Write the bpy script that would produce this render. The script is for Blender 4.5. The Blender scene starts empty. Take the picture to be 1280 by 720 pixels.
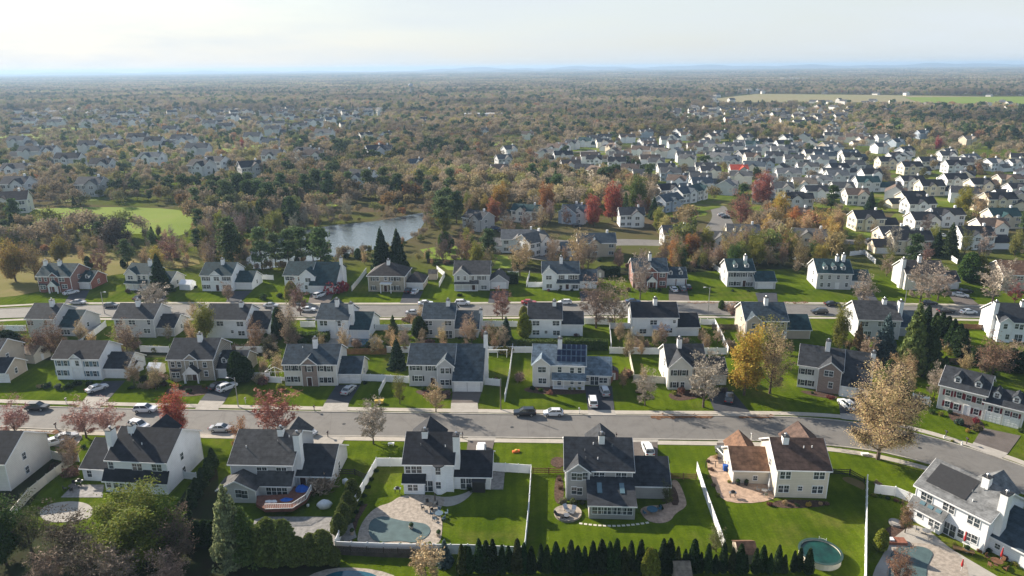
import bpy, math, random
import numpy as np
from math import radians as R, sin, cos, tan, atan2, hypot, pi
from mathutils import Vector, Matrix
rnd = random.Random(11)
S = bpy.context.scene
COL = S.collection
# ------------------------------------------------------------------ camera
CAM_H = 70.0
FPX = 881.0            # focal length in photo pixels (1280 wide)
PITCH = R(17.35)
ROLL = R(-0.55)
cam_d = bpy.data.cameras.new("camera")
cam = bpy.data.objects.new("camera", cam_d)
COL.objects.link(cam)
cam_d.sensor_width = 36.0
cam_d.lens = 36.0 * FPX / 1280.0
cam_d.clip_start = 1.0
cam_d.clip_end = 60000.0
CROT = Matrix.Rotation(pi/2 - PITCH, 3, 'X') @ Matrix.Rotation(ROLL, 3, 'Z')
cam.matrix_world = Matrix.Translation((0, 0, CAM_H)) @ CROT.to_4x4()
S.camera = cam
# ------------------------------------------------------------------ light
SUN_EL, SUN_AZ = R(25.5), R(-52)      # azimuth measured from +Y towards +X
world = bpy.data.worlds.new("World"); S.world = world
world.use_nodes = True
wn = world.node_tree.nodes; wl = world.node_tree.links
bg = wn["Background"]
sky = wn.new("ShaderNodeTexSky"); sky.sky_type = 'NISHITA'; sky.sun_disc = False
sky.sun_elevation = SUN_EL; sky.sun_rotation = SUN_AZ
sky.altitude = 0; sky.air_density = 1.2; sky.dust_density = 1.0; sky.ozone_density = 1.5
# thin high cloud veil mixed over the sky (world direction based)
tc = wn.new("ShaderNodeTexCoord"); mp = wn.new("ShaderNodeMapping")
mp.inputs["Scale"].default_value = (1.0, 1.6, 7.0)
nz = wn.new("ShaderNodeTexNoise"); nz.inputs["Scale"].default_value = 2.2
nz.inputs["Detail"].default_value = 6; nz.inputs["Roughness"].default_value = 0.55
cr = wn.new("ShaderNodeValToRGB")
cr.color_ramp.elements[0].position = 0.36; cr.color_ramp.elements[0].color = (0.70, 0.70, 0.70, 1)
cr.color_ramp.elements[1].position = 0.72; cr.color_ramp.elements[1].color = (1, 1, 1, 1)
mx = wn.new("ShaderNodeMix"); mx.data_type = 'RGBA'
mx.inputs["B"].default_value = (4.95, 5.35, 5.65, 1)
wl.new(tc.outputs["Generated"], mp.inputs["Vector"]); wl.new(mp.outputs["Vector"], nz.inputs["Vector"])
wl.new(nz.outputs["Fac"], cr.inputs["Fac"])
# the veil is thick low down and thins out overhead
sz = wn.new("ShaderNodeSeparateXYZ"); wl.new(tc.outputs["Generated"], sz.inputs[0])
el = wn.new("ShaderNodeMapRange"); el.inputs["From Min"].default_value = 0.12; el.inputs["From Max"].default_value = 0.50
el.inputs["To Min"].default_value = 1.0; el.inputs["To Max"].default_value = 0.12; wl.new(sz.outputs["Z"], el.inputs["Value"])
fm = wn.new("ShaderNodeMath"); fm.operation = 'MULTIPLY'; wl.new(cr.outputs["Color"], fm.inputs[0]); wl.new(el.outputs[0], fm.inputs[1])
wl.new(fm.outputs[0], mx.inputs["Factor"])
wl.new(sky.outputs["Color"], mx.inputs["A"]); wl.new(mx.outputs["Result"], bg.inputs["Color"])
bg.inputs["Strength"].default_value = 0.075
sun_d = bpy.data.lights.new("sun", 'SUN'); sun_d.energy = 5.0; sun_d.angle = R(0.5)
sun_d.color = (1.0, 0.89, 0.74)
sun = bpy.data.objects.new("sun", sun_d); COL.objects.link(sun)
sdir = Vector((sin(SUN_AZ)*cos(SUN_EL), cos(SUN_AZ)*cos(SUN_EL), sin(SUN_EL)))
sun.rotation_euler = (-sdir).to_track_quat('-Z', 'Y').to_euler()
S.view_settings.view_transform = 'Standard'
S.view_settings.look = 'None'
S.view_settings.exposure = 1.10
S.view_settings.gamma = 1.0
S.cycles.max_bounces = 6; S.cycles.diffuse_bounces = 3; S.cycles.glossy_bounces = 2
S.cycles.transmission_bounces = 2; S.cycles.transparent_max_bounces = 6; S.cycles.volume_bounces = 0
S.cycles.use_denoising = True
S.render.use_persistent_data = False
# ------------------------------------------------------------------ survey: photo pixel -> place on the ground plane
def ray(px, py):
    return (CROT @ Vector((px-640.0, 360.0-py, -FPX))).normalized()
def G(px, py, z=0.0):
    d = ray(px, py); t = (z - CAM_H) / d.z
    return Vector((d.x*t, d.y*t, z))
def P(v):          # world -> photo pixel
    q = CROT.transposed() @ (Vector(v) - Vector((0, 0, CAM_H)))
    return (640 + FPX*q.x/-q.z, 360 - FPX*q.y/-q.z)
# ------------------------------------------------------------------ materials
MATS = {}
def nodes_mat(name):
    m = bpy.data.materials.new(name); m.use_nodes = True
    nt = m.node_tree; b = nt.nodes["Principled BSDF"]
    MATS[name] = m
    return m, nt, nt.nodes, nt.links, b
def mat(name, col, rough=0.8, var=0.15, scale=1.5, col2=None, bump=0.0, bscale=8.0, metal=0.0, spec=0.3, rows=0.0, detail=5.0, coat=0.0, axis='Z'):
    """solid colour with two octaves of real wear: broad patches and fine grain; rows = lap / course lines in metres"""
    m, nt, N, L, b = nodes_mat(name)
    geo = N.new("ShaderNodeTexCoord")
    n1 = N.new("ShaderNodeTexNoise"); n1.inputs["Scale"].default_value = scale; n1.inputs["Detail"].default_value = detail
    n1.inputs["Roughness"].default_value = 0.65
    L.new(geo.outputs["Object"], n1.inputs["Vector"])
    c2 = col2 if col2 else tuple(max(0, c*(1-2*var)) for c in col)
    c1 = tuple(min(1, c*(1+var)) for c in col)
    ramp = N.new("ShaderNodeValToRGB")
    ramp.color_ramp.elements[0].position = 0.32; ramp.color_ramp.elements[0].color = (*c2, 1)
    ramp.color_ramp.elements[1].position = 0.68; ramp.color_ramp.elements[1].color = (*c1, 1)
    L.new(n1.outputs["Fac"], ramp.inputs["Fac"])
    out = ramp.outputs["Color"]
    if rows:
        sx = N.new("ShaderNodeSeparateXYZ"); L.new(geo.outputs["Object"], sx.inputs["Vector"])
        mm = N.new("ShaderNodeMath"); mm.operation = 'DIVIDE'; mm.inputs[1].default_value = rows
        L.new(sx.outputs[axis], mm.inputs[0])
        fr = N.new("ShaderNodeMath"); fr.operation = 'FRACT'; L.new(mm.outputs[0], fr.inputs[0])
        gt = N.new("ShaderNodeMath"); gt.operation = 'LESS_THAN'; gt.inputs[1].default_value = 0.16
        L.new(fr.outputs[0], gt.inputs[0])
        mul = N.new("ShaderNodeMix"); mul.data_type = 'RGBA'; mul.blend_type = 'MULTIPLY'
        mul.inputs["B"].default_value = (0.72, 0.72, 0.72, 1)
        sc = N.new("ShaderNodeMath"); sc.operation = 'MULTIPLY'; sc.inputs[1].default_value = 0.6
        L.new(gt.outputs[0], sc.inputs[0]); L.new(sc.outputs[0], mul.inputs["Factor"])
        L.new(out, mul.inputs["A"]); out = mul.outputs["Result"]
    L.new(out, b.inputs["Base Color"])
    b.inputs["Roughness"].default_value = rough
    b.inputs["Metallic"].default_value = metal
    b.inputs["Specular IOR Level"].default_value = spec
    b.inputs["Coat Weight"].default_value = coat
    if bump:
        n2 = N.new("ShaderNodeTexNoise"); n2.inputs["Scale"].default_value = bscale; n2.inputs["Detail"].default_value = 4
        L.new(geo.outputs["Object"], n2.inputs["Vector"])
        bp = N.new("ShaderNodeBump"); bp.inputs["Strength"].default_value = bump; bp.inputs["Distance"].default_value = 0.05
        L.new(n2.outputs["Fac"], bp.inputs["Height"]); L.new(bp.outputs["Normal"], b.inputs["Normal"])
    return m
def brickmat(name, c1, c2, mortar, scale=1.0):
    m, nt, N, L, b = nodes_mat(name)
    geo = N.new("ShaderNodeTexCoord"); mpn = N.new("ShaderNodeMapping")
    mpn.inputs["Rotation"].default_value = (pi/2, 0, 0)
    L.new(geo.outputs["Object"], mpn.inputs["Vector"])
    br = N.new("ShaderNodeTexBrick"); br.inputs["Scale"].default_value = scale
    br.inputs["Color1"].default_value = (*c1, 1); br.inputs["Color2"].default_value = (*c2, 1); br.inputs["Mortar"].default_value = (*mortar, 1)
    br.inputs["Mortar Size"].default_value = 0.02; br.inputs["Brick Width"].default_value = 0.45; br.inputs["Row Height"].default_value = 0.16
    L.new(mpn.outputs["Vector"], br.inputs["Vector"]); L.new(br.outputs["Color"], b.inputs["Base Color"])
    b.inputs["Roughness"].default_value = 0.9
    return m
W = {}   # wall palette
W['white'] = mat("siding_white", (0.80, 0.82, 0.85), 0.6, 0.05, 0.5, rows=0.32)
W['cream'] = mat("siding_cream", (0.66, 0.60, 0.50), 0.65, 0.05, 0.5, rows=0.32)
W['offwhite'] = mat("siding_offwhite", (0.70, 0.67, 0.62), 0.65, 0.05, 0.5, rows=0.32)
W['grey'] = mat("siding_grey", (0.40, 0.39, 0.38), 0.7, 0.05, 0.5, rows=0.32)
W['palegrey'] = mat("siding_palegrey", (0.55, 0.55, 0.56), 0.7, 0.05, 0.5, rows=0.32)
W['bluegrey'] = mat("siding_bluegrey", (0.36, 0.40, 0.46), 0.7, 0.05, 0.5, rows=0.32)
W['tan'] = mat("siding_tan", (0.50, 0.43, 0.35), 0.7, 0.06, 0.5, rows=0.32)
W['brick'] = brickmat("red_brick", (0.17, 0.040, 0.028), (0.24, 0.070, 0.050), (0.30, 0.20, 0.17))
W['brownbrick'] = brickmat("brown_brick", (0.20, 0.13, 0.11), (0.28, 0.19, 0.16), (0.36, 0.33, 0.30))
W['stone'] = brickmat("grey_stone", (0.30, 0.28, 0.26), (0.40, 0.37, 0.33), (0.22, 0.21, 0.20), 0.7)
W['tanstone'] = brickmat("tan_stone", (0.34, 0.30, 0.24), (0.46, 0.40, 0.32), (0.25, 0.23, 0.20), 0.7)
RF = {}
def roofmat(k, c, c2=None):
    RF[k] = mat("shingles_"+k, c, 0.85, 0.30, 0.9, col2=c2, bump=0.25, bscale=14, rows=0.42, detail=9)
roofmat('charcoal', (0.036, 0.041, 0.050)); roofmat('black', (0.020, 0.023, 0.031))
roofmat('slate', (0.046, 0.068, 0.088)); roofmat('teal', (0.022, 0.055, 0.065))
roofmat('bluegrey', (0.14, 0.19, 0.24)); roofmat('lightgrey', (0.17, 0.175, 0.18))
roofmat('grey', (0.075, 0.074, 0.076)); roofmat('brown', (0.19, 0.105, 0.065)); roofmat('darkbrown', (0.044, 0.040, 0.042)); roofmat('cocoa', (0.105, 0.066, 0.052))
roofmat('red', (0.40, 0.07, 0.045)); roofmat('tan', (0.22, 0.18, 0.14))
TRIM = mat("white_trim", (0.80, 0.80, 0.80), 0.5, 0.04, 1.0)
VINYL = mat("white_vinyl", (0.80, 0.81, 0.82), 0.45, 0.06, 0.6)
CREAMV = mat("cream_vinyl", (0.62, 0.58, 0.49), 0.5, 0.06, 0.6)
WOODF = mat("fence_wood", (0.20, 0.10, 0.055), 0.85, 0.25, 1.0, rows=0.16, axis='X')
WOODD = mat("dark_fence_wood", (0.075, 0.062, 0.055), 0.9, 0.25, 1.0)
DECK = mat("deck_boards", (0.16, 0.065, 0.045), 0.8, 0.2, 1.5, rows=0.15, axis='Y')
GLASS = mat("window_glass", (0.055, 0.068, 0.080), 0.08, 0.3, 0.7, spec=0.8)  # grey-blue base tone lightened to stand in for reflected light
SHUT = mat("black_shutter", (0.025, 0.028, 0.032), 0.6, 0.1, 2)
SHUTR = mat("burgundy_shutter", (0.16, 0.015, 0.025), 0.55, 0.1, 2)
SHUTB = mat("blue_shutter", (0.14, 0.22, 0.28), 0.55, 0.1, 2)
DOORM = mat("dark_door", (0.07, 0.03, 0.025), 0.5, 0.15, 2)
METAL = mat("metal", (0.45, 0.46, 0.48), 0.35, 0.1, 2, metal=0.8)
DARKM = mat("dark_metal", (0.03, 0.03, 0.032), 0.5, 0.1, 2)
ASPH = mat("driveway_asphalt", (0.050, 0.053, 0.060), 0.9, 0.25, 0.9, bump=0.2, bscale=10)
CONC = mat("concrete", (0.40, 0.37, 0.33), 0.85, 0.12, 0.8)
PAVER = mat("patio_pavers", (0.42, 0.30, 0.22), 0.85, 0.2, 1.2, bump=0.2)
PAVERG = mat("grey_pavers", (0.26, 0.25, 0.24), 0.85, 0.2, 1.4, bump=0.2)
MULCH = mat("mulch", (0.085, 0.05, 0.035), 0.95, 0.35, 3, bump=0.5)
SOLAR = mat("solar_glass", (0.006, 0.014, 0.045), 0.3, 0.2, 1, spec=0.3)
COVER = mat("pool_cover", (0.075, 0.12, 0.125), 0.75, 0.12, 0.8)
TARPB = mat("blue_tarp", (0.01, 0.10, 0.45), 0.5, 0.2, 1.2, bump=0.6, bscale=3)
CLOTHW = mat("white_cover_cloth", (0.72, 0.73, 0.75), 0.8, 0.08, 2, bump=0.5, bscale=4)
RUBBER = mat("tyre_rubber", (0.015, 0.015, 0.016), 0.85, 0.1, 5)
REDL = mat("red_lens", (0.35, 0.01, 0.01), 0.25, 0.1, 5)
REDC = mat("red_fabric", (0.42, 0.03, 0.03), 0.7, 0.15, 3)
ORANGE = mat("orange_plastic", (0.75, 0.18, 0.05), 0.5, 0.1, 3)
WOODP = mat("weathered_pole", (0.17, 0.14, 0.12), 0.9, 0.2, 2)
STONEW = mat("patio_stone", (0.36, 0.31, 0.26), 0.85, 0.2, 1.6, bump=0.3)
# ------------------------------------------------------------------ mesh builder
class MB:
    def __init__(s): s.v = []; s.f = []; s.m = []
    def add(s, vs, fs, mi=0):
        o = len(s.v); s.v += [tuple(v) for v in vs]
        s.f += [tuple(o+i for i in f) for f in fs]; s.m += [mi]*len(fs)
        return s
    def box(s, x0, x1, y0, y1, z0, z1, mi=0):
        return s.add([(x0,y0,z0),(x1,y0,z0),(x1,y1,z0),(x0,y1,z0),(x0,y0,z1),(x1,y0,z1),(x1,y1,z1),(x0,y1,z1)],
              [(0,3,2,1),(4,5,6,7),(0,1,5,4),(1,2,6,5),(2,3,7,6),(3,0,4,7)], mi)
    def hexa(s, b4, t4, mi=0):
        return s.add(list(b4)+list(t4), [(0,3,2,1),(4,5,6,7),(0,1,5,4),(1,2,6,5),(2,3,7,6),(3,0,4,7)], mi)
    def slab(s, q, t=0.18, mi=0):     # quad (counter-clockwise seen from above) thickened downwards
        n = (Vector(q[1])-Vector(q[0])).cross(Vector(q[-1])-Vector(q[0])).normalized()*t
        low = [tuple(Vector(p)-n) for p in q]; k = len(q)
        s.add(low+[tuple(p) for p in q], [tuple(range(k-1,-1,-1)), tuple(range(k,2*k))]+[(i,(i+1)%k,k+(i+1)%k,k+i) for i in range(k)], mi)
        return s
    def prism(s, poly, z0, z1, mi=0):
        k = len(poly)
        a = sum(poly[i][0]*poly[(i+1)%k][1]-poly[(i+1)%k][0]*poly[i][1] for i in range(k))
        if a < 0: poly = poly[::-1]
        s.add([(p[0],p[1],z0) for p in poly]+[(p[0],p[1],z1) for p in poly],
              [tuple(range(k-1,-1,-1)), tuple(range(k,2*k))]+[(i,(i+1)%k,k+(i+1)%k,k+i) for i in range(k)], mi)
        return s
    def tube(s, pts, rs, n=6, mi=0, cap=True):
        o = len(s.v); ring = []
        for i, p in enumerate(pts):
            p = Vector(p)
            d = (Vector(pts[min(i+1, len(pts)-1)])-Vector(pts[max(i-1, 0)])).normalized()
            u = d.orthogonal().normalized(); w = d.cross(u)
            if i and ring:      # keep twist low
                u = (prev_u - d*prev_u.dot(d)).normalized(); w = d.cross(u)
            prev_u = u
            ring.append(1)
            for k in range(n):
                a = 2*pi*k/n
                s.v.append(tuple(p+(u*cos(a)+w*sin(a))*rs[i]))
        for i in range(len(pts)-1):
            for k in range(n):
                s.f.append((o+i*n+k, o+i*n+(k+1)%n, o+(i+1)*n+(k+1)%n, o+(i+1)*n+k)); s.m.append(mi)
        if cap:
            s.f.append(tuple(o+(len(pts)-1)*n+k for k in range(n))); s.m.append(mi)
            s.f.append(tuple(o+k for k in range(n-1, -1, -1))); s.m.append(mi)
        return s
    def blob(s, c, r, seed=0, nu=10, nv=6, rough=0.15, mi=0):
        rr = random.Random(seed); o = len(s.v)
        for j in range(nv+1):
            th = pi*j/nv
            for i in range(nu):
                ph = 2*pi*i/nu; q = 1+rr.uniform(-rough, rough)
                s.v.append((c[0]+r[0]*q*sin(th)*cos(ph), c[1]+r[1]*q*sin(th)*sin(ph), c[2]+r[2]*q*cos(th)))
        for j in range(nv):
            for i in range(nu):
                s.f.append((o+j*nu+i, o+(j+1)*nu+i, o+(j+1)*nu+(i+1)%nu, o+j*nu+(i+1)%nu)); s.m.append(mi)
        return s
    def mesh(s, name, mats):
        me = bpy.data.meshes.new(name)
        me.from_pydata(s.v, [], s.f)
        if not isinstance(mats, (list, tuple)): mats = [mats]
        for m in mats: me.materials.append(m)
        if len(mats) > 1: me.polygons.foreach_set("material_index", s.m)
        me.update()
        return me
    def build(s, name, mats, parent=None, loc=None, rz=None, smooth=False, label=None):
        me = s.mesh(name, mats)
        if smooth: me.polygons.foreach_set("use_smooth", [True]*len(me.polygons))
        return put(name, me, parent, loc, rz, label)
def put(name, me, parent=None, loc=None, rz=None, label=None):
    o = bpy.data.objects.new(name, me); COL.objects.link(o)
    if parent: o.parent = parent
    if loc is not None: o.location = loc
    if rz is not None: o.rotation_euler = (0, 0, rz)
    if label: o["label"] = label
    return o
USED = {}
def tag(o, label=None, cat=None, group=None, kind=None):
    if label:
        USED[label] = USED.get(label, 0)+1
        o["label"] = label
    if cat: o["category"] = cat
    if group: o["group"] = group
    if kind: o["kind"] = kind
    return o
def empty(name, loc, rz, label, cat, group=None):
    o = bpy.data.objects.new(name, None); COL.objects.link(o)
    o.location = loc; o.rotation_euler = (0, 0, rz); o.empty_display_size = 0.5
    return tag(o, label, cat, group)
def kids(o): return [c for c in ALLKIDS.get(o.name, [])]
ALLKIDS = {}
def copy_tree(o, parent=None):
    c = o.copy(); COL.objects.link(c)
    if parent: c.parent = parent
    for ch in o.children: copy_tree(ch, c)
    return c
ORD = "first second third fourth fifth sixth seventh eighth ninth tenth eleventh twelfth thirteenth fourteenth fifteenth sixteenth seventeenth eighteenth nineteenth".split()
TENS = {2:"twent",3:"thirt",4:"fort",5:"fift",6:"sixt",7:"sevent",8:"eight",9:"ninet"}
def ordw(n):
    if n <= 19: return ORD[n-1]
    t, u = divmod(n, 10)
    if t > 9: return "hundred-and-" + ordw(n-100) if n > 100 else "hundredth"
    return TENS[t]+("ieth" if u == 0 else "y-"+ORD[u-1])
# ------------------------------------------------------------------ houses
WINMESH = {}
def win_mesh(w, h, n):
    """frame with n sashes, each with a meeting rail; returns (frame mesh, glass mesh); origin at centre, faces -y"""
    k = (w, h, n)
    if k in WINMESH: return WINMESH[k]
    f = MB(); t = 0.09
    f.box(-w/2-t, w/2+t, -0.07, 0.02, h/2, h/2+t+0.05); f.box(-w/2-t, w/2+t, -0.09, 0.02, -h/2-t, -h/2)
    f.box(-w/2-t, -w/2, -0.07, 0.02, -h/2, h/2); f.box(w/2, w/2+t, -0.07, 0.02, -h/2, h/2)
    for i in range(1, n):
        x = -w/2 + w*i/n; f.box(x-0.06, x+0.06, -0.065, 0.02, -h/2, h/2)
    sw = w/n
    for i in range(n):
        a = -w/2+sw*i+0.03; b_ = a+sw-0.06
        f.box(a, b_, -0.055, 0.0, -0.03, 0.03)
        f.box((a+b_)/2-0.015, (a+b_)/2+0.015, -0.05, 0.0, 0.03, h/2-0.003)
    g = MB().box(-w/2+0.003, w/2-0.003, -0.03, 0.01, -h/2+0.003, h/2-0.003)
    WINMESH[k] = (f.mesh("window_frame", TRIM), g.mesh("window_glass", GLASS))
    return WINMESH[k]
_sm = {}
def simple_mesh(key, fn):
    if key not in _sm: _sm[key] = fn()
    return _sm[key]
def shutter_mesh(h, m):
    def fn():
        b = MB().box(-0.19, 0.19, -0.045, 0.02, -h/2, h/2)
        for i in range(5):
            z = -h/2+h*(i+0.5)/5; b.box(-0.14, 0.14, -0.06, -0.045, z-h*0.03, z+h*0.03)
        return b.mesh("shutter", m)
    return simple_mesh(('sh', h, m.name), fn)
def garage_mesh(w, h):
    def fn():
        b = MB()
        for i in range(4):
            z0 = h*i/4+0.02; z1 = h*(i+1)/4-0.02
            b.box(-w/2, w/2, -0.05, 0.02, z0, z1)
            k = max(4, int(w/0.62))
            for j in range(k):
                x = -w/2+w*(j+0.5)/k
                b.box(x-w/k*0.36, x+w/k*0.36, -0.075, -0.05, z0+0.09, z1-0.09)
        b.box(-w/2-0.12, -w/2-0.01, -0.09, 0.02, 0, h+0.12); b.box(w/2+0.01, w/2+0.12, -0.09, 0.02, 0, h+0.12)
        b.box(-w/2-0.01, w/2+0.01, -0.09, 0.02, h+0.003, h+0.12)
        return b.mesh("garage_door", TRIM)
    return simple_mesh(('g', w, h), fn)
def door_mesh(w, h, m):
    def fn():
        b = MB().box(-w/2, w/2, -0.04, 0.02, 0.02, h)
        for sx in (-1, 1):
            for z0, z1 in ((0.2, 0.9), (1.1, h-0.2)):
                b.box(sx*w*0.23-w*0.15, sx*w*0.23+w*0.15, -0.06, -0.04, z0, z1)
        b.box(-w/2-0.14, -w/2-0.01, -0.09, 0.02, 0, h+0.16, 1); b.box(w/2+0.01, w/2+0.14, -0.09, 0.02, 0, h+0.16, 1)
        b.box(-w/2-0.01, w/2+0.01, -0.09, 0.02, h+0.01, h+0.16, 1)
        return b.mesh("door", [m, TRIM])
    return simple_mesh(('d', w, h, m.name), fn)
def knob_mesh(): return simple_mesh('knob', lambda: MB().blob((0, -0.09, 0), (0.04, 0.04, 0.04), 1, 6, 4, 0).mesh("handle", METAL))
WT = {'d': (1.75, 1.25, 2), 's': (0.85, 1.3, 1), 't': (2.6, 1.3, 3), 'm': (0.7, 0.8, 1), 'q': (3.6, 1.4, 4), 'l': (1.0, 1.5, 1), 'D': (1.8, 2.05, 2), 'S': (0.8, 1.9, 1)}

class House:
    def __init__(s, name, label, eL, eR, ry, h=5.6, wall='white', roof='charcoal', pitch=31, cat='house', group=None,
                 hip=False, depth=None, gablewall=None, shutter=None, back=False, lowwall=None):
        A = G(*eL, z=h); B = G(*eR, z=h)
        s.w = (B-A).to_2d().length; s.ang = atan2(B.y-A.y, B.x-A.x)
        s.org = Vector((A.x, A.y, 0)); s.h = h; s.tp = tan(R(pitch)); s.pitch = pitch
        s.ux = Vector((cos(s.ang), sin(s.ang), 0)); s.uy = Vector((-sin(s.ang), cos(s.ang), 0))
        s.wall = W[wall]; s.roof = RF[roof]; s.gw = W[gablewall] if gablewall else s.wall
        s.lw = W[lowwall] if lowwall else None
        s.shut = shutter; s.d = depth or s.solve(ry, s.w/2, h, 0)
        s.org = s.org + s.uy*0.38       # the measured line is the eave edge; the wall stands behind it
        s.root = empty(name, s.org, s.ang, label, cat, group)
        FOOT.append((s.org + s.ux*s.w/2 + s.uy*s.d/2, max(s.w, s.d)/2+2.5))
        s.body('wall', 0, s.w, 0, s.d, h, s.tp, parent=s.root, hip=hip, wallm=s.wall)
        s.gable_windows(0, s.w, 0, s.d, h)
    def loc(s, v):
        d = Vector(v)-s.org; return Vector((d.dot(s.ux), d.dot(s.uy), d.z))
    def solve(s, ry, x, h, y0, tp=None, lo=5.0, hi=15.0):
        tp = tp or s.tp
        best = (1e9, 9)
        d = lo
        while d < hi:
            p = s.org + s.ux*x + s.uy*(y0+d/2); p = Vector((p.x, p.y, h+d/2*tp))
            e = abs(P(p)[1]-ry)
            if e < best[0]: best = (e, d)
            d += 0.1
        return best[1]
    def onface(s, px, py, y0):      # photo pixel -> (x, z) on the wall plane y = y0
        d = ray(px, py); o = Vector((0, 0, CAM_H)) - s.org
        oy = o.dot(s.uy); dy = d.dot(s.uy); t = (y0-oy)/dy
        q = o + d*t
        return q.dot(s.ux), q.z
    def body(s, name, x0, x1, y0, y1, h, tp, axis='x', parent=None, hip=False, wallm=None, oh=0.38, roofm=None, rname='roof', z0=0.0):
        wallm = wallm or s.wall; roofm = roofm or s.roof
        m = MB(); e = 0.0
        if axis == 'x':
            ym = (y0+y1)/2; hr = h+(y1-y0)/2*tp
            if hip: m.box(x0, x1, y0, y1, z0, h)
            else:
                m.add([(x0,y0,z0),(x0,y1,z0),(x0,y1,h),(x0,ym,hr),(x0,y0,h),(x1,y0,z0),(x1,y1,z0),(x1,y1,h),(x1,ym,hr),(x1,y0,h)],
                      [(0,1,2,3,4)[::-1],(5,6,7,8,9),(0,5,9,4),(1,2,7,6),(0,1,6,5),(4,9,8,3),(3,8,7,2)])
            if hip:
                r = MB(); k = (y1-y0)/2
                X0,X1,Y0,Y1 = x0-oh,x1+oh,y0-oh,y1+oh; ze = h-oh*tp+0.12; kk = min(k, (x1-x0)/2-0.4)
                a=(X0,Y0,ze); b=(X1,Y0,ze); c=(X1,Y1,ze); d=(X0,Y1,ze); p=(x0+kk,ym,hr+0.12); q=(x1-kk,ym,hr+0.12)
                r.slab([a,b,q,p]); r.slab([c,d,p,q]); r.slab([b,c,q]); r.slab([d,a,p])
            else:
                ze = h-oh*tp+0.12; zr = hr+0.12; r = MB()
                r.slab([(x0-oh,y0-oh,ze),(x1+oh,y0-oh,ze),(x1+oh,ym,zr),(x0-oh,ym,zr)])
                r.slab([(x1+oh,y1+oh,ze),(x0-oh,y1+oh,ze),(x0-oh,ym,zr),(x1+oh,ym,zr)])
            t = MB(); ze = h-oh*tp+0.12
            t.box(x0-oh, x1+oh, y0-oh-0.10, y0-oh-0.003, ze-0.24, ze-0.04); t.box(x0-oh, x1+oh, y1+oh+0.003, y1+oh+0.10, ze-0.24, ze-0.04)
            if hip:
                for X in (x0-oh-.10, x1+oh+.003): t.box(X, X+.097, y0-oh-.1, y1+oh+.1, ze-.238, ze-.042)
            if not hip:
                for X, sg in ((x0-oh-0.05, -1), (x1+oh+0.003, 1)):
                    for (ya, yb) in ((y0-oh, ym), (y1+oh, ym)):
                        za, zb = ze-0.02, hr+0.10
                        t.add([(X,ya,za-0.26),(X+0.047,ya,za-0.26),(X+0.047,yb,zb-0.26),(X,yb,zb-0.26),(X,ya,za),(X+0.047,ya,za),(X+0.047,yb,zb),(X,yb,zb)],
                              [(0,3,2,1),(4,5,6,7),(0,1,5,4),(1,2,6,5),(2,3,7,6),(3,0,4,7)])
            for X in (x0, x1):
                for Y in (y0, y1):
                    t.box(X-0.06, X+0.06, Y-0.06, Y+0.06, 0.02, h-0.3)
        else:
            xm = (x0+x1)/2; hr = h+(x1-x0)/2*tp
            m.add([(x0,y0,z0),(x1,y0,z0),(x1,y0,h),(xm,y0,hr),(x0,y0,h),(x0,y1,z0),(x1,y1,z0),(x1,y1,h),(xm,y1,hr),(x0,y1,h)],
                  [(0,1,2,3,4),(5,6,7,8,9)[::-1],(1,6,7,2),(0,4,9,5),(0,5,6,1),(2,7,8,3),(3,8,9,4)])
            ze = h-oh*tp+0.12; zr = hr+0.12; r = MB()
            r.slab([(x0-oh,y1,ze),(x0-oh,y0-oh,ze),(xm,y0-oh,zr),(xm,y1,zr)])
            r.slab([(x1+oh,y0-oh,ze),(x1+oh,y1,ze),(xm,y1,zr),(xm,y0-oh,zr)])
            t = MB()
            for (xa, xb) in ((x0-oh, xm), (x1+oh, xm)):
                Y = y0-oh-0.05; za, zb = ze-0.02, hr+0.10
                vs = [(xa,Y,za-0.26),(xb,Y,zb-0.26),(xb,Y+0.047,zb-0.26),(xa,Y+0.047,za-0.26),(xa,Y,za),(xb,Y,zb),(xb,Y+0.047,zb),(xa,Y+0.047,za)]
                fs = [(0,3,2,1),(4,5,6,7),(0,1,5,4),(1,2,6,5),(2,3,7,6),(3,0,4,7)]
                t.add(vs, fs)
            for X in (x0, x1):
                t.box(X-0.06, X+0.06, y0-0.06, y0+0.06, 0.02, h-0.3)
        wo = m.build(name, wallm, parent)
        par = parent if parent is s.root and name == 'wall' else wo
        r.build(rname, roofm, par); t.build('trim', TRIM, par)
        return wo
    def gable_windows(s, x0, x1, y0, y1, h):
        f, g = win_mesh(0.85, 1.3, 1)
        for X, a in ((x0, -pi/2), (x1, pi/2)):
            for z in ([4.3, 1.5] if h > 4 else [1.6]):
                o = put('window', f, s.root, (X, y0+(y1-y0)*0.42, z), a); put('pane', g, o)
    def fit(s, parent, x, y0, z, kind, rz=0):
        sh = None
        if kind[0] in WT:
            w, h, n = WT[kind[0]]
            f, g = win_mesh(w, h, n)
            o = put('window', f, parent, (x, y0, z if kind[0] not in 'D' else 1.1), rz); put('pane', g, o)
            if kind.endswith('x') and s.shut:
                me = shutter_mesh(h, s.shut)
                for sx in (-1, 1): put('shutter', me, parent, (x+sx*(w/2+0.30), y0-0.003, z))
        elif kind[0] == 'g': put('garage_door', garage_mesh(2.6, 2.15), parent, (x, y0, 0.03))
        elif kind[0] == 'G': put('garage_door', garage_mesh(4.8, 2.15), parent, (x, y0, 0.03))
        elif kind[0] == 'p':
            o = put('door', door_mesh(1.0, 2.1, DOORM), parent, (x, y0, 0.1)); put('handle', knob_mesh(), o, (0.38, 0, 1.0))
        elif kind[0] == 'w':
            o = put('door', door_mesh(1.0, 2.1, TRIM), parent, (x, y0, 0.1)); put('handle', knob_mesh(), o, (0.38, 0, 1.0))
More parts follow.
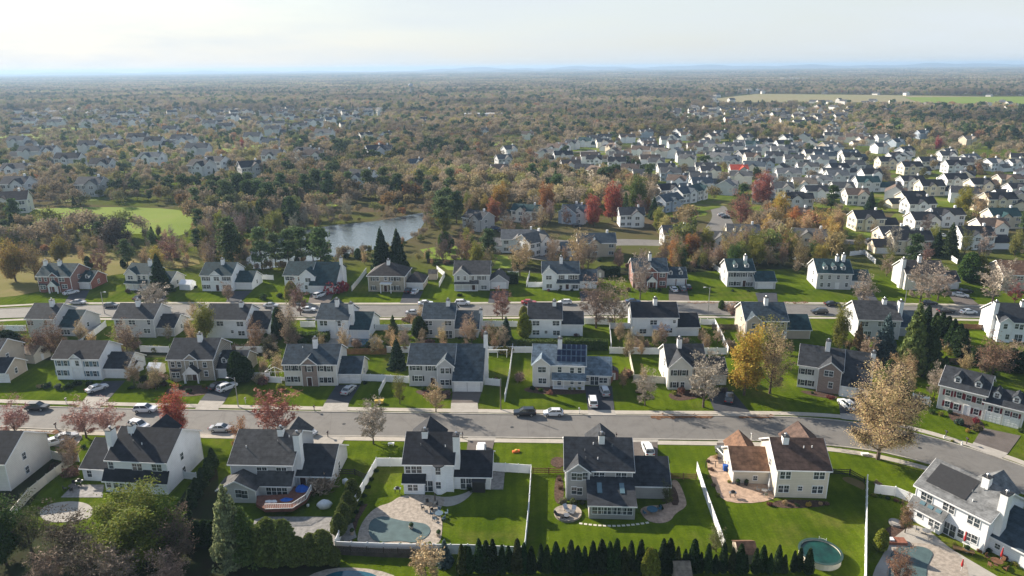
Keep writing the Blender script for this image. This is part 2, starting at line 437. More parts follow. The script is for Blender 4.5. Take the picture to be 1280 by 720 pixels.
    def wins(s, lst, y0=0.0, parent=None):
        for px, py, k in lst:
            x, z = s.onface(px, py, y0)
            s.fit(parent or s.root, x, y0, z, k)
        return s
    def wing(s, eL, eR, ry, h=2.75, pitch=None, wins=(), name='garage_wing', dormers=0, doors=None, hip=False, wall=None, roof=None):
        a = s.loc(G(*eL, z=h)); b = s.loc(G(*eR, z=h)); y0 = (a.y+b.y)/2+0.38
        x0, x1 = a.x, b.x
        if abs(x0-s.w) < 2.0: x0 = s.w+0.01; 
        if abs(x1) < 2.0: x1 = -0.01
        y0 = max(min(y0, s.d-3), -5)
        tp = tan(R(pitch)) if pitch else s.tp
        keep = s.org.copy()
        d = s.solve(ry, (x0+x1)/2, h, y0, tp, 4.0, 10.5)
        if x0 < -1 and x1 > -3: x1 = -0.01
        wo = s.body(name, x0, x1, y0, y0+d, h, tp, parent=s.root, wallm=W[wall] if wall else s.wall, hip=hip, roofm=RF[roof] if roof else None)
        FOOT.append((s.org + s.ux*(x0+x1)/2 + s.uy*(y0+d/2), max(x1-x0, d)/2+2))
        s.wx = (x0, x1, y0, d, h, tp)
        f, g = win_mesh(0.85, 1.3, 1)
        for X, an in (((x0, -pi/2),) if x0 < 0 else ((x1, pi/2),)):
            o = put('window', f, wo, (X, y0+d*0.5, 1.6), an); put('pane', g, o)
        for px, py, k in wins:
            x, z = s.onface(px, py, y0)
            s.fit(wo, x, y0, z, k)
        if doors:
            ww = x1-x0
            if doors == 2:
                for q in (0.27, 0.73): s.fit(wo, x0+ww*q, y0, 0, 'g')
            else: s.fit(wo, (x0+x1)/2, y0, 0, 'G')
        for i in range(dormers):
            s.dormer(x0+(x1-x0)*(i+0.5)/dormers, y0, h, tp)
        return s
    def dormer(s, x, y0, h, tp, w=1.3, wallm=None):
        z = h+0.25*tp; yb = y0+1.1; zb = h+(yb-y0)*tp
        m = MB(); hh = zb+1.15; hp = hh+w/2*1.0
        yr = y0+(hp-h)/tp
        m.add([(x-w/2,yb,zb-0.1),(x+w/2,yb,zb-0.1),(x+w/2,yb,hh),(x,yb,hp),(x-w/2,yb,hh),(x-w/2,yr,zb-0.1),(x+w/2,yr,zb-0.1),(x+w/2,yr,hh),(x,yr,hp),(x-w/2,yr,hh)],
              [(0,1,2,3,4),(5,6,7,8,9)[::-1],(1,6,7,2),(0,4,9,5),(0,5,6,1),(2,7,8,3),(3,8,9,4)])
        o = m.build('dormer', TRIM, s.root)
        r = MB(); k = 0.22; y_e = y0+(hh-h)/tp+0.3
        r.slab([(x-w/2-k,y_e,hh-k+0.1),(x-w/2-k,yb-k,hh-k+0.1),(x,yb-k,hp+0.12),(x,yr,hp+0.12)], 0.1)
        r.slab([(x+w/2+k,yb-k,hh-k+0.1),(x+w/2+k,y_e,hh-k+0.1),(x,yr,hp+0.12),(x,yb-k,hp+0.12)], 0.1)
        r.build('roof', s.roof, o)
        f, g = win_mesh(0.7, 1.0, 1)
        put('window', f, o, (x, yb-0.003, zb+0.62)); 
        put('pane', g, o, (x, yb-0.003, zb+0.62))
    def dormers(s, pxs, py=None):
        for px in pxs:
            x, _ = s.onface(px, P(s.org+s.ux*s.w/2+Vector((0,0,s.h)))[1], 1.0)
            s.dormer(x, 0, s.h, s.tp)
        return s
    def gable(s, xa, xb, py, p=0.5, h=None, wall=None, slope=40, wins=(), back=None, base=True, name='front_gable'):
        """cross gable towards the camera between photo columns xa, xb on the eave line"""
        h = h or s.h
        x0, _ = s.onface(xa, py, -p); x1, _ = s.onface(xb, py, -p)
        tp = tan(R(slope)); hr = h+(x1-x0)/2*tp
        top = s.h+s.d/2*s.tp-0.1
        if hr > top: tp = (top-h)/((x1-x0)/2); hr = top
        yb = min(s.d/2, (hr-s.h)/s.tp+0.3)
        wo = s.body(name, x0, x1, -p, yb, h, tp, axis='y', parent=s.root, wallm=W[wall] if wall else s.wall, oh=0.3, z0=0.0 if base else s.h-2.4)
        for px, pyy, k in wins:
            x, z = s.onface(px, pyy, -p)
            s.fit(wo, x, -p, z, k)
        return s
    def peak(s, px, w=5.0, out=1.5, side=None):
        """cross gable on the far side; only its peak shows over the ridge"""
        x, _ = s.onface(px, 0, s.d) if False else (s._xridge(px), 0)
        tp = tan(R(40)); top = s.h+s.d/2*s.tp-0.15
        hr = min(top, s.h+w/2*tp); tp = (hr-s.h)/(w/2)
        m = MB(); x0, x1, y1, y0 = x-w/2, x+w/2, s.d+out, s.d/2+max(0, (top-hr)/s.tp)
        h = s.h
        m.add([(x0,y0,0),(x1,y0,0),(x1,y0,h),(x,y0,hr),(x0,y0,h),(x0,y1,0),(x1,y1,0),(x1,y1,h),(x,y1,hr),(x0,y1,h)],
              [(0,1,2,3,4),(5,6,7,8,9)[::-1],(1,6,7,2),(0,4,9,5),(0,5,6,1),(2,7,8,3),(3,8,9,4)])
        o = m.build('rear_gable', s.wall, s.root)
        r = MB(); oh = 0.3; ze = h-oh*tp+0.12
        r.slab([(x0-oh,y1+oh,ze),(x0-oh,y0,ze),(x,y0,hr+0.12),(x,y1+oh,hr+0.12)])
        r.slab([(x1+oh,y0,ze),(x1+oh,y1+oh,ze),(x,y1+oh,hr+0.12),(x,y0,hr+0.12)])
        r.build('roof', s.roof, o)
        return s
    def _xridge(s, px):
        zr = s.h+s.d/2*s.tp
        best = (1e9, 0)
        for i in range(0, 101):
            x = s.w*i/100
            p = s.org+s.ux*x+s.uy*s.d; q = P((p.x, p.y, zr))
            if abs(q[0]-px) < best[0]: best = (abs(q[0]-px), x)
        return best[1]
    def chim(s, px, ytop, kind='r', mat_=None, w=0.9, d=0.9):
        mat_ = mat_ or TRIM
        if kind == 'r':
            y = s.d/2-0.75; w = d = 1.0; x, z = s.onface(px, ytop, y); zb = s.h+s.d/2*s.tp-1.9; x = min(max(x, 0.6), s.w-0.6); z = max(z, s.h+s.d/2*s.tp+.75)
        elif kind == 'R': x, y, zb = s.w+w/2+0.0, s.d*0.24, 0; _, z = s.onface(px, ytop, y)
        elif kind == 'L': x, y, zb = -w/2, s.d*0.24, 0; _, z = s.onface(px, ytop, y)
        elif kind == 'WR':
            x0, x1, y0, dd, h, tp = s.wx; x, y, zb = x1+w/2, y0+dd*0.45, 0; _, z = s.onface(px, ytop, y)
        z = min(max(z, s.h+1.2), s.h+s.d/2*s.tp+1.9) if kind != 'WR' else max(z, 5.5)
        if kind in 'LR': w, d = 1.05, 1.5; z = s.h+s.d/2*s.tp+1.0
        m = MB().box(x-w/2, x+w/2, y-d/2, y+d/2, zb, z); 
        o = m.build('chimney', mat_, s.root)
        c = MB().box(x-w/2-0.08, x+w/2+0.08, y-d/2-0.08, y+d/2+0.08, z+0.003, z+0.14)
        c.build('chimney_cap', DARKM, o)
        f = MB().tube([(x, y, z+0.14), (x, y, z+0.5)], [0.17, 0.17], 8); f.tube([(x, y, z+0.503), (x, y, z+0.6)], [0.26, 0.2], 8)
        f.build('flue', METAL, o)
        return s
    def vents(s, n=3, seed=0):
        rr = random.Random(seed)
        for i in range(n):
            x = s.w*rr.uniform(0.12, 0.88); y = s.d*rr.uniform(0.12, 0.4); z = s.h+y*s.tp
            MB().tube([(x, y, z-0.1), (x, y, z+0.5)], [0.08, 0.08], 6).build('vent_pipe', rr.choice([TRIM, METAL]), s.root)
        return s
    def shed(s, eL, eR, h=2.6, top=3.5, wins=(), porch=False, name='sunroom', wall=None, roof=None, skylights=(), gl=False):
        a = s.loc(G(*eL, z=h)); b = s.loc(G(*eR, z=h)); p = min((a.y+b.y)/2+0.25, -0.9)
        x0, x1 = a.x, b.x
        wm = W[wall] if wall else s.wall; rm = RF[roof] if roof else s.roof
        t = (top-h)/(-p)
        m = MB()
        if porch:
            n = max(3, int((x1-x0)/2.2)+1)
            for i in range(n):
                x = x0+0.1+(x1-x0-0.2)*i/(n-1); m.box(x-0.08, x+0.08, p+0.02, p+0.18, 0.2, h)
            m.box(x0, x1, p, -0.003, 0.0, 0.2); m.box(x0, x1, p, p+0.16, h, h+0.15)
            wo = m.build('porch', TRIM, s.root)
        else:
            m.add([(x0,p,0),(x1,p,0),(x1,-0.003,0),(x0,-0.003,0),(x0,p,h),(x1,p,h),(x1,-0.003,top),(x0,-0.003,top)],
                  [(0,3,2,1),(4,5,6,7),(0,1,5,4),(1,2,6,5),(2,3,7,6),(3,0,4,7)])
            wo = m.build(name, wm, s.root)
        r = MB(); oh = 0.3
        r.slab([(x0-oh,p-oh,h-oh*t+0.14),(x1+oh,p-oh,h-oh*t+0.14),(x1+oh,-0.01,top+0.14),(x0-oh,-0.01,top+0.14)], 0.14)
        r.build('roof', rm, wo)
        tr = MB().box(x0-oh, x1+oh, p-oh-0.08, p-oh-0.003, h-oh*t-0.10, h-oh*t+0.10); tr.build('trim', TRIM, wo)
        for px, py, k in wins:
            yy = p if not porch else 0.0
            x, z = s.onface(px, py, yy); s.fit(wo if not porch else s.root, x, yy, z, k)
        for q in skylights:
            x = x0+(x1-x0)*q; ya, yb = p*0.62, p*0.25; za = h+(ya-p)*t; zb = h+(yb-p)*t
            k = MB(); k.slab([(x-0.4,ya,za+0.26),(x+0.4,ya,za+0.26),(x+0.4,yb,zb+0.26),(x-0.4,yb,zb+0.26)], 0.14)
            k.build('skylight', [SKYL], wo)
        FOOT.append((s.org + s.ux*(x0+x1)/2 + s.uy*p/2, (x1-x0)/2+1))
        return s
    def bay(s, xa, xb, py, p=0.8, h=None, wins=()):
        h = h or s.h-0.25
        x0, _ = s.onface(xa, py, 0); x1, _ = s.onface(xb, py, 0); k = min(0.8, p)
        m = MB().prism([(x0, -0.003), (x0+k, -p), (x1-k, -p), (x1, -0.003)], 0, h)
        o = m.build('bay', s.wall, s.root)
        MB().prism([(x0-0.2, -0.006), (x0+k-0.1, -p-0.2), (x1-k+0.1, -p-0.2), (x1+0.2, -0.006)], h+0.003, h+0.16).build('roof', s.roof, o)
        for px, pyy, kd in wins:
            x, z = s.onface(px, pyy, -p); s.fit(o, x, -p, z, kd)
        return s
SKYL = mat("skylight_glass", (0.10, 0.17, 0.20), 0.1, 0.1, 1, spec=0.8)
FOOT = []
# ---- front row: the backs of these houses face the camera
h = House('house', "white two-storey house with two chimneys behind the big yellow-green tree", (132,574.7), (205.5,578.3), 536, h=6.0, wall='white', roof='black')
h.wins([(139,581.5,'s'),(171.5,583.5,'d'),(196,584.5,'d')]).wing((100,585.5),(133,586), 547.5, h=2.75, wins=[(112,592,'s')]).chim(135.5,538,'L').chim(164,531).vents(3,1).peak(200)
h.shed((129,599),(206,603.5), h=2.6, top=4.0, wins=[(136,605,'s'),(145,606,'s'),(153,607,'s'),(162,609,'S'),(174,605,'s'),(181,606,'s'),(196,606,'m')])
H1 = h
h = House('house', "pale grey house with blue tarps on its back deck, between the thuja rows", (286.3,579.9), (363.5,581.2), 538.6, wall='palegrey', roof='grey')
h.wins([(327.5,588,'d'),(352,588.5,'d')]).wing((368,594.5),(412,595), 555, wins=[(379,602,'p')], roof='charcoal').chim(369,545,'R').chim(351,537).vents(3,2).peak(368)
h.shed((320,606.5),(362,607), h=2.6, top=4.1, wins=[(346,614,'q')])
x0, _ = h.onface(273,613,-3.4); x1, _ = h.onface(318.7,613.3,-3.4)
fr = h.body('family_room', x0, x1, -3.4, 0.2, 2.7, tan(R(28)), axis='y', parent=h.root)
for px, py, k in ((298,617,'l'),(306,618,'l')):
    x, z = h.onface(px, py, -3.4); h.fit(fr, x, -3.4, z, k)
H2 = h
h = House('house', "white house above the kidney shaped pool, with a pointed front gable", (504.6,580), (565.4,580.8), 541.6, wall='white', roof='black')
h.wins([(510,587,'s'),(517.3,587,'s'),(524,587,'s'),(534.5,606.5,'D')]).bay(540,557,581,0.9,wins=[(547.5,589,'s'),(548,606.5,'s')])
h.shed((504.5,601),(530,602), h=2.5, top=3.4, wins=[(513,609,'s'),(519,609,'s')]).wing((567,595),(612.3,596.4), 563, wins=[(582.5,607.5,'D')]).chim(568.5,544,'R').chim(531,538).vents(2,3).peak(535.8, 6.0)
x0, x1, y0, dd, hh, tp = h.wx
x, _ = h.onface(599, 612, y0)
sd = MB().box(x-1.1, x+1.1, y0-1.0, y0-0.02, 0, 2.1).build('storage_shed', DARKM, h.root)
MB().slab([(x-1.25,y0-1.15,2.1),(x+1.25,y0-1.15,2.1),(x+1.25,y0-0.02,2.4),(x-1.25,y0-0.02,2.4)],0.06).build('roof', DARKM, sd)
H3 = h
h = House('house', "grey house with a glazed sunroom and stepping stones across the lawn behind it", (707.8,587.3), (791.1,588.9), 548, wall='grey', roof='charcoal')
h.wins([(749,594.5,'d'),(776.5,595,'d')]).gable(709,737,588,p=0.7,slope=38,wins=[(717.5,595.5,'s'),(724.5,596,'s'),(731.5,595,'s'),(717.5,613,'s'),(724.5,614,'s')])
h.shed((736.7,632.4),(794.4,633.1), h=2.6, top=4.1, wins=[(747,638,'d'),(759,638.3,'d'),(771.3,638.6,'d'),(783.6,639,'d')], skylights=(0.25,0.75))
h.wing((791.8,606.7),(836.7,607.8), 570.5).chim(752.2,543).vents(5,4).peak(751, 5, 1.5)
H4 = h
h = House('house', "cream house with brown roofs and a large paver patio beside it", (973.8,586.7), (1038.4,588.2), 549, wall='cream', roof='cocoa')
h.wins([(978.5,594,'s'),(985,594,'s'),(1020.5,594.5,'s'),(1027.5,594.5,'s'),(976,611,'s'),(982.7,611,'s'),(1000,610.5,'m'),(1018.3,612,'s'),(1025,612,'s')])
h.wing((918.4,587.8),(968,588.2), 558.2, wins=[(944,597.5,'m')], roof='brown', h=2.9).chim(982,545).vents(2,5).peak(1002.2, 6, 1.8)
x = h.wx[0]+3.0
m = MB(); y0 = h.wx[2]+h.wx[3]/2; y1 = h.wx[2]+h.wx[3]+2.2; hr = 2.9+2.4*tan(R(42))
m.add([(x-2.4,y0,0),(x+2.4,y0,0),(x+2.4,y0,2.9),(x,y0,hr),(x-2.4,y0,2.9),(x-2.4,y1,0),(x+2.4,y1,0),(x+2.4,y1,2.9),(x,y1,hr),(x-2.4,y1,2.9)],
      [(0,1,2,3,4),(5,6,7,8,9)[::-1],(1,6,7,2),(0,4,9,5),(0,5,6,1),(2,7,8,3),(3,8,9,4)])
o = m.build('rear_gable', h.wall, h.root)
MB().slab([(x-2.7,y1+.3,2.75),(x-2.7,y0,2.75),(x,y0,hr+.12),(x,y1+.3,hr+.12)]).slab([(x+2.7,y0,2.75),(x+2.7,y1+.3,2.75),(x,y1+.3,hr+.12),(x,y0,hr+.12)]).build('roof', RF['brown'], o)
H5 = h
h = House('house', "white house at lower right with a black solar mat on its light grey roof", (1145,606.7), (1235.6,651.6), 595, h=5.8, wall='white', roof='lightgrey')
h.wins([(1155,620,'s'),(1162,624,'s'),(1182.5,633,'s'),(1189.5,637,'s'),(1213.5,650,'s'),(1221,654,'s'),(1187,661,'D'),(1201,667,'s'),(1210,670.5,'s'),(1218,674,'s')])
h.shed((1136,631),(1176.5,651), h=2.6, top=3.7, wins=[(1150,642,'s'),(1164.5,653,'s'),(1171,656.5,'s')], skylights=(0.3,0.55,0.8)).vents(3,6)
h.chim(1235,596).chim(1251,616,'R').peak(1248, 5.5, 1.5)
h.wing((1237,667),(1282,693), 640, h=2.8, wins=[(1247,683,'m')], roof='slate')
m = MB(); w_, tp_ = h.w, h.tp
ya, yb = 0.9, h.d/2-0.6
m.slab([(0.7,ya,h.h+ya*tp_+0.24),(w_*0.62,ya,h.h+ya*tp_+0.24),(w_*0.62,yb,h.h+yb*tp_+0.24),(0.7,yb,h.h+yb*tp_+0.24)],0.06)
m.build('solar_mat', DARKM, h.root)
H6 = h
h = House('house', "beige house cut by the left photo edge above the slanting cream fence", (-48,579), (3,580), 540, wall='offwhite', roof='black')
h.wing((0,581),(19,581.5), 551, h=2.75, wall='tan')
# ---- second row: fronts to the camera, on the far side of the near street
h = House('house', "beige house cut by the left photo edge on the far side of the near street", (-52,448), (-9,448), 424, wall='tan', roof='charcoal')
h.wing((-9,466),(4,466), 447, doors=1)
h = House('house', "white house with blue shutters above a bed of dark fir shrubs, near street", (65.6,448), (121.6,448.6), 426.3, roof='darkbrown', shutter=SHUTB)
h.gable(87,101,448,p=0.25,wins=[(96.5,454,'s')],base=False).wins([(74,454,'sx'),(82,454,'sx'),(109,455,'sx'),(118.5,455,'sx'),(74,466,'sx'),(82,466,'sx'),(97,468,'w'),(110,467,'sx'),(119,467,'sx')])
h.wing((127.4,460),(156,460.6), 440, doors=2, roof='charcoal')
h = House('house', "stone-fronted house with an arched porch and two small dormers on its garage wing", (208.4,449), (264.4,449), 423.3, wall='tanstone', roof='charcoal')
h.gable(230,246,449,p=0.3,wins=[(239.5,455.5,'s')],base=False).wins([(216,455.5,'sx'),(224,455.5,'sx'),(256,456,'sx'),(258,467,'s')]).bay(214,226,465,0.7,2.7,wins=[(220,469,'d')])
x, _ = h.onface(239, 470, -1.6)
po = h.body('porch', x-1.7, x+1.7, -1.8, 0, 2.6, 1.0, axis='y', parent=h.root, wallm=TRIM, oh=0.2, z0=2.3)
for sx in (-1.5, 1.5): MB().box(x+sx-0.12, x+sx+0.12, -1.75, -1.5, 0, 2.3).build('porch_post', TRIM, h.root)
h.fit(h.root, x, 0, 0, 'p')
h.chim(249.5,417.5).wing((269,460),(302,460.5), 438, dormers=2, doors=2)
h = House('house', "brown-fronted house with black shutters, yellow bush at its corner, near street", (353.6,455.1), (419.3,455.1), 431, wall='offwhite', roof='slate', shutter=SHUT)
h.gable(376,396,455,p=0.3,wall='brownbrick',wins=[(386.5,461,'sx'),(387,474.5,'p')]).wins([(358.5,460,'sx'),(366,460,'sx'),(371,460,'sx'),(402,460.5,'sx'),(411,461,'sx'),(361,474,'sx'),(370,474,'sx'),(402,475,'sx'),(412,475,'sx')])
h.chim(393.6,423).wing((419,466.6),(449,467), 445.3, doors=2).vents(1,8)
h = House('house', "large pale house with a blue-black roof sweeping down over its double garage", (510.4,455.4), (566,456), 430, wall='palegrey', roof='slate', shutter=SHUT)
h.gable(546,567,456,p=1.0,slope=42,wins=[(553,463.5,'s'),(559,463.5,'sx'),(553,478,'s'),(559,478,'sx')])
h.wins([(520,459.5,'dx'),(537,460,'sx'),(544,460,'s'),(523,473,'dx'),(541,476,'p')])
# integrated garage: the main roof runs down in one slope
def saltbox(h, xa, xb, pe, h1=2.9):
    x0 = h.w; a = h.loc(G(*xa, z=h1)); b = h.loc(G(*xb, z=h1)); y0 = (a.y+b.y)/2+0.3; x1 = b.x
    hr = h.h+h.d/2*h.tp-0.05; ym = h.d/2; t = (hr-h1)/(ym-y0); yb = h.d; hb = hr-(yb-ym)*h.tp
    m = MB(); m.add([(x0+.01,y0,0),(x0+.01,yb,0),(x0+.01,yb,hb),(x0+.01,ym,hr),(x0+.01,y0,h1),(x1,y0,0),(x1,yb,0),(x1,yb,hb),(x1,ym,hr),(x1,y0,h1)],
        [(0,1,2,3,4)[::-1],(5,6,7,8,9),(0,5,9,4),(1,2,7,6),(0,1,6,5),(4,9,8,3),(3,8,7,2)])
    o = m.build('garage_wing', h.wall, h.root)
    r = MB(); oh = .35
    r.slab([(x0+.02,y0-oh,h1-oh*t+.13),(x1+oh,y0-oh,h1-oh*t+.13),(x1+oh,ym,hr+.13),(x0+.02,ym,hr+.13)])
    r.slab([(x1+oh,yb+oh,hb-oh*h.tp+.13),(x0+.02,yb+oh,hb-oh*h.tp+.13),(x0+.02,ym,hr+.13),(x1+oh,ym,hr+.13)])
    r.build('roof', h.roof, o)
    MB().box(x0, x1+oh, y0-oh-.1, y0-oh-.003, h1-oh*t-.12, h1-oh*t+.1).build('trim', TRIM, o)
    f, g = win_mesh(0.85, 1.3, 1)
    for z in (1.5, 4.3):
        q = put('window', f, o, (x1, h.d*.5, z), pi/2); put('pane', g, q)
    for q in (0.28, 0.73): h.fit(o, x0+(x1-x0)*q, y0, 0, 'g')
    FOOT.append((h.org+h.ux*(x0+x1)/2+h.uy*(y0+yb)/2, 7))
    h.wx = (x0, x1, 0, h.d, h1, h.tp)
saltbox(h, (566,475.6), (602,476), 0); h.chim(604.4, 417, 'WR')
h = House('house', "house with blue-grey roofs and a rooftop grid of solar panels", (666,455), (731,457), 431.5, wall='offwhite', roof='bluegrey')
h.gable(666,687.5,455.5,p=0.5,slope=40,wins=[(675,462,'s'),(680,462,'s'),(678,476,'d')])
h.wins([(699.5,462,'s'),(715,463,'s'),(724.5,463,'s'),(699,478,'s'),(715,478,'m'),(724.5,478,'m')]).shed((691,474.5),(731,475.5), h=2.5, top=3.4, porch=True)
h.wing((731,468.4),(763,469), 446, wins=[(754,475.5,'d'),(734,474,'m'),(743,478,'D')], name='family_wing').chim(700,423)
for i in range(6):
    for j in range(3):
        if (i, j) in ((2, 0),): pass
        x = h.w*0.46+i*1.12; ya = 0.5+j*1.5; yb = ya+1.2
        if yb > h.d/2: continue
        MB().slab([(x,ya,h.h+ya*h.tp+.26),(x+.86,ya,h.h+ya*h.tp+.26),(x+.86,yb,h.h+yb*h.tp+.26),(x,yb,h.h+yb*h.tp+.26)],.05).build('solar_panel', SOLAR, h.root)
h = House('house', "cream-gabled house half hidden by a bare grey tree, near street", (836,458), (883,458), 430.7, wall='offwhite', roof='charcoal', shutter=SHUT, gablewall='cream')
h.gable(837,865,458,p=0.6,slope=45,wins=[(844,466,'sx'),(855,466,'sx'),(843,481,'sx'),(853,481,'s')]).wins([(872,465,'sx'),(879,479,'s')])
h.chim(849.6,423).wing((883,468),(909,468.5), 446, doors=1)
h = House('house', "white house with a brown brick gable right of the golden tree", (999.4,455.6), (1052.8,463.3), 434, wall='white', roof='charcoal', shutter=SHUT)
h.gable(1024,1053,460.5,p=0.9,wall='brownbrick',slope=38,wins=[(1036,467,'d'),(1038,481.5,'s')]).wins([(1003.5,464,'sx'),(1012,465,'sx'),(1003,478,'sx'),(1012,479,'sx'),(1028,481,'w')])
h.chim(1036,426); saltbox(h, (1048,480.6), (1086,486), 0); h.chim(1087,440,'WR')
h = House('house', "white house with burgundy shutters and dormers at the right edge, two-car garage", (1175.8,480.6), (1232.8,494.4), 464, wall='offwhite', roof='charcoal', shutter=SHUTR)
h.dormers([1195,1222]).wins([(1185,491,'sx'),(1199,494,'sx'),(1211,497.5,'sx'),(1224,501,'sx'),(1184,505,'sx'),(1195,508.5,'sx'),(1208,514,'w'),(1220,515,'sx')])
h.wing((1231.5,503),(1281,513), 488, h=4.3, wins=[(1238,511,'s'),(1246,513,'sx'),(1259,517,'s'),(1269,520,'sx')], name='garage_wing', doors=2, dormers=2)
# ---- third row: backs to the camera, this side of the middle street
h = House('house', "pale house with skylights on its low wing at the left of the middle street", (31,398), (65,398.6), 379.7, wall='palegrey', roof='charcoal')
h.wins([(38,404,'d'),(57,404,'s')]).wing((71,408.6),(92,409.4), 386, roof='teal', wins=[(82,415,'t')]).chim(64.4,375)
h = House('house', "grey-white house with low tan wing, second in the row backing the middle street", (141,398), (190,398.6), 379.7, wall='palegrey', roof='charcoal')
h.wins([(149,403,'d'),(165,403,'d'),(186,403,'s'),(184,413.5,'d')]).wing((192,409),(216,409.4), 392.4).chim(172,375)
h = House('house', "white house with tall side chimney behind the olive-green tree, backing the middle street", (255,399), (305.6,399.6), 380.3, roof='charcoal')
h.wins([(275,404.5,'d'),(300,405,'d'),(290.5,414.5,'m'),(302,416.5,'d')]).wing((308,410.6),(332.4,411.4), 387.5).chim(301.6,378).chim(338,387,'WR')
h = House('house', "white house with a bay and pointed roof beside the small round pool", (395.5,399), (434,400), 380, roof='slate')
h.wins([(402,404,'s'),(407,404,'s'),(403,417,'d')]).bay(419,429,400,0.8,wins=[(424,404.5,'s'),(424.5,417,'s')]).wing((434,411.6),(460,412), 384.5, roof='teal', wins=[(444.5,419,'w')]).chim(421,374).chim(437,381,'R').peak(417, 6, 1.5)
h = House('house', "pale grey house between the round pool and the pair of square evergreens", (528,398.6), (567,399), 379, wall='palegrey', roof='slate')
h.wins([(536,404,'d'),(560,404,'d'),(536.5,415,'d'),(549,415.5,'m'),(561,417.5,'D')]).wing((567,410),(597,411), 386.5).chim(560,375).chim(597,387,'WR')
h = House('house', "boxy white house between a yellow arborvitae and a low dark-roofed wing", (661,398.6), (701.6,399), 379, roof='charcoal')
h.wins([(670,404,'d'),(695,404,'d'),(670,415.5,'d'),(682.5,415,'m'),(695.5,416,'d')]).wing((702,405),(728.4,405), 389, h=3.6).chim(693,377)
h = House('house', "long white house with a pale blue awning inside a white fenced yard", (791.6,396.6), (847.6,396.6), 378, roof='black')
h.wins([(817,403,'d'),(843,402,'m'),(803.5,414,'d'),(820.5,417.5,'D'),(836,413,'d')]).wing((847,408.6),(874,408.6), 391.2, pitch=30).chim(819,373)
x0, _ = h.onface(815,409,0); x1, _ = h.onface(837,409,0)
MB().slab([(x0,-2.0,2.5),(x1,-2.0,2.5),(x1,-0.1,3.2),(x0,-0.1,3.2)],0.06).build('awning', W['bluegrey'], h.root)
h = House('house', "tan house with a small rear gable, right of the golden tree's top", (933,400.4), (985,401), 378.3, wall='tan', roof='slate')
h.gable(934,952,400.5,p=0.5,wins=[(942,407,'s')]).wins([(959,406,'d'),(976,406,'d'),(958,419,'d'),(980,420,'w')]).wing((985,411.6),(1014,412.4), 392.7, roof='teal').chim(958,372)
h = House('house', "pale grey house with two white chimneys behind a blue spruce", (1074.5,399), (1127,400.4), 376.7, wall='palegrey', roof='grey')
h.wins([(1081,405,'d'),(1102,405,'d'),(1118,406,'s'),(1084,418,'D'),(1110,419,'d')]).chim(1106,374).chim(1126,378,'R').wing((1129,409),(1152,409), 388, roof='slate')
h = House('house', "white house with a rear gable at the middle street's far right end", (1250.6,401.7), (1292,404), 379.5, roof='charcoal')
h.gable(1251,1267,402,p=0.8,wins=[(1257,408,'s'),(1259,421,'s')]).wins([(1271,408,'s'),(1277,409,'s'),(1273,421,'D')]).chim(1245,377,'L').chim(1279,377)
# ---- fourth row: fronts to the camera, far side of the middle street
h = House('house', "red brick house with a white arched porch at the left of the middle street", (45,345), (86,345.6), 329.5, wall='brick', roof='teal')
h.gable(61,72,345,p=0.3,base=False,wall='brick',wins=[(66,349,'s')]).wins([(50,349,'s'),(57,349,'s'),(77,349.5,'d'),(81,358,'d')]).bay(49,59,356,0.7,2.7,wins=[(54,359,'d')]).chim(54,326).chim(74,326)
x, _ = h.onface(66.5, 362, -1.5)
h.body('porch', x-1.6, x+1.6, -1.6, 0, 2.6, 1.0, axis='y', parent=h.root, wallm=TRIM, oh=0.2, z0=2.3)
for sx in (-1.4, 1.4): MB().box(x+sx-0.12, x+sx+0.12, -1.55, -1.3, 0, 2.3).build('porch_post', TRIM, h.root)
h.fit(h.root, x, 0, 0, 'w')
h.wing((89,352),(112,352), 338.2, dormers=2, doors=2, wall='brick')
h = House('house', "cream house with a full width front porch beside the dark spruce, middle street", (156,342), (184,343), 329.5, wall='offwhite', roof='teal')
h.gable(156,170,342,p=0.5,wins=[(163,347,'d')]).wins([(174,347,'s'),(180,347,'s'),(166,358,'s'),(176,358,'s')]).shed((158,352.5),(184,353.3), h=2.6, top=3.5, porch=True).chim(187,325).wing((186,352),(211,353), 339, doors=1)
h = House('house', "white house in two roof sections with black shutters, left of the lakeside pines", (250,344), (288,344.4), 328.2, roof='teal', shutter=SHUT)
h.gable(262,276,344,p=0.3,base=False,wins=[(270.5,348.5,'d')]).wins([(257.5,348.5,'dx'),(283,348.5,'dx'),(258,358.5,'dx'),(272,359,'p'),(283.5,358.5,'dx')]).wing((291.6,352.4),(313.6,352.6), 338.5, doors=2).chim(278,324)
h = House('house', "white house under a long teal-black roof by the pond shore, red shrub in front", (354.4,344), (387,344.5), 327.3, roof='teal', shutter=SHUT)
h.gable(374,393,344,p=0.8,wins=[(385,350,'d'),(383,359,'s')]).wins([(362,348,'dx'),(374,348.5,'s')]); saltbox(h, (390,356.4), (418,357), 0); h.chim(424,322,'WR')
h = House('house', "tan stone house with a hipped roof and white portico", (459.4,344.4), (504.6,345), 329.5, wall='tanstone', roof='darkbrown', hip=True, shutter=SHUT, depth=10)
h.wins([(467,348.5,'sx'),(472,348.5,'s'),(482,348,'s'),(490,348.5,'sx'),(497,348.5,'sx'),(467,360,'sx'),(490,360,'sx'),(497,360,'sx'),(482,362,'p')]).chim(485.4,325,mat_=TRIM)
x, _ = h.onface(482, 360, -1.6)
MB().box(x-1.9, x+1.9, -1.8, -.01, 3.0, 3.3).build('portico', TRIM, h.root)
for sx in (-1.7, 1.7): MB().tube([(x+sx, -1.6, 0), (x+sx, -1.6, 3.0)], [.15, .13], 8).build('column', TRIM, h.root)
h.wing((504.6,352.4),(528,353), 340, doors=2, hip=True)
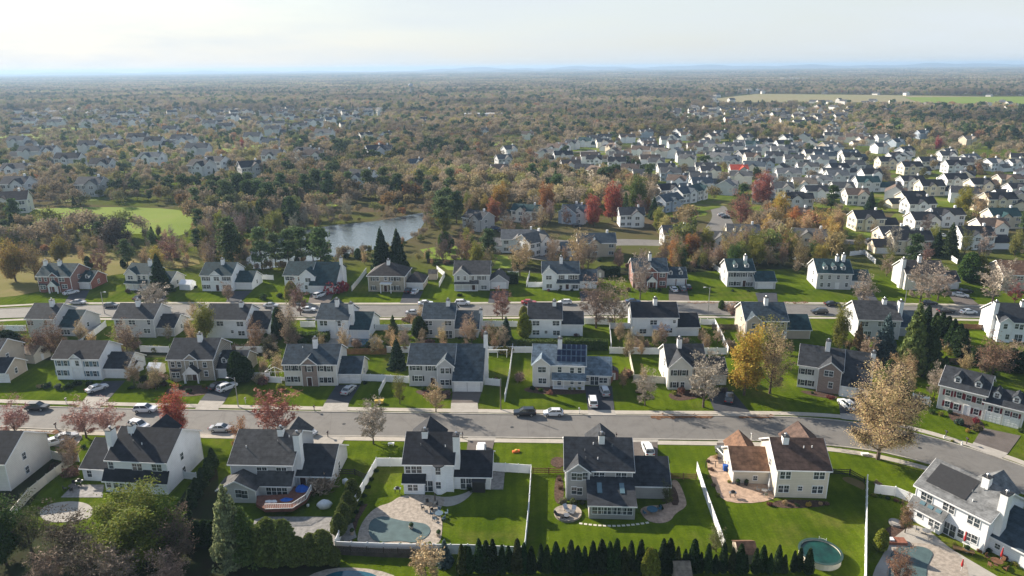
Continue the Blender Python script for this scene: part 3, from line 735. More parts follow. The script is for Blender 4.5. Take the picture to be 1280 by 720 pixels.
h = House('house', "pale house with a left front gable, brown-grey roof and gabled garage", (567.6,343), (611.4,343), 326.2, wall='palegrey', roof='grey', shutter=SHUT)
h.gable(567.6,586,343,p=0.5,wins=[(573,347.5,'s'),(581,347.5,'s')]).wins([(591,347.5,'s'),(602,347.5,'dx'),(605,359,'d'),(574,359,'s'),(592,360,'p')]).shed((569,354.5),(597,354.7), h=2.6, top=3.4, porch=True)
g0 = h.loc(G(612.4,351,z=2.75)); g1 = h.loc(G(635,351.4,z=2.75)); y0 = (g0.y+g1.y)/2
gg = h.body('garage_wing', h.w+.01, g1.x, y0, y0+7.5, 2.75, 0.72, axis='y', parent=h.root)
h.fit(gg, (h.w+g1.x)/2, y0, 0, 'G')
h = House('house', "white house with green-black roof and long porch, centre of the middle street", (678.4,342), (723.6,342), 326.8, roof='slate', shutter=SHUT)
h.gable(678.4,696,342,p=0.6,wins=[(686,347,'d'),(686.5,357.5,'d')]).wins([(702,346.5,'sx'),(714,346.5,'sx'),(720,346.5,'sx'),(701,359,'s'),(719,358.5,'dx'),(709,359,'p')]).shed((696.5,352.5),(723.5,352.5), h=2.6, top=3.4, porch=True).wing((724,351),(745.8,351), 337, doors=2).chim(701.6,321)
h = House('house', "red brick house with white arched door surround and dormered garage, right of centre", (791.9,339.6), (834.6,339.6), 322.8, wall='brick', roof='slate')
h.gable(807,822,339.6,p=0.3,base=False,wall='brick',wins=[(814.5,344,'s')]).wins([(797,344,'s'),(802,344,'s'),(828,344,'d'),(828,354,'d')]).bay(793,803,353,0.7,2.7,wins=[(798,355.5,'d')]).chim(812.5,317)
x, _ = h.onface(815, 356, -1.5)
h.body('porch', x-1.6, x+1.6, -1.6, 0, 2.6, 1.0, axis='y', parent=h.root, wallm=TRIM, oh=0.2, z0=2.3)
for sx in (-1.4, 1.4): MB().box(x+sx-0.12, x+sx+0.12, -1.55, -1.3, 0, 2.3).build('porch_post', TRIM, h.root)
h.fit(h.root, x, 0, 0, 'p')
h.wing((835.5,347.6),(858.5,347.6), 333.8, dormers=2, doors=2, wall='brick')
h = House('house', "white house with teal roof, two dormers and black shuttered windows in a row", (910.6,338.6), (943.6,338.6), 323.8, wall='palegrey', roof='teal', shutter=SHUT)
h.dormers([919.5,933.5]).wins([(915,343.5,'sx'),(922,343.5,'sx'),(930,343.5,'sx'),(939,343.5,'sx'),(915,354.5,'sx'),(922,354.5,'sx'),(930,356,'p'),(937.5,355,'dx')]).wing((943.6,351.6),(970,351.6), 339, doors=1).chim(932,319.5)
h = House('house', "pale house with three dormers on a teal roof, beside bare trees", (1022.9,341), (1066,342), 324, wall='palegrey', roof='teal', shutter=SHUT)
h.dormers([1031.5,1042.5,1054]).wins([(1027,346.5,'s'),(1037,346.5,'s'),(1048,346.5,'s'),(1059,346.5,'s'),(1027,356,'s'),(1036,356,'s'),(1046,358,'w'),(1058,356,'s')]).chim(1047,320).chim(1055,318).wing((1066,350.5),(1088,351), 337, doors=1)
h = House('house', "house with brown roof and bright side wall, hidden behind two bare trees", (1134,342), (1182,343), 325.5, wall='offwhite', roof='darkbrown')
h.wins([(1140,347,'d'),(1155,347,'d'),(1170,347,'d'),(1150,358,'d')]).chim(1130,322,'L').chim(1150,320).wing((1182,351.5),(1200,352), 338, doors=1)
h = House('house', "brown-roofed house at the right photo edge on the middle street", (1256,343), (1300,344), 326, wall='tan', roof='brown')
h.wins([(1262,348,'d'),(1275,348,'d')])
# ------------------------------------------------------------------ ground, streets, water, fields
def inpoly(x, y, poly):
    c = False; n = len(poly); j = n-1
    for i in range(n):
        xi, yi = poly[i]; xj, yj = poly[j]
        if (yi > y) != (yj > y) and x < (xj-xi)*(y-yi)/(yj-yi)+xi: c = not c
        j = i
    return c
POND = [(538,264),(530,280),(516,300),(470,312),(430,318),(400,325),(340,336),(306,337),(310,312),(350,297),(372,290),(410,282),(470,277),(505,270)]
FIELDG = [(15,262),(130,258),(245,262),(240,285),(225,297),(170,292),(60,288),(15,278)]
FIELDS_ = [(-40,330),(60,318),(130,316),(245,318),(252,334),(150,340),(40,368),(-40,376)]
FARF = [(890,124),(945,117.5),(1100,119),(1290,122),(1290,131),(1150,128.5),(1000,128),(905,128)]
FARBLOCK = [(885,123),(945,117),(1100,118.5),(1300,121),(1300,138),(1150,136),(1000,135),(895,134)]
FARF2 = [(1130,122),(1300,121),(1300,132),(1150,129)]
def ground_mat():
    m, nt, N, L, b = nodes_mat("ground_cover")
    geo = N.new("ShaderNodeNewGeometry"); sx = N.new("ShaderNodeSeparateXYZ"); L.new(geo.outputs["Position"], sx.inputs[0])
    def noise(sc, det=4, ro=0.6):
        n = N.new("ShaderNodeTexNoise"); n.inputs["Scale"].default_value = sc; n.inputs["Detail"].default_value = det; n.inputs["Roughness"].default_value = ro
        L.new(geo.outputs["Position"], n.inputs["Vector"]); return n.outputs["Fac"]
    def ramp(fac, p0, p1, c0, c1):
        r = N.new("ShaderNodeValToRGB"); e = r.color_ramp.elements
        e[0].position = p0; e[0].color = (*c0, 1); e[1].position = p1; e[1].color = (*c1, 1); L.new(fac, r.inputs[0]); return r.outputs[0]
    def mix(f, a, b_, bt='MIX'):
        x = N.new("ShaderNodeMix"); x.data_type = 'RGBA'; x.blend_type = bt; L.new(a, x.inputs["A"]); L.new(b_, x.inputs["B"])
        if isinstance(f, float): x.inputs["Factor"].default_value = f
        else: L.new(f, x.inputs["Factor"])
        return x.outputs["Result"]
    lawn = ramp(noise(0.09, 9, 0.75), 0.38, 0.64, (0.048, 0.080, 0.005), (0.100, 0.140, 0.009))
    lawn = mix(ramp(noise(0.05, 8, 0.7), 0.52, 0.70, (0,0,0), (0.75,0.75,0.75)), lawn, ramp(noise(0.9, 4), 0.3, 0.7, (0.095, 0.11, 0.018), (0.17, 0.145, 0.05)))
    lawn = mix(0.8, lawn, ramp(noise(2.5, 5, 0.8), 0.30, 0.70, (0.62, 0.62, 0.62), (1.25, 1.25, 1.2)), 'MULTIPLY')
    wv = N.new("ShaderNodeTexWave"); wv.wave_type = 'BANDS'; wv.bands_direction = 'X'; wv.inputs["Scale"].default_value = 0.16; wv.inputs["Distortion"].default_value = 1.2; wv.inputs["Detail"].default_value = 1
    L.new(geo.outputs["Position"], wv.inputs["Vector"]); lawn = mix(0.5, lawn, ramp(wv.outputs["Fac"], 0.3, 0.7, (0.84, 0.86, 0.84), (1.10, 1.08, 1.1)), 'MULTIPLY')
    lawn = mix(ramp(noise(5.5, 2), 0.66, 0.72, (0,0,0), (0.6,0.6,0.6)), lawn, ramp(noise(0.5, 3), 0.4, 0.6, (0.16, 0.11, 0.04), (0.10, 0.09, 0.02)))
    # leaf fall and bare earth in patches
    wood = ramp(noise(0.02, 6, 0.65), 0.40, 0.60, (0.105, 0.080, 0.050), (0.080, 0.085, 0.028))
    wood = mix(ramp(noise(0.008, 4), 0.52, 0.62, (0,0,0), (0.9,0.9,0.9)), wood, lawn)
    far = N.new("ShaderNodeMapRange"); far.inputs["From Min"].default_value = 272; far.inputs["From Max"].default_value = 315
    nn = N.new("ShaderNodeMath"); nn.operation = 'MULTIPLY_ADD'; L.new(noise(0.02, 3), nn.inputs[0]); nn.inputs[1].default_value = 80.0; L.new(sx.outputs["Y"], nn.inputs[2])
    L.new(nn.outputs[0], far.inputs["Value"])
    L.new(mix(far.outputs["Result"], lawn, wood), b.inputs["Base Color"])
    b.inputs["Roughness"].default_value = 1.0; b.inputs["Specular IOR Level"].default_value = 0.0
    bp = N.new("ShaderNodeBump"); bp.inputs["Strength"].default_value = 0.5; bp.inputs["Distance"].default_value = 0.12
    L.new(noise(3.0, 3), bp.inputs["Height"]); L.new(bp.outputs[0], b.inputs["Normal"])
    return m
GM = ground_mat()
m = MB(); xs = [-16000,-4000,-1200,-400,-100,100,400,1200,4000,16000]; ys = [-120,60,200,500,1200,3000,8000,17000]
m.v = [(x,y,0) for y in ys for x in xs]; nx = len(xs)
m.f = [(j*nx+i, j*nx+i+1, (j+1)*nx+i+1, (j+1)*nx+i) for j in range(len(ys)-1) for i in range(nx-1)]; m.m = [0]*len(m.f)
tag(m.build("ground", GM), kind="structure")
# low wooded ridges that make the skyline
hm = mat("hill_woods", (0.070, 0.062, 0.050), 1.0, 0.25, 0.01)
for (x0, x1, y, hh, sd) in ((-15000, -2500, 15500, 78, 1), (-3000, 7500, 14500, 98, 2), (3000, 15500, 13500, 88, 3), (-1500, 2500, 10500, 52, 4)):
    rr = random.Random(sd); m = MB(); n = 60; k = []
    for i in range(n+1):
        t = i/n; env = min(1, 5*t, 5*(1-t))**0.7
        k.append(hh*env*(0.72+0.16*sin(9*t*pi+sd)+0.10*sin(23*t*pi+2*sd)+0.05*rr.uniform(-1, 1)))
    for i in range(n+1):
        x = x0+(x1-x0)*i/n
        m.v += [(x, y-900, -1), (x, y-400, k[i]*0.75), (x, y, k[i]), (x, y+900, -1)]
    for i in range(n):
        for j in range(3): m.f.append((i*4+j, (i+1)*4+j, (i+1)*4+j+1, i*4+j+1)); m.m.append(0)
    tag(m.build("hill", hm, smooth=True), kind="structure")
def sheet(name, poly, z, mt, kind="structure", px=True):
    q = [G(*p) for p in poly] if px else [Vector((p[0], p[1], 0)) for p in poly]
    a = sum(q[i].x*q[(i+1)%len(q)].y-q[(i+1)%len(q)].x*q[i].y for i in range(len(q)))
    if a < 0: q = q[::-1]
    o = MB().add([(p.x, p.y, z) for p in q], [tuple(range(len(q)))]).build(name, mt)
    return tag(o, kind=kind)
def chaik(pts, n=2, closed=False):
    for _ in range(n):
        r = []
        rng = range(len(pts)) if closed else range(len(pts)-1)
        if not closed: r.append(pts[0])
        for i in rng:
            a, b_ = pts[i], pts[(i+1) % len(pts)]
            r += [tuple(a[k]*.75+b_[k]*.25 for k in range(len(a))), tuple(a[k]*.25+b_[k]*.75 for k in range(len(a)))]
        if not closed: r.append(pts[-1])
        pts = r
    return pts
def gmat(name, stops, scale, rough=1.0, spec=0.05, bump=0.0, det=7):
    m, nt, N, L, b = nodes_mat(name)
    geo = N.new("ShaderNodeNewGeometry"); n = N.new("ShaderNodeTexNoise"); n.inputs["Scale"].default_value = scale; n.inputs["Detail"].default_value = det; n.inputs["Roughness"].default_value = 0.7
    L.new(geo.outputs["Position"], n.inputs["Vector"])
    r = N.new("ShaderNodeValToRGB"); e = r.color_ramp.elements
    e[0].position = stops[0][0]; e[0].color = (*stops[0][1], 1); e[1].position = stops[-1][0]; e[1].color = (*stops[-1][1], 1)
    for p, c in stops[1:-1]:
        x = e.new(p); x.color = (*c, 1)
    L.new(n.outputs["Fac"], r.inputs[0]); L.new(r.outputs[0], b.inputs["Base Color"])
    b.inputs["Roughness"].default_value = rough; b.inputs["Specular IOR Level"].default_value = spec
    if bump:
        bp = N.new("ShaderNodeBump"); bp.inputs["Strength"].default_value = bump; bp.inputs["Distance"].default_value = 0.1
        n2 = N.new("ShaderNodeTexNoise"); n2.inputs["Scale"].default_value = 0.8; L.new(geo.outputs["Position"], n2.inputs["Vector"])
        L.new(n2.outputs["Fac"], bp.inputs["Height"]); L.new(bp.outputs[0], b.inputs["Normal"])
    return m
ROADM = gmat("street_asphalt", [(0.30, (0.125, 0.118, 0.110)), (0.5, (0.158, 0.150, 0.140)), (0.72, (0.180, 0.172, 0.160))], 0.35, 0.85, 0.3, det=10)
def cracks(m):     # sealed joints and patched seams across the street
    nt = m.node_tree; N, L = nt.nodes, nt.links; b = N["Principled BSDF"]; src = b.inputs["Base Color"].links[0].from_socket
    geo = N.new("ShaderNodeNewGeometry"); v = N.new("ShaderNodeTexVoronoi"); v.feature = 'DISTANCE_TO_EDGE'; v.inputs["Scale"].default_value = 0.13
    mp_ = N.new("ShaderNodeMapping"); mp_.inputs["Scale"].default_value = (1, 0.45, 1); L.new(geo.outputs["Position"], mp_.inputs[0]); L.new(mp_.outputs[0], v.inputs["Vector"])
    r = N.new("ShaderNodeValToRGB"); r.color_ramp.elements[0].color = (0.86, 0.86, 0.86, 1); r.color_ramp.elements[1].position = 0.016; r.color_ramp.elements[1].color = (1, 1, 1, 1)
    L.new(v.outputs["Distance"], r.inputs[0]); x = N.new("ShaderNodeMix"); x.data_type = 'RGBA'; x.blend_type = 'MULTIPLY'; x.inputs["Factor"].default_value = 1
    L.new(src, x.inputs["A"]); L.new(r.outputs[0], x.inputs["B"]); L.new(x.outputs["Result"], b.inputs["Base Color"])
cracks(ROADM)
WALKM = gmat("sidewalk_concrete", [(0.3, (0.34, 0.31, 0.27)), (0.7, (0.47, 0.43, 0.37))], 0.5, 0.9)
CONCG = gmat("kerb_concrete", [(0.3, (0.30, 0.28, 0.25)), (0.7, (0.42, 0.39, 0.35))], 0.6, 0.9)
DRIVE = gmat("drive_asphalt", [(0.3, (0.038, 0.042, 0.052)), (0.7, (0.062, 0.066, 0.076))], 0.4, 0.9, 0.2)
DRIVEB = gmat("old_drive_asphalt", [(0.3, (0.10, 0.085, 0.075)), (0.7, (0.15, 0.13, 0.12))], 0.4, 0.9, 0.2)
STRAW = gmat("dry_meadow", [(0.3, (0.20, 0.155, 0.06)), (0.5, (0.15, 0.14, 0.04)), (0.7, (0.24, 0.18, 0.085))], 0.03)
MEADOW = gmat("green_meadow", [(0.3, (0.13, 0.19, 0.025)), (0.6, (0.17, 0.22, 0.035)), (0.75, (0.20, 0.20, 0.06))], 0.03)
FARG = gmat("far_field", [(0.35, (0.26, 0.21, 0.13)), (0.6, (0.20, 0.20, 0.09)), (0.7, (0.15, 0.18, 0.08))], 0.0012)
wm, nt, N, L, b = nodes_mat("pond_water")
b.inputs["Base Color"].default_value = (0.09, 0.115, 0.125, 1); b.inputs["Roughness"].default_value = 0.12; b.inputs["IOR"].default_value = 1.4
b.inputs["Specular IOR Level"].default_value = 1.0
geo = N.new("ShaderNodeNewGeometry"); n = N.new("ShaderNodeTexNoise"); n.inputs["Scale"].default_value = 0.8; n.inputs["Detail"].default_value = 3
L.new(geo.outputs["Position"], n.inputs["Vector"]); bp = N.new("ShaderNodeBump"); bp.inputs["Strength"].default_value = 0.7; bp.inputs["Distance"].default_value = 0.25
L.new(n.outputs["Fac"], bp.inputs["Height"]); L.new(bp.outputs[0], b.inputs["Normal"])
sheet("pond_water", chaik(POND, 2, True), 0.06, wm)
sheet("meadow", chaik(FIELDG, 2, True), 0.05, MEADOW)
sheet("dry_field", chaik(FIELDS_, 1, True), 0.05, STRAW)
sheet("far_field", FARF, 0.5, FARG); sheet("far_field", FARF2, 0.8, MEADOW)
for poly, mm_ in (([(300,190),(318,181),(332,181),(330,190)], MEADOW), ([(528,156),(540,150),(590,150),(592,156)], STRAW), ([(-20,173),(-20,168),(60,168),(75,173)], MEADOW),
               ([(45,161),(50,159),(110,159),(100,162)], MEADOW), ([(195,176),(190,171),(212,170),(218,178)], MEADOW), ([(355,216),(362,212),(392,213),(398,232),(350,236)], MEADOW),
               ([(265,190),(275,182),(310,182),(318,190)], MEADOW), ([(395,170),(360,172),(355,176),(385,178)], MEADOW), ([(120,216),(130,210),(165,210),(160,217)], MEADOW),
               ([(540,325),(525,312),(560,306),(640,322),(640,335),(560,338)], MEADOW), ([(400,240),(420,236),(440,250),(410,262)], MEADOW), ([(610,178),(640,176),(642,181),(615,182)], MEADOW),
               ([(1060,294),(1060,290),(1110,290),(1130,298),(1100,300)], MEADOW), ([(1215,285),(1220,280),(1242,281),(1245,287)], MEADOW), ([(1205,212),(1210,208),(1235,209),(1240,214)], MEADOW)):
    sheet("far_lawn", poly, 0.03 if poly[0][1] > 250 else 0.15, mm_)
def strip(name, pts, w, z0, z1, mt, kind="structure"):
    """raised strip along a world polyline"""
    m = MB(); n = len(pts); L_, R_ = [], []
    for i, p in enumerate(pts):
        a = pts[max(i-1, 0)]; b_ = pts[min(i+1, n-1)]; d = Vector((b_[0]-a[0], b_[1]-a[1], 0)).normalized(); s_ = Vector((-d.y, d.x, 0))*w/2
        L_.append(Vector((p[0], p[1], 0))+s_); R_.append(Vector((p[0], p[1], 0))-s_)
    for i in range(n):
        m.v += [(R_[i].x, R_[i].y, z0), (L_[i].x, L_[i].y, z0), (L_[i].x, L_[i].y, z1), (R_[i].x, R_[i].y, z1)]
    for i in range(n-1):
        a, c = i*4, (i+1)*4
        m.f += [(a+3, c+3, c+2, a+2), (a, a+3, a+2, a+1)] if False else [(a+3, c+3, c+2, a+2), (a, c, c+3, a+3), (a+2, c+2, c+1, a+1)]
    m.f += [(0, 3, 2, 1), ((n-1)*4, (n-1)*4+1, (n-1)*4+2, (n-1)*4+3)]; m.m = [0]*len(m.f)
    o = m.build(name, mt)
    return tag(o, kind=kind) if kind else o
def sm(pts, step=4.0):
    """photo polyline -> smooth world polyline"""
    w_ = [(G(*p).x, G(*p).y) for p in pts]
    return chaik(w_, 2)
def street(name, far, near, kerb=True):
    F = sm(far); Nn = sm(near)
    def res(pts, n=60):
        d = [0]
        for a, b_ in zip(pts, pts[1:]): d.append(d[-1]+hypot(b_[0]-a[0], b_[1]-a[1]))
        out = []
        for i in range(n+1):
            t = d[-1]*i/n; j = max(k for k in range(len(d)) if d[k] <= t+1e-9); j = min(j, len(pts)-2)
            f = (t-d[j])/max(1e-6, d[j+1]-d[j]); out.append((pts[j][0]*(1-f)+pts[j+1][0]*f, pts[j][1]*(1-f)+pts[j+1][1]*f))
        return out
    A, B = res(F), res(Nn); m = MB(); n = len(A)
    m.v = [(p[0], p[1], 0.006) for p in B]+[(p[0], p[1], 0.006) for p in A]
    m.f = [(i, i+1, n+i+1, n+i) for i in range(n-1)]; m.m = [0]*len(m.f)
    tag(m.build(name, ROADM), kind="structure")
    if kerb:
        strip("kerb", A, 0.35, 0, 0.12, CONCG); strip("kerb", B, 0.35, 0, 0.12, CONCG)
    return A, B
ST1F = [(-120,503),(-40,506),(60,509),(216,512),(416,515),(616,518),(816,519.6),(912,520),(980,520.8),(1049,525),(1135.5,539),(1216,561),(1300,590),(1380,625)]
ST1N = [(-120,528),(-40,532),(24,535),(168,540.5),(390,545),(515,546),(650,547.2),(869,549.8),(950,550.6),(1032,556),(1100,564),(1164,580),(1280,616),(1360,652)]
street("street", ST1F, ST1N)
WK1F = [(-120,496),(-40,500),(30,502.5),(216,507),(416,511),(616,514.2),(816,516),(912,516.2),(980,516.5),(1049,520),(1100,527),(1146,536.5),(1202,553),(1280,578),(1340,605)]
WK1N = [(-120,533),(-40,536),(24,539),(244,545.3),(390,547.6),(515,549.5),(650,551),(893,554.5),(950,555),(1066,563.5),(1164,586),(1280,625)]
strip("sidewalk", sm(WK1F), 1.6, 0, 0.07, WALKM); strip("sidewalk", sm(WK1N), 1.5, 0, 0.07, WALKM)
ST2F = [(-140,392),(-40,388),(0,386),(100,381.5),(216,380.5),(400,382),(616,381),(786,378.5),(868,379),(1000,381),(1156,382.5),(1300,384),(1420,388)]
ST2N = [(-140,408),(-40,400),(0,397.5),(60,396),(216,397),(472,396.4),(616,395.2),(816,393.6),(1000,394.5),(1221,397),(1300,399),(1420,404)]
street("street", ST2F, ST2N)
WK2F = [(-140,388),(-40,384),(0,383),(60,379.5),(216,378.4),(400,380),(616,378.8),(786,376.6),(868,377),(1000,379),(1156,380),(1420,386)]
WK2N = [(-140,411),(0,400.5),(60,398.5),(216,399.5),(472,398.8),(616,397.5),(816,396),(1000,397),(1221,399.6),(1420,407)]
strip("sidewalk", sm(WK2F), 1.5, 0, 0.07, WALKM); strip("sidewalk", sm(WK2N), 1.5, 0, 0.07, WALKM)
# further streets seen between the houses
street("street", [(1040,299),(1100,300),(1180,299),(1300,300)], [(1040,305),(1100,306),(1180,305.5),(1300,307)], False)
sheet("side_street", chaik([(886,256),(908,256),(912,272),(928,298),(934,306),(896,306),(884,296),(880,285),(892,272)],2,True), 0.010, ROADM)
street("street", [(1100,249),(1200,255),(1300,266)], [(1100,253),(1200,259),(1300,271)], False)
cc = G(692, 312); k = [(cc.x+17*cos(a), cc.y+17*sin(a)) for a in [2*pi*i/32 for i in range(32)]]
sheet("cul_de_sac", k, 0.012, ROADM, px=False)
street("street", [(700,302),(770,298),(850,301),(900,306)], [(700,312),(770,306),(850,308),(900,312)], False)
street("street", [(-20,262),(20,258),(60,262)], [(-20,268),(20,263),(62,266)], False)
street("street", [(700,186),(760,186),(800,200),(850,205)], [(700,190),(760,190),(800,206),(850,211)], False)
# driveways: asphalt slab, then the pale concrete apron where it crosses the pavement
DRV = [([(128,477),(157,476),(138,497),(108,496)], [(108,496),(138,497),(124,509.5),(98,508.5)], DRIVE),
 ([(269,479),(295,479),(281,502),(250,501)], [(250,501),(281,502),(272,512.5),(244,511.5)], DRIVE),
 ([(421,481),(451,481),(436,504),(406,504)], [(406,504),(436,504),(434,514),(401,514)], DRIVE),
 ([(566,490),(602,490),(598,504),(564,504)], [(564,504),(597,504),(598,516),(563,516)], DRIVEB),
 ([(731,483),(765,483),(768,513),(735,513)], [(735,513),(768,513),(770,518.5),(735,518.5)], DRIVE),
 ([(883,489),(915,489),(938,516),(893,514)], [(893,514),(938,516),(940,519.5),(898,519.5)], DRIVE),
 ([(1048,498),(1083,500),(1072,518),(1050,517)], [(1050,517),(1072,518),(1078,527),(1052,524)], DRIVE),
 ([(1228,535),(1276,545),(1260,567),(1217,553)], [(1217,553),(1260,567),(1252,573),(1212,559)], DRIVEB),
 ([(103,547),(94,560),(64,558),(80,543)], [(86,539),(100,538.5),(103,547),(80,543)], CONCG),
 ([(388,550),(430,550),(422,566),(380,563)], [(388,545.5),(432,546),(430,550),(388,550)], CONCG),
 ([(585,551),(618,551),(615,565),(583,564)], [(585,547),(620,547),(618,551),(585,551)], DRIVEB),
 ([(789,553),(822,553),(822,571),(790,570)], [(788,549.5),(823,549.8),(822,553),(789,553)], DRIVEB),
 ([(896,554),(930,554),(912,580),(898,580)], [(898,550.2),(932,550.6),(930,554),(896,554)], DRIVEB),
 ([(90,363),(112,363),(104,379),(80,380)], None, DRIVE), ([(186,362),(210,362),(205,378),(180,378)], None, DRIVE),
 ([(290,364),(316,363),(300,378),(282,378)], None, DRIVE), ([(390,361),(420,361),(412,379),(385,379)], None, DRIVEB),
 ([(505,364),(529,364),(522,379),(500,379)], None, DRIVE), ([(613,364),(636,364),(634,379),(610,379)], None, DRIVE),
 ([(724,364),(746,364),(748,377),(726,377)], None, DRIVE), ([(836,362),(859,362),(862,376),(836,376)], None, DRIVEB),
 ([(944,366),(971,366),(972,378),(948,378)], None, DRIVE), ([(1068,364),(1090,364),(1100,380),(1075,380)], None, DRIVE),
 ([(1182,364),(1202,364),(1225,382),(1195,381)], None, DRIVEB),
 ([(92,396.5),(113,396.5),(128,408),(104,420)], None, CONCG)]
for dpoly, ap, mm_ in DRV:
    sheet("driveway", dpoly, 0.074, mm_)
    if ap: sheet("driveway_apron", ap, 0.082, CONCG)
# fallen leaves swept along the kerb
LITTER = gmat("leaf_litter", [(0.35, (0.10, 0.055, 0.03)), (0.65, (0.22, 0.12, 0.07))], 1.5, bump=0.8)
def litter(x0, x1, y, n, rad, seed):
    rr = random.Random(seed); m = MB()
    for i in range(n):
        p = G(rr.uniform(x0, x1), y+rr.gauss(0, rad)); s_ = rr.uniform(0.15, 0.5); a = rr.uniform(0, pi)
        m.add([(p.x+s_*cos(a+k)*(1.5 if k_ % 2 else 1), p.y+s_*sin(a+k), 0.02+0.10*rr.random()) for k_, k in enumerate((0, 1.3, 2.9, 4.4))], [(0,1,2,3)])
    tag(m.build("fallen_leaves", LITTER), "drift of fallen brown leaves along the kerb", "leaves", kind="stuff")
litter(815, 890, 520.5, 500, 0.9, 1); litter(925, 965, 521, 160, 0.7, 2); litter(20, 75, 541, 160, 1.0, 3); litter(860, 1010, 378.5, 300, 0.5, 4)
# beds, patios and pools
def slabpoly(name, poly, z0, z1, mt, label, cat, smooth=2, group=None):
    q = [(G(*p).x, G(*p).y) for p in (chaik(poly, smooth, True) if smooth else poly)]
    return tag(MB().prism(q, z0, z1).build(name, mt), label, cat, group)
sheet("patio", chaik([(472,633),(488,629),(500,620),(520,618),(550,620),(558,625),(548,640),(554,652),(550,686),(500,688),(446,684),(448,662),(458,645)],2,True), 0.05, STONEW)
pl = slabpoly("swimming_pool", [(462,651),(478,645),(492,649),(505,652),(518,653),(536,656),(539,668),(520,680),(500,676),(470,679),(460,668)], 0.02, 0.12, COVER, "covered kidney shaped swimming pool in the white fenced yard", "swimming pool")
sheet("patio", chaik([(534,620),(560,622),(578,618),(588,613),(592,614),(585,623),(570,632),(552,634)],2,True), 0.045, CONCG)
sheet("path", [(615,590),(631,590),(629,612),(613,612)], 0.04, PAVERG)
sheet("garden_bed", [(430,673),(437,660),(452,630),(460,630),(448,650),(440,680),(432,684)], 0.03, MULCH)
slabpoly("round_patio", [(692,638),(700,634),(712,632),(724,636),(728,643),(724,650),(712,654),(700,652),(693,646)], 0.0, 0.35, STONEW, "round raised stone patio behind the grey house", "patio")
sheet("patio", chaik([(797,633),(838,631),(844,615),(838,600),(848,600),(858,625),(858,634),(844,642),(838,652),(822,655),(806,650)],2,True), 0.04, PAVER)
sheet("patio", chaik([(884,570),(902,570),(912,582),(919,604),(970,605),(972,622),(950,629),(912,629),(898,620),(890,600),(884,585)],1,True), 0.05, PAVER)
PALEST = mat("pale_stone", (.62,.58,.50), .85, .08, 2)
for i in range(15):
    t = i/14; p = G(726+t*83, 652.5+5.5*sin(pi*(0.12+0.76*t))-1*t)
    tag(MB().box(-0.26, 0.26, -0.2, 0.2, 0, 0.05).build("stepping_stone", PALEST, None, (p.x, p.y, 0), -0.2+0.4*t), "pale square stepping stone, %s from the left, on the lawn behind the sunroom" % ordw(i+1), "stone", "stepping stones across the lawn")
sheet("patio", chaik([(1106,690),(1110,678),(1128,664),(1140,655),(1160,662),(1185,684),(1205,696),(1280,740),(1280,770),(1090,770),(1088,720)],2,True), 0.05, CONCG)
sheet("patio", chaik([(1122,683),(1136,678),(1156,680),(1178,682),(1200,694),(1212,712),(1210,760),(1100,760),(1110,705)],2,True), 0.058, STONEW)
slabpoly("swimming_pool", [(1113,690),(1126,684),(1142,683),(1158,685),(1167,692),(1163,700),(1157,712),(1158,760),(1105,770),(1112,708)], 0.02, 0.14, COVER, "covered swimming pool beside the white house at lower right", "swimming pool")
sheet("patio", chaik([(46,641),(60,630),(90,626),(112,630),(118,640),(110,650),(60,655)],2,True), 0.05, CONCG)
sheet("patio", [(76,622),(92,606),(130,606),(128,622)], 0.05, PAVERG)
sheet("patio", [(318,650),(330,646),(428,646),(440,652),(446,672),(420,682),(340,690),(312,680)], 0.04, PAVERG)
slabpoly("swimming_pool", [(330,654),(360,650),(400,653),(412,662),(402,674),(360,678),(330,672)], 0.02, 0.12, PAVERG, "grey covered pool among evergreens behind the grey house", "swimming pool")
sheet("pool_surround", [(395,425),(405,420),(425,419.5),(470,421),(480,427),(472,433),(430,434),(400,433)], 0.04, CONC)
POOLW = mat("pool_water", (0.02, 0.10, 0.14), 0.1, 0.2, 1, spec=0.8)
slabpoly("swimming_pool", [(441,430),(440,426),(450,424),(462,424),(474,427),(476,431),(466,433.5),(448,433)], 0.0, 0.1, POOLW, "small blue pool inside the pale surround, middle row", "swimming pool")
slabpoly("patio_bed", [(687,580),(690,573),(698,571),(706,574),(706,582),(697,586)], 0, 0.08, MULCH, "mulched planting ring on the lawn beside the grey house", "garden bed")
sheet("garden_bed", chaik([(694,596),(702,592),(706,618),(700,632),(692,625)],2,True), 0.03, MULCH)
sheet("garden_bed", chaik([(838,605),(846,612),(850,632),(838,632)],1,True), 0.06, MULCH)
sheet("garden_bed", chaik([(1100,680),(1105,660),(1130,652),(1132,664),(1110,676)],2,True), 0.03, MULCH)
sheet("garden_bed", chaik([(960,632),(975,624),(1036,626),(1034,633),(985,636)],1,True), 0.03, MULCH)
sheet("garden_bed", chaik([(1194,505),(1182,520),(1200,532),(1228,542),(1232,530),(1215,518)],2,True), 0.03, MULCH)
sheet("garden_bed", chaik([(520,487),(560,488),(566,500),(540,497),(520,492)],2,True), 0.03, MULCH)
sheet("garden_bed", chaik([(655,484),(690,482),(735,487),(735,492),(690,494),(655,490)],2,True), 0.03, MULCH)
sheet("garden_bed", chaik([(836,490),(880,486),(885,495),(850,502),(836,498)],2,True), 0.03, MULCH)
sheet("garden_bed", chaik([(996,487),(1045,492),(1048,500),(1010,494)],2,True), 0.03, MULCH)
sheet("garden_bed", chaik([(212,483),(268,481),(266,492),(230,497),(205,492)],2,True), 0.03, MULCH)

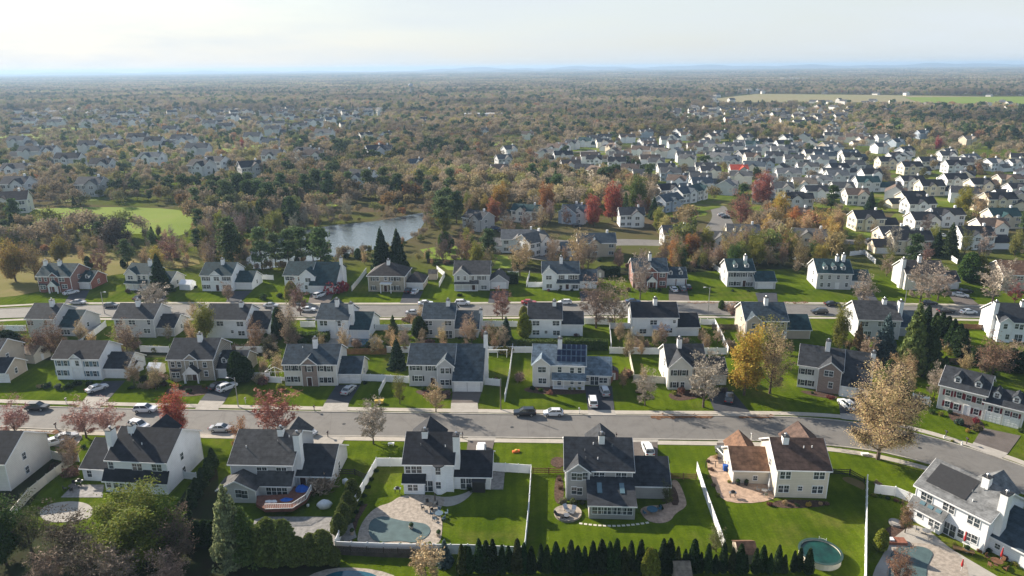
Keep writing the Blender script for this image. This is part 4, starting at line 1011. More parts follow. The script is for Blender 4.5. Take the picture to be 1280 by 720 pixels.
SOIL = gmat("soil_with_painted_shade", [(0.35, (0.035, 0.030, 0.018)), (0.6, (0.030, 0.040, 0.014))], 0.3, bump=.5)  # dark brown-green soil, with shade put into its colour as well
sheet("garden_soil", chaik([(-60,660),(40,662),(120,668),(230,660),(215,640),(240,600),(262,580),(275,590),(268,640),(270,676),(330,690),(420,700),(430,716),(340,760),(-60,780)],1,True), 0.02, SOIL)  # soil under the trees; the arm between the houses paints in their shade
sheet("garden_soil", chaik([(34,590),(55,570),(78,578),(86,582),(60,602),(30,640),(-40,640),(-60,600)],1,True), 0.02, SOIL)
sheet("bare_ground", chaik([(1051,597),(1062,596),(1072,600),(1081,604),(1081,614),(1070,608),(1058,603)],1,True), 0.02, gmat("bare_earth", [(0.3, (0.20, 0.14, 0.075)), (0.7, (0.14, 0.12, 0.04))], 0.5))
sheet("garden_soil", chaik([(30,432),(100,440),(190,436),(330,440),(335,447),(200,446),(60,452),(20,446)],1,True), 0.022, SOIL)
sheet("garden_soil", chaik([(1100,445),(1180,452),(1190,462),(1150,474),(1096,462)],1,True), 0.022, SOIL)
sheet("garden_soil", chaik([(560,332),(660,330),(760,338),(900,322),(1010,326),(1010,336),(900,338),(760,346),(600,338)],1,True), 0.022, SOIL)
for x, y in ((430,530),(640,534),(880,535),(1150,560),(120,524)):
    p = G(x, y); MB().prism([(p.x+.38*cos(k*pi/6), p.y+.38*sin(k*pi/6)) for k in range(12)], 0.0, .012).build("manhole_cover", DARKM)["kind"] = "structure"

sheet("patio", chaik([(372,728),(400,713),(432,709),(470,712),(500,722),(500,760),(360,760)],1,True), 0.05, STONEW)
slabpoly("swimming_pool", [(398,726),(415,716),(440,713),(466,717),(478,726),(470,750),(400,750)], 0.02, 0.12, POOLW, "blue pool peeping in at the bottom edge below the pool yard's fence", "swimming pool")
# ------------------------------------------------------------------ trees
def leafmat(name, transl=0.35, var=0.35, hue=0.03):
    m, nt, N, L, b = nodes_mat(name)
    oi = N.new("ShaderNodeObjectInfo"); g = N.new("ShaderNodeNewGeometry")
    hs = N.new("ShaderNodeHueSaturation")
    r = N.new("ShaderNodeMapRange"); r.inputs["To Min"].default_value = 1-var; r.inputs["To Max"].default_value = 1+var*1.1
    L.new(g.outputs["Random Per Island"], r.inputs["Value"]); L.new(r.outputs["Result"], hs.inputs["Value"])
    r2 = N.new("ShaderNodeMapRange"); r2.inputs["To Min"].default_value = 0.5-hue; r2.inputs["To Max"].default_value = 0.5+hue
    mm = N.new("ShaderNodeMath"); mm.operation = 'FRACT'; k = N.new("ShaderNodeMath"); k.operation = 'MULTIPLY'; k.inputs[1].default_value = 17.3
    L.new(g.outputs["Random Per Island"], k.inputs[0]); L.new(k.outputs[0], mm.inputs[0]); L.new(mm.outputs[0], r2.inputs["Value"]); L.new(r2.outputs["Result"], hs.inputs["Hue"])
    L.new(oi.outputs["Color"], hs.inputs["Color"]); L.new(hs.outputs["Color"], b.inputs["Base Color"])
    b.inputs["Roughness"].default_value = 0.75; b.inputs["Specular IOR Level"].default_value = 0.15
    tr = N.new("ShaderNodeBsdfTranslucent"); L.new(hs.outputs["Color"], tr.inputs["Color"]); mixs = N.new("ShaderNodeMixShader"); mixs.inputs[0].default_value = transl
    L.new(b.outputs[0], mixs.inputs[1]); L.new(tr.outputs[0], mixs.inputs[2]); L.new(mixs.outputs[0], N["Material Output"].inputs["Surface"])
    return m
LEAF = leafmat("leaves"); NEEDLE = leafmat("needles", 0.30, 0.4, 0.015); TWIG = leafmat("twigs", 0.0, 0.30, 0.01)
BARK = mat("bark", (0.115, 0.088, 0.068), 0.95, 0.3, 2.0)
def quad(m, c, s, rr, elong=1.0, up=0.0):
    a = rr.uniform(0, 2*pi); z = rr.uniform(-1, 1)*(1-up)+up
    q = math.sqrt(max(0, 1-z*z)); n = Vector((q*cos(a), q*sin(a), z)); u = n.orthogonal().normalized(); w = n.cross(u)
    t = rr.uniform(0, pi); u2 = (u*cos(t)+w*sin(t))*s*elong; w2 = (w*cos(t)-u*sin(t))*s
    c = Vector(c); o = len(m.v)
    m.v += [tuple(c-u2*.5-w2*.35), tuple(c+u2*.5-w2*.5), tuple(c+u2*.4+w2*.5), tuple(c-u2*.5+w2*.4)]
    m.f.append((o, o+1, o+2, o+3)); m.m.append(0)
def skeleton(rr, H, Rc, trunk_h, nl=7, spread=1.0, seg=3):
    """tapered trunk and limbs; returns (mesh builder, list of (tip, direction, level))"""
    t = MB(); tips = []; r0 = H*0.022+0.05
    lean = Vector((rr.uniform(-.05, .05), rr.uniform(-.05, .05), 1))
    tp = [lean*(H*0.78*i/4)+Vector((rr.uniform(-1, 1), rr.uniform(-1, 1), 0))*0.03*H*(i/4) for i in range(5)]
    t.tube(tp, [r0*(1.25 if i == 0 else 1-0.8*i/4) for i in range(5)], 6)
    for i in range(nl):
        f = (i+rr.random()*.6)/nl; z = trunk_h+(H*0.76-trunk_h)*f
        base = lean*z; az = i*2.4+rr.uniform(-.4, .4)
        prof = math.sqrt(max(0.05, 1-((z/H-0.42)/0.62)**2)); ln = Rc*prof*rr.uniform(0.8, 1.1)
        el = 0.35+0.7*f; d = Vector((cos(az)*cos(el), sin(az)*cos(el), sin(el)))
        p1 = base+d*ln*0.5; p2 = base+d*ln*0.8+Vector((0, 0, ln*0.22)); rb = r0*(0.5-0.3*f)
        t.tube([base, p1, p2], [rb, rb*.6, rb*.3], 4)
        for j in range(5):
            q = base.lerp(p1, 0.5+0.25*j) if j < 2 else p1.lerp(p2, (j-2)/2)
            a2 = rr.uniform(0, 2*pi); d2 = (d+Vector((cos(a2), sin(a2), rr.uniform(-.1, .9)))*0.9*spread).normalized()
            l2 = ln*rr.uniform(.25, .45); e = q+d2*l2
            t.tube([q, e], [rb*.35, rb*.12], 3, cap=False); tips.append((q.lerp(e, .5), d2, l2)); tips.append((e, d2, l2))
    top = tp[-1]
    for j in range(5):
        a2 = rr.uniform(0, 2*pi); d2 = Vector((cos(a2)*.6, sin(a2)*.6, 1)).normalized(); e = top+d2*H*.17
        t.tube([top, e], [r0*.2, r0*.06], 3, cap=False); tips.append((top.lerp(e, .5), d2, H*.12)); tips.append((e, d2, H*.1))
    return t, tips
def twigs(m, tips, rr, n, L0=1.0, w=0.03, up=0.3):
    for i in range(n):
        p, d, l = tips[i % len(tips)]
        q = p+Vector((rr.gauss(0, 1), rr.gauss(0, 1), rr.gauss(0, 1)))*l*0.28
        dd = (d+Vector((rr.gauss(0, 1), rr.gauss(0, 1), rr.gauss(0, .8)+up))*.8).normalized(); ln = L0*rr.uniform(.5, 1.3)
        s_ = dd.orthogonal().normalized(); a = rr.uniform(0, pi); s_ = (s_*cos(a)+dd.cross(s_)*sin(a))*w
        e = q+dd*ln; k = q+dd*ln*.45; d3 = (dd+Vector((rr.gauss(0, 1), rr.gauss(0, 1), rr.gauss(0, 1)))*.8).normalized()
        e2 = k+d3*ln*.6; o = len(m.v)
        m.v += [tuple(q-s_), tuple(q+s_), tuple(e), tuple(k+s_*.6), tuple(e2)]
        m.f += [(o, o+1, o+2), (o+1, o+3, o+4)]; m.m += [0, 0]
PROTO = {}
def cache(key, fn):
    if key not in PROTO: PROTO[key] = fn()
    return PROTO[key]
def branchy(rr, H, Rc, th, vase=0.5, n1=11, n2=6, n3=5, tw=0.02):
    """open crown: limbs rise from the trunk, fork, fork again and end in twigs"""
    t = MB(); c = MB(); tips = []; r0 = H*.02+.05
    tp = [Vector((rr.uniform(-1, 1)*.02*H*k/3, rr.uniform(-1, 1)*.02*H*k/3, H*.72*k/3)) for k in range(4)]
    t.tube(tp, [r0*1.2, r0*.85, r0*.5, r0*.2], 6)
    def at(z):
        f = min(.999, z/(H*.72))*3; k = int(f); return tp[k].lerp(tp[k+1], f-k)
    for i in range(n1):
        f = (i+.5*rr.random())/n1; z = th+(H*.68-th)*f; az = i*2.4+rr.uniform(-.35, .35)
        el = R(28+42*f+vase*20); prof = (1-.55*f)*min(1, .62+f*1.4)
        ln = Rc*prof*rr.uniform(.85, 1.1)/cos(el)*.72; d = Vector((cos(az)*cos(el), sin(az)*cos(el), sin(el)))
        b0 = at(z); m1 = b0+d*ln*.5+Vector((0, 0, -.02*ln)); e = b0+d*ln+Vector((0, 0, ln*.18)); rb = r0*(.5-.28*f)
        t.tube([b0, m1, e], [rb, rb*.6, rb*.2], 4)
        for j in range(n2):
            g = .3+.7*(j+rr.random())/n2; q = (b0.lerp(m1, g*2) if g < .5 else m1.lerp(e, g*2-1))
            a2 = rr.uniform(0, 6.28); d2 = (d+Vector((cos(a2), sin(a2), rr.uniform(-.25, .8)))*.75).normalized(); l2 = ln*rr.uniform(.28, .45)*(1.15-.4*g); e2 = q+d2*l2
            c.tube([q, q.lerp(e2, .5)+Vector((0, 0, .03*l2)), e2], [rb*.3+.01, rb*.18+.008, .008], 3, cap=False)
            for k in range(n3):
                h_ = (k+rr.random())/n3; q3 = q.lerp(e2, .2+.8*h_); d3 = (d2+Vector((rr.gauss(0, .6), rr.gauss(0, .6), rr.gauss(.25, .5)))).normalized(); l3 = l2*rr.uniform(.35, .6)
                e3 = q3+d3*l3; c.tube([q3, e3], [.014, .006], 3, cap=False); tips.append((q3.lerp(e3, .6), d3, l3)); tips.append((e3, d3, l3))
    for j in range(7):
        a2 = j*.9; d2 = Vector((cos(a2)*.45, sin(a2)*.45, 1)).normalized(); e = tp[-1]+d2*H*.22
        c.tube([tp[-1], e], [r0*.18, .01], 3, cap=False)
        for k in range(6):
            q3 = tp[-1].lerp(e, .25+.75*k/6); d3 = (d2+Vector((rr.gauss(0, .5), rr.gauss(0, .5), .1))).normalized(); e3 = q3+d3*H*.09
            c.tube([q3, e3], [.014, .006], 3, cap=False); tips.append((e3, d3, H*.09))
    return t, c, tips
def deciduous(seed, bare=0.0, nleaf=4200, s=0.32, H=10.0, Rc=4.0, th=2.2, ntw=2600, tw=0.012, sig=.6):
    def fn():
        rr = random.Random(seed); t, c, tips = branchy(rr, H, Rc, th)
        twigs(c, tips, rr, int(ntw), .75, tw)
        if bare < 1:
            lf = MB(); inner = [tp_ for tp_ in tips]
            for i in range(int(nleaf*(1-bare))):
                p, d, l = inner[rr.randrange(len(inner))]
                v = Vector((rr.gauss(0, 1), rr.gauss(0, 1), rr.gauss(0, .7)))*sig
                q = p*(1.0 if rr.random() < .7 else rr.uniform(.75, 1))+v
                quad(lf, (q.x, q.y, max(th*.5, q.z)), s*rr.uniform(.6, 1.4), rr)
            o = len(c.v); n0 = len(c.f); c.v += lf.v; c.f += [tuple(k+o for k in f) for f in lf.f]; c.m = [1]*n0+[0]*len(lf.f)
            return (t.mesh("trunk", BARK), c.mesh("crown", [LEAF, BARK]), H)
        return (t.mesh("trunk", BARK), c.mesh("crown", TWIG), H)
    return cache(('dec', seed, bare, nleaf, s, H, Rc), fn)
def conifer(seed, H=10.0, Rc=2.8, n=4200, s=0.30, droop=0.25, z0=0.6, dense=False, irregular=0.15):
    def fn():
        rr = random.Random(seed); t = MB().tube([(0,0,0),(0,0,H*.5),(0,0,H*.97)], [H*.02+.04, H*.014, .02], 6); c = MB()
        nb = int(H*11)
        br = []
        for i in range(nb):
            f = (i+rr.random())/nb; z = z0+(H-z0)*f; a = i*2.39996+rr.uniform(-.3, .3); r = Rc*(1-f)**0.85*rr.uniform(1-irregular*1.6, 1+irregular)+.12
            br.append((z, a, r))
        for i in range(n):
            z, a, r = br[min(int(nb*(1-math.sqrt(rr.random()))*1.0), nb-1)]
            u = math.sqrt(rr.random())
            rad = r*u; zz = z-droop*rad+0.12*rr.gauss(0, 1)+0.10*rad; aa = a+rr.gauss(0, .22)/(u+.3)
            quad(c, (rad*cos(aa), rad*sin(aa), max(.15, zz)), s*rr.uniform(.6, 1.4)*(0.75+.5*(1-z/H)), rr, 1.5)
        return (t.mesh("trunk", BARK), c.mesh("crown", NEEDLE), H)
    return cache(('con', seed, H, Rc, n), fn)
def pine(seed, H=14.0, Rc=4.0, n=3600, s=0.42):
    def fn():
        rr = random.Random(seed); t = MB().tube([(0,0,0),(.2,0,H*.5),(0,.1,H*.93)], [.28, .2, .06], 6); c = MB(); cl = []
        for i in range(26):
            f = rr.uniform(.28, 1.0); a = i*2.4; r = Rc*(1.05-f)**.6*rr.uniform(.4, 1)*(1.0 if f > .4 else .7)
            p = Vector((r*cos(a), r*sin(a), H*f)); cl.append((p, rr.uniform(.9, 1.7)))
            t.tube([(0, 0, H*f-r*.25), p], [.08, .03], 3, cap=False)
        for i in range(n):
            p, q = cl[rr.randrange(len(cl))]
            quad(c, p+Vector((rr.gauss(0, .6), rr.gauss(0, .6), rr.gauss(0, .28)))*q, s*rr.uniform(.6, 1.3), rr, 1.3)
        return (t.mesh("trunk", BARK), c.mesh("crown", NEEDLE), H)
    return cache(('pine', seed, H, Rc, n), fn)
def arbor(seed, H=5.0, Rc=0.85, n=2600, s=0.17, rnd_=False, flame=True):
    def fn():
        rr = random.Random(seed); t = MB().tube([(0,0,0),(0,0,H*.9)], [.09, .02], 5); c = MB()
        k = MB(); seg = 9; prof = [(0.02, .55), (.15, .85), (.4, .86), (.7, .55), (.93, .12)] if flame else [(0.02, .6), (.2, .85), (.5, .9), (.8, .7), (.95, .25)]
        ps = [(rr.uniform(0, 6.28), rr.uniform(.8, 1.15)) for _ in range(3)]
        def rad(f, a):
            b_ = (min(1, f/.15)**.5)*(1-f)**.62*1.12 if flame else (min(1, f/.2)**.5)*(1-f**3)**.6
            return Rc*b_*(1+.10*sin(3*a+ps[0][0]+f*4)+.07*sin(5*a+ps[1][0]-f*9))
        for i in range(n):
            f = rr.random()**1.15; a = rr.uniform(0, 2*pi); r = rad(f, a)*rr.uniform(.72, 1.08)
            quad(c, (r*cos(a), r*sin(a), .1+f*H*.97), s*rr.uniform(.6, 1.5), rr, 1.5)
        o = len(c.v)
        for j, (f, q) in enumerate(prof):
            for i in range(seg):
                a = 2*pi*i/seg; r = rad(f, a)*.72; c.v.append((r*cos(a), r*sin(a), f*H))
        for j in range(len(prof)-1):
            for i in range(seg): c.f.append((o+j*seg+i, o+j*seg+(i+1)%seg, o+(j+1)*seg+(i+1)%seg, o+(j+1)*seg+i)); c.m.append(0)
        return (t.mesh("trunk", BARK), c.mesh("crown", NEEDLE), H)
    return cache(('arb', seed, H, Rc, n, flame), fn)
def bush(seed, R_=1.0, n=700, s=0.17, bare=False):
    def fn():
        rr = random.Random(seed); c = MB(); t = MB()
        for i in range(7):
            a = rr.uniform(0, 6.28); t.tube([(0,0,0), (cos(a)*R_*.5, sin(a)*R_*.5, R_*rr.uniform(.5, 1))], [.05, .015], 3, cap=False)
        lob = [(Vector((rr.gauss(0, .35), rr.gauss(0, .35), rr.uniform(.4, .75)))*R_, R_*rr.uniform(.4, .65)) for _ in range(7)]
        if bare:
            twigs(c, [(p, Vector((p.x, p.y, .9)).normalized(), r*1.6) for p, r in lob], rr, n, R_*.5, .022)
        else:
            for i in range(n):
                p, r = lob[rr.randrange(7)]; v = Vector((rr.gauss(0, 1), rr.gauss(0, 1), rr.gauss(0, 1))).normalized()*r*rr.uniform(.7, 1.05); q = p+v
                quad(c, (q.x, q.y, max(.05, q.z)), s*rr.uniform(.6, 1.4), rr)
        return (t.mesh("stems", BARK), c.mesh("foliage", TWIG if bare else LEAF), R_*1.3)
    return cache(('bush', seed, R_, n, bare), fn)
def plant(name, pr, loc, sc, rz, col, label, cat, group=None, parts=("trunk", "crown"), flat=1.0):
    t, c, H = pr
    root = empty(name, loc, rz, label, cat, group)
    root.scale = (sc*flat, sc*flat, sc)
    a = bpy.data.objects.new(parts[0], t); COL.objects.link(a); a.parent = root
    b_ = bpy.data.objects.new(parts[1], c); COL.objects.link(b_); b_.parent = root; b_.color = (*col, 1)
    return root
def jit(col, rr, v=.18):
    k = rr.uniform(1-v, 1+v); return tuple(min(1, max(0, c*k*rr.uniform(1-v*.4, 1+v*.4))) for c in col)
C_BARE = (0.31, 0.24, 0.17); C_BGREY = (0.34, 0.285, 0.225); C_PINK = (0.42, 0.24, 0.20); C_RED = (0.36, 0.10, 0.065); C_ORANGE = (0.34, 0.16, 0.055)
C_GOLD = (0.40, 0.29, 0.06); C_TAN = (0.46, 0.34, 0.19); C_OLIVE = (0.20, 0.20, 0.04); C_GREEN = (0.07, 0.12, 0.025); C_DK = (0.028, 0.055, 0.018)
C_THUJA = (0.028, 0.055, 0.016); C_SPRUCE = (0.035, 0.065, 0.035); C_BLUE = (0.10, 0.15, 0.15); C_PINE = (0.10, 0.145, 0.055); C_YG = (0.20, 0.22, 0.03)
T_ = {
 'bare': lambda s: deciduous(100+s % 4, 1.0, ntw=3400, H=10, Rc=5.6, th=1.8), 'bareS': lambda s: deciduous(110+s % 2, 1.0, ntw=2600, H=7, Rc=4.3, th=1.1, tw=.011),
 'thin': lambda s: deciduous(120+s % 3, .3, nleaf=6500, s=.19, H=10, Rc=5.2, th=1.3, ntw=900, sig=.5), 'leaf': lambda s: deciduous(130+s % 3, 0.0, 11000, .25, H=10, Rc=4.9, th=1.0, ntw=300, sig=.62),
 'round': lambda s: deciduous(140+s % 2, 0.0, 10000, .19, H=7, Rc=4.2, th=.8, ntw=400, sig=.5), 'big': lambda s: deciduous(149, .1, 34000, .12, H=10, Rc=6.3, th=1.3, ntw=4000, sig=.6), 'bigG': lambda s: deciduous(152, 0, 42000, .165, H=8, Rc=5.6, th=.5, ntw=300, sig=.55),
 'spruce': lambda s: conifer(150+s % 3, 10, 2.7, 7500, .26), 'fir': lambda s: conifer(160+s % 2, 12, 3.8, 12000, .25, .12, 1.0, irregular=.35),
 'pine': lambda s: pine(170+s % 3), 'thuja': lambda s: arbor(180+s % 4), 'thujaB': lambda s: arbor(190+s % 2, 5, 1.6, 5200, .17, flame=False),
 'bush': lambda s: bush(200+s % 4), 'bushB': lambda s: bush(210+s % 2, 1.0, 900, bare=True)}
_H = {}
def topz(me):
    if me.name not in _H:
        z = np.empty(len(me.vertices)*3, dtype=np.float32); me.vertices.foreach_get("co", z); _H[me.name] = float(np.percentile(z[2::3], 98.5))
    return _H[me.name]
NAMES = {'big': 'autumn_tree', 'bigG': 'leafy_tree', 'bare': 'bare_tree', 'bareS': 'bare_tree', 'thin': 'autumn_tree', 'leaf': 'leafy_tree', 'round': 'leafy_tree', 'spruce': 'spruce_tree', 'fir': 'fir_tree', 'pine': 'pine_tree',
         'thuja': 'arborvitae', 'thujaB': 'arborvitae', 'bush': 'shrub', 'bushB': 'shrub'}
trr = random.Random(77); TREES = []
def tree(kind, px, pyb, pyt, col, label, group=None, wide=1.0, ylimit=None):
    """stands where the photo shows its foot (px, pyb); as tall as the photo shows it (top at row pyt)"""
    b_ = G(px, pyb); lo, hi = .3, 40
    for _ in range(30):
        mid = (lo+hi)/2
        if P((b_.x, b_.y, mid))[1] > pyt: lo = mid
        else: hi = mid
    pr = T_[kind](trr.randrange(12)); H = topz(pr[1]); sc = mid/H
    nm = NAMES[kind]; cat = {'shrub': 'shrub'}.get(nm, 'tree')
    parts = ("stems", "foliage") if cat == 'shrub' else ("trunk", "crown")
    TREES.append((b_.x, b_.y, 2.0)); wide *= 1.25 if kind in ('bare', 'bareS') else 1.1 if kind == 'thin' else 1
    return plant(nm, pr, b_, sc, trr.uniform(0, 6.28), jit(col, trr, .08), label, cat, group, parts, wide)
g1 = "street trees in front of the near houses"
tree('bareS', 20, 546, 499, C_PINK, "bare reddish street tree nearest the left photo edge", g1, 1.1)
tree('bareS', 108, 547, 500, C_PINK, "bare pinkish street tree beside the silver car's driveway", g1, 1.2)
tree('bareS', 138, 545, 500, C_PINK, "bare pink-brown street tree in front of the parked white car", g1, 1.2)
tree('round', 221, 546, 492, C_RED, "full russet red street tree behind the white house with two chimneys", g1, 1.0)
tree('thin', 302, 563, 524, C_ORANGE, "small orange-brown tree by the grey house's front corner", g1, 1.0)
tree('bareS', 349, 547, 490, (0.36, 0.15, 0.11), "pinkish red bare street tree behind the grey house's front gable", g1, 1.25)
tree('bareS', 467, 555, 503, C_BGREY, "thin bare grey tree on the lawn left of the pool house", g1, .9)
tree('bareS', 545, 515, 478, C_TAN, "sparse pale bare tree across the street from the pool house", g1, 1.0)
tree('thin', 500, 505, 466, C_OLIVE, "small olive-orange tree on the mound left of the long pale house", g1, .8)
tree('bare', 806, 507, 462, C_BGREY, "pale grey bare tree left of the cream-gabled house", None, 1.0)
tree('bare', 879, 509, 438, C_BGREY, "bare silvery tree in front of the cream-gabled house", None, .95)
tree('leaf', 930, 494, 416, C_GOLD, "tall golden yellow tree beside the near street, right of centre", None, 1.0)
tree('thin', 962, 492, 410, C_TAN, "tan half-bare tree growing against the golden tree", None, .95)
tree('thin', 958, 458, 396, C_OLIVE, "olive-tan half-bare tree behind the golden tree", None, 1.1)
tree('big', 1097, 574, 462, (0.54, 0.42, 0.24), "huge pale orange tree at the street bend, the largest in view", None, 1.32)
tree('leaf', 1048, 441, 384, C_OLIVE, "tall dense olive-green tree left of the house with two white chimneys", None, .62)
tree('spruce', 1070, 448, 408, (0.16, 0.12, 0.06), "small rusty brown conifer between olive tree and blue spruce", None, .8)
tree('spruce', 1103, 450, 399, C_BLUE, "blue spruce in front of the house with two white chimneys", None, 1.0)
tree('spruce', 1137, 464, 386, (0.15, 0.19, 0.055), "big yellow-green fir, tallest evergreen of the right back gardens", None, .78)
tree('spruce', 1160, 466, 404, (0.06, 0.09, 0.03), "dark green fir leaning against the big yellow-green fir", None, .75)
tree('thin', 1240, 470, 424, (0.26, 0.17, 0.11), "broad brown bare-twigged tree behind the burgundy-shuttered house", None, 1.6)
tree('thujaB', 1262, 464, 436, C_THUJA, "dark evergreen right of the broad brown tree at right", None, 1.0)
tree('thujaB', 1276, 466, 440, C_THUJA, "dark evergreen touching the right photo edge behind the dormered wing", None, 1.0)
tree('bare', 1167, 500, 458, C_BGREY, "grey bare tree at the left wall of the burgundy-shuttered house", None, .8)
for i, (x, y, t) in enumerate([(1157,408,383),(1167,416,391),(1174,420,392),(1181,426,396),(1188,431,400),(1195,438,406),(1201,444,412)]):
    tree('thuja', x, y+4, t, C_THUJA, "dark arborvitae in the diagonal row at right, %s from the top" % ordw(i+1), "diagonal arborvitae row at right", 1.25)
for i, (x, y, t) in enumerate([(1162,472,452),(1170,470,450),(1179,466,446)]):
    tree('thuja', x, y+3, t, C_GREEN, "small green arborvitae, %s from the left in the short row by the burgundy-shuttered house" % ordw(i+1), "short arborvitae row at right", 1.2)
tree('bare', 745, 410, 346, (0.25, 0.18, 0.14), "large brown bare tree standing right of the boxy white house", None, 1.05)
tree('bare', 768, 410, 352, C_BARE, "brown bare tree beside the large one at the boxy white house's right", None, .95)
tree('bare', 800, 374, 318, C_BGREY, "bare grey tree in front of the red brick house's left side", None, .7)
tree('bareS', 628, 400, 362, (0.26, 0.14, 0.11), "small reddish bare tree on the verge of the middle street", None, .9)
tree('spruce', 633, 433, 400, (0.05, 0.085, 0.06), "blue-green spruce left of the yellow arborvitae", None, 1.0)
tree('thujaB', 655.5, 422, 392, C_YG, "tall yellow-green arborvitae at the boxy white house's left wall", None, .85)
tree('thujaB', 655, 399, 383, C_OLIVE, "round olive evergreen behind the yellow arborvitae", None, 1.1)
tree('fir', 492, 418, 396, (0.07, 0.11, 0.03), "yellow-green conifer right of the round pool", None, .8)
tree('spruce', 497, 460, 427, C_SPRUCE, "dark green conifer between two backyards in the second row", None, 1.1)
tree('thujaB', 524.6, 423, 396, (0.05, 0.075, 0.02), "egg-shaped evergreen at the pale grey house's left corner", None, 1.0)
tree('bare', 488, 434, 408, C_TAN, "pale bare tree behind the board fence near the round pool", None, .9)
tree('bare', 584, 432, 394, (0.40, 0.29, 0.20), "pale tan bare tree at the pale grey house's wing", None, .85)
tree('leaf', 258, 428, 382, C_OLIVE, "olive-green tree in front of the tall-chimneyed white house", None, 1.0)
tree('round', 337, 452, 424, (0.05, 0.055, 0.03), "dark speckled round tree left of the brown-fronted house", None, 1.0)
tree('thujaB', 298, 478, 440, C_THUJA, "dark columnar evergreen in front of the stone-fronted house's garage", "dark evergreens at the stone-fronted house", .8)
tree('thujaB', 307, 477, 446, C_THUJA, "shorter dark evergreen right beside the columnar one at the garage", "dark evergreens at the stone-fronted house", .9)
tree('thin', 321, 438, 398, (0.30, 0.20, 0.13), "tan autumn tree in front of the tall-chimneyed house's wing", None, .8)
tree('thujaB', 350, 424, 385, C_DK, "dark green columnar evergreen right of the tall chimney", None, .6)
tree('thin', 363, 430, 378, C_BARE, "thin tan tree between evergreen column and pointed-roof house", None, .8)
tree('thin', 50, 448, 406, (0.20, 0.12, 0.08), "brown bushy tree in front of the skylit wing at left", None, 1.3)
tree('thin', 72, 446, 400, (0.22, 0.14, 0.09), "taller brown bushy tree right in front of the skylights at left", None, 1.1)
tree('thin', 160, 444, 406, (0.21, 0.14, 0.10), "wide brown bushy tree behind the white-car house, second row", None, 1.5)
tree('thujaB', 12, 442, 414, C_DK, "dark green evergreen mound at the left photo edge", None, 1.8)
tree('spruce', 202, 366, 323, C_DK, "dark spruce in front of the cream porch house", None, 1.0)
tree('bareS', 196, 388, 355, C_BGREY, "low spreading bare tree at the foot of the dark spruce", None, 1.5)
tree('bush', 417, 364, 350, (0.30, 0.05, 0.06), "crimson shrub at the teal-roofed house by the pond", None, 1.0)
tree('bareS', 376, 394, 352, (0.24, 0.15, 0.12), "bare reddish tree on the middle street's verge, right of the parked silver car", None, .9)
tree('thin', 286, 376, 352, C_BARE, "small bare tree on the lawn of the two-section white house", None, 1.1)
tree('thujaB', 365, 376, 352, C_OLIVE, "olive columnar bush right of the two-section house's lawn", None, .9)
for i, (x, y, t) in enumerate([(328,338,286),(345,334,292),(362,334,288),(378,331,286),(392,329,292),(370,322,284)]):
    tree('pine', x, y, t, C_PINE, "pine on the near pond shore, %s from the left" % ordw(i+1), "pines on the pond shore", 1.0)
tree('spruce', 478, 336, 290, C_DK, "dark pointed spruce right of the pond, left one of the pair", "pair of spruces by the pond", .95)
tree('spruce', 498, 338, 292, C_DK, "dark pointed spruce right of the pond, right one of the pair", "pair of spruces by the pond", .95)
for i, (k, x, y, t, c) in enumerate([('bare',1150,380,328,C_BGREY),('bare',1172,376,334,C_BGREY),('bare',1078,382,342,C_BGREY),('bare',1240,380,326,C_BGREY),('bare',1108,345,320,C_BARE),('bareS',1268,378,352,(0.28,0.10,0.09))]):
    tree(k, x, y, t, c, "bare grey street tree, %s from the left along the right half of the middle street" % ordw([2,3,1,5,4,6][i]+1) if 0 else "bare tree across the middle street " + ["in front of the brown-roofed house", "at the brown-roofed house's garage", "before the three-dormer house's wing", "left of the last brown roof at right", "left of the bright side wall", "with reddish twigs near the right edge"][i], "bare trees on the middle street", 1.15)
tree('thujaB', 1210, 352, 316, C_GREEN, "bright green evergreen behind the garage, left of the last brown roof", None, 1.0)
tree('thujaB', 1221, 352, 320, C_OLIVE, "olive evergreen right beside the bright green one", None, 1.0)
# foreground gardens
tree('bigG', 172, 704, 623, (0.15, 0.185, 0.03), "large bright yellow-green tree at lower left in front of the white house", None, 1.75)
tree('leaf', 212, 700, 632, (0.09, 0.13, 0.02), "smaller green tree merging with the big yellow-green one", None, 1.2)
tree('thin', 90, 700, 640, (0.09, 0.07, 0.05), "dark brown bushy tree at lower left beside the pale patio", None, 1.6)
tree('thin', 40, 690, 628, (0.10, 0.12, 0.04), "grey-green tree at the lower left edge by the curved fence", None, 1.3)
tree('leaf', 8, 706, 634, (0.05, 0.09, 0.02), "dark green tree in the lower left corner", None, 1.2)
tree('bare', 60, 745, 690, (0.24, 0.17, 0.12), "tan bare treetop at the bottom edge, far left", None, 1.2)
tree('bare', 150, 744, 680, (0.20, 0.155, 0.115), "greyish bare treetop at the bottom edge under the green tree", None, 1.2)
tree('bare', 112, 735, 668, (0.12, 0.09, 0.07), "dark bare tree at the bottom left of the bright green tree", None, 1.2)
tree('thin', 226, 708, 640, (0.15, 0.11, 0.08), "brown bare-twigged tree right of the bright green tree", None, 1.0)
tree('bare', 215, 748, 690, (0.20, 0.14, 0.11), "brown bare treetop at the bottom edge right of the pinkish one", None, 1.2)
for i, (x, y) in enumerate([(267,580),(261,592),(254,604),(247,617),(240,630),(232,643),(225,655)]):
    tree('thuja', x, y+6, y-19, (.045,.075,.025), "dark arborvitae in the slanting row right of the white house, %s from the top" % ordw(i+1), "slanting arborvitae row by the white house", 1.35)
for i, (x, y) in enumerate([(238,684),(248,682),(258,681),(267,682)]):
    tree('thujaB', x, y, y-30, C_THUJA, "dark rounded evergreen below the slanting row, %s from the left" % ordw(i+1), "rounded evergreens at lower left", .9)
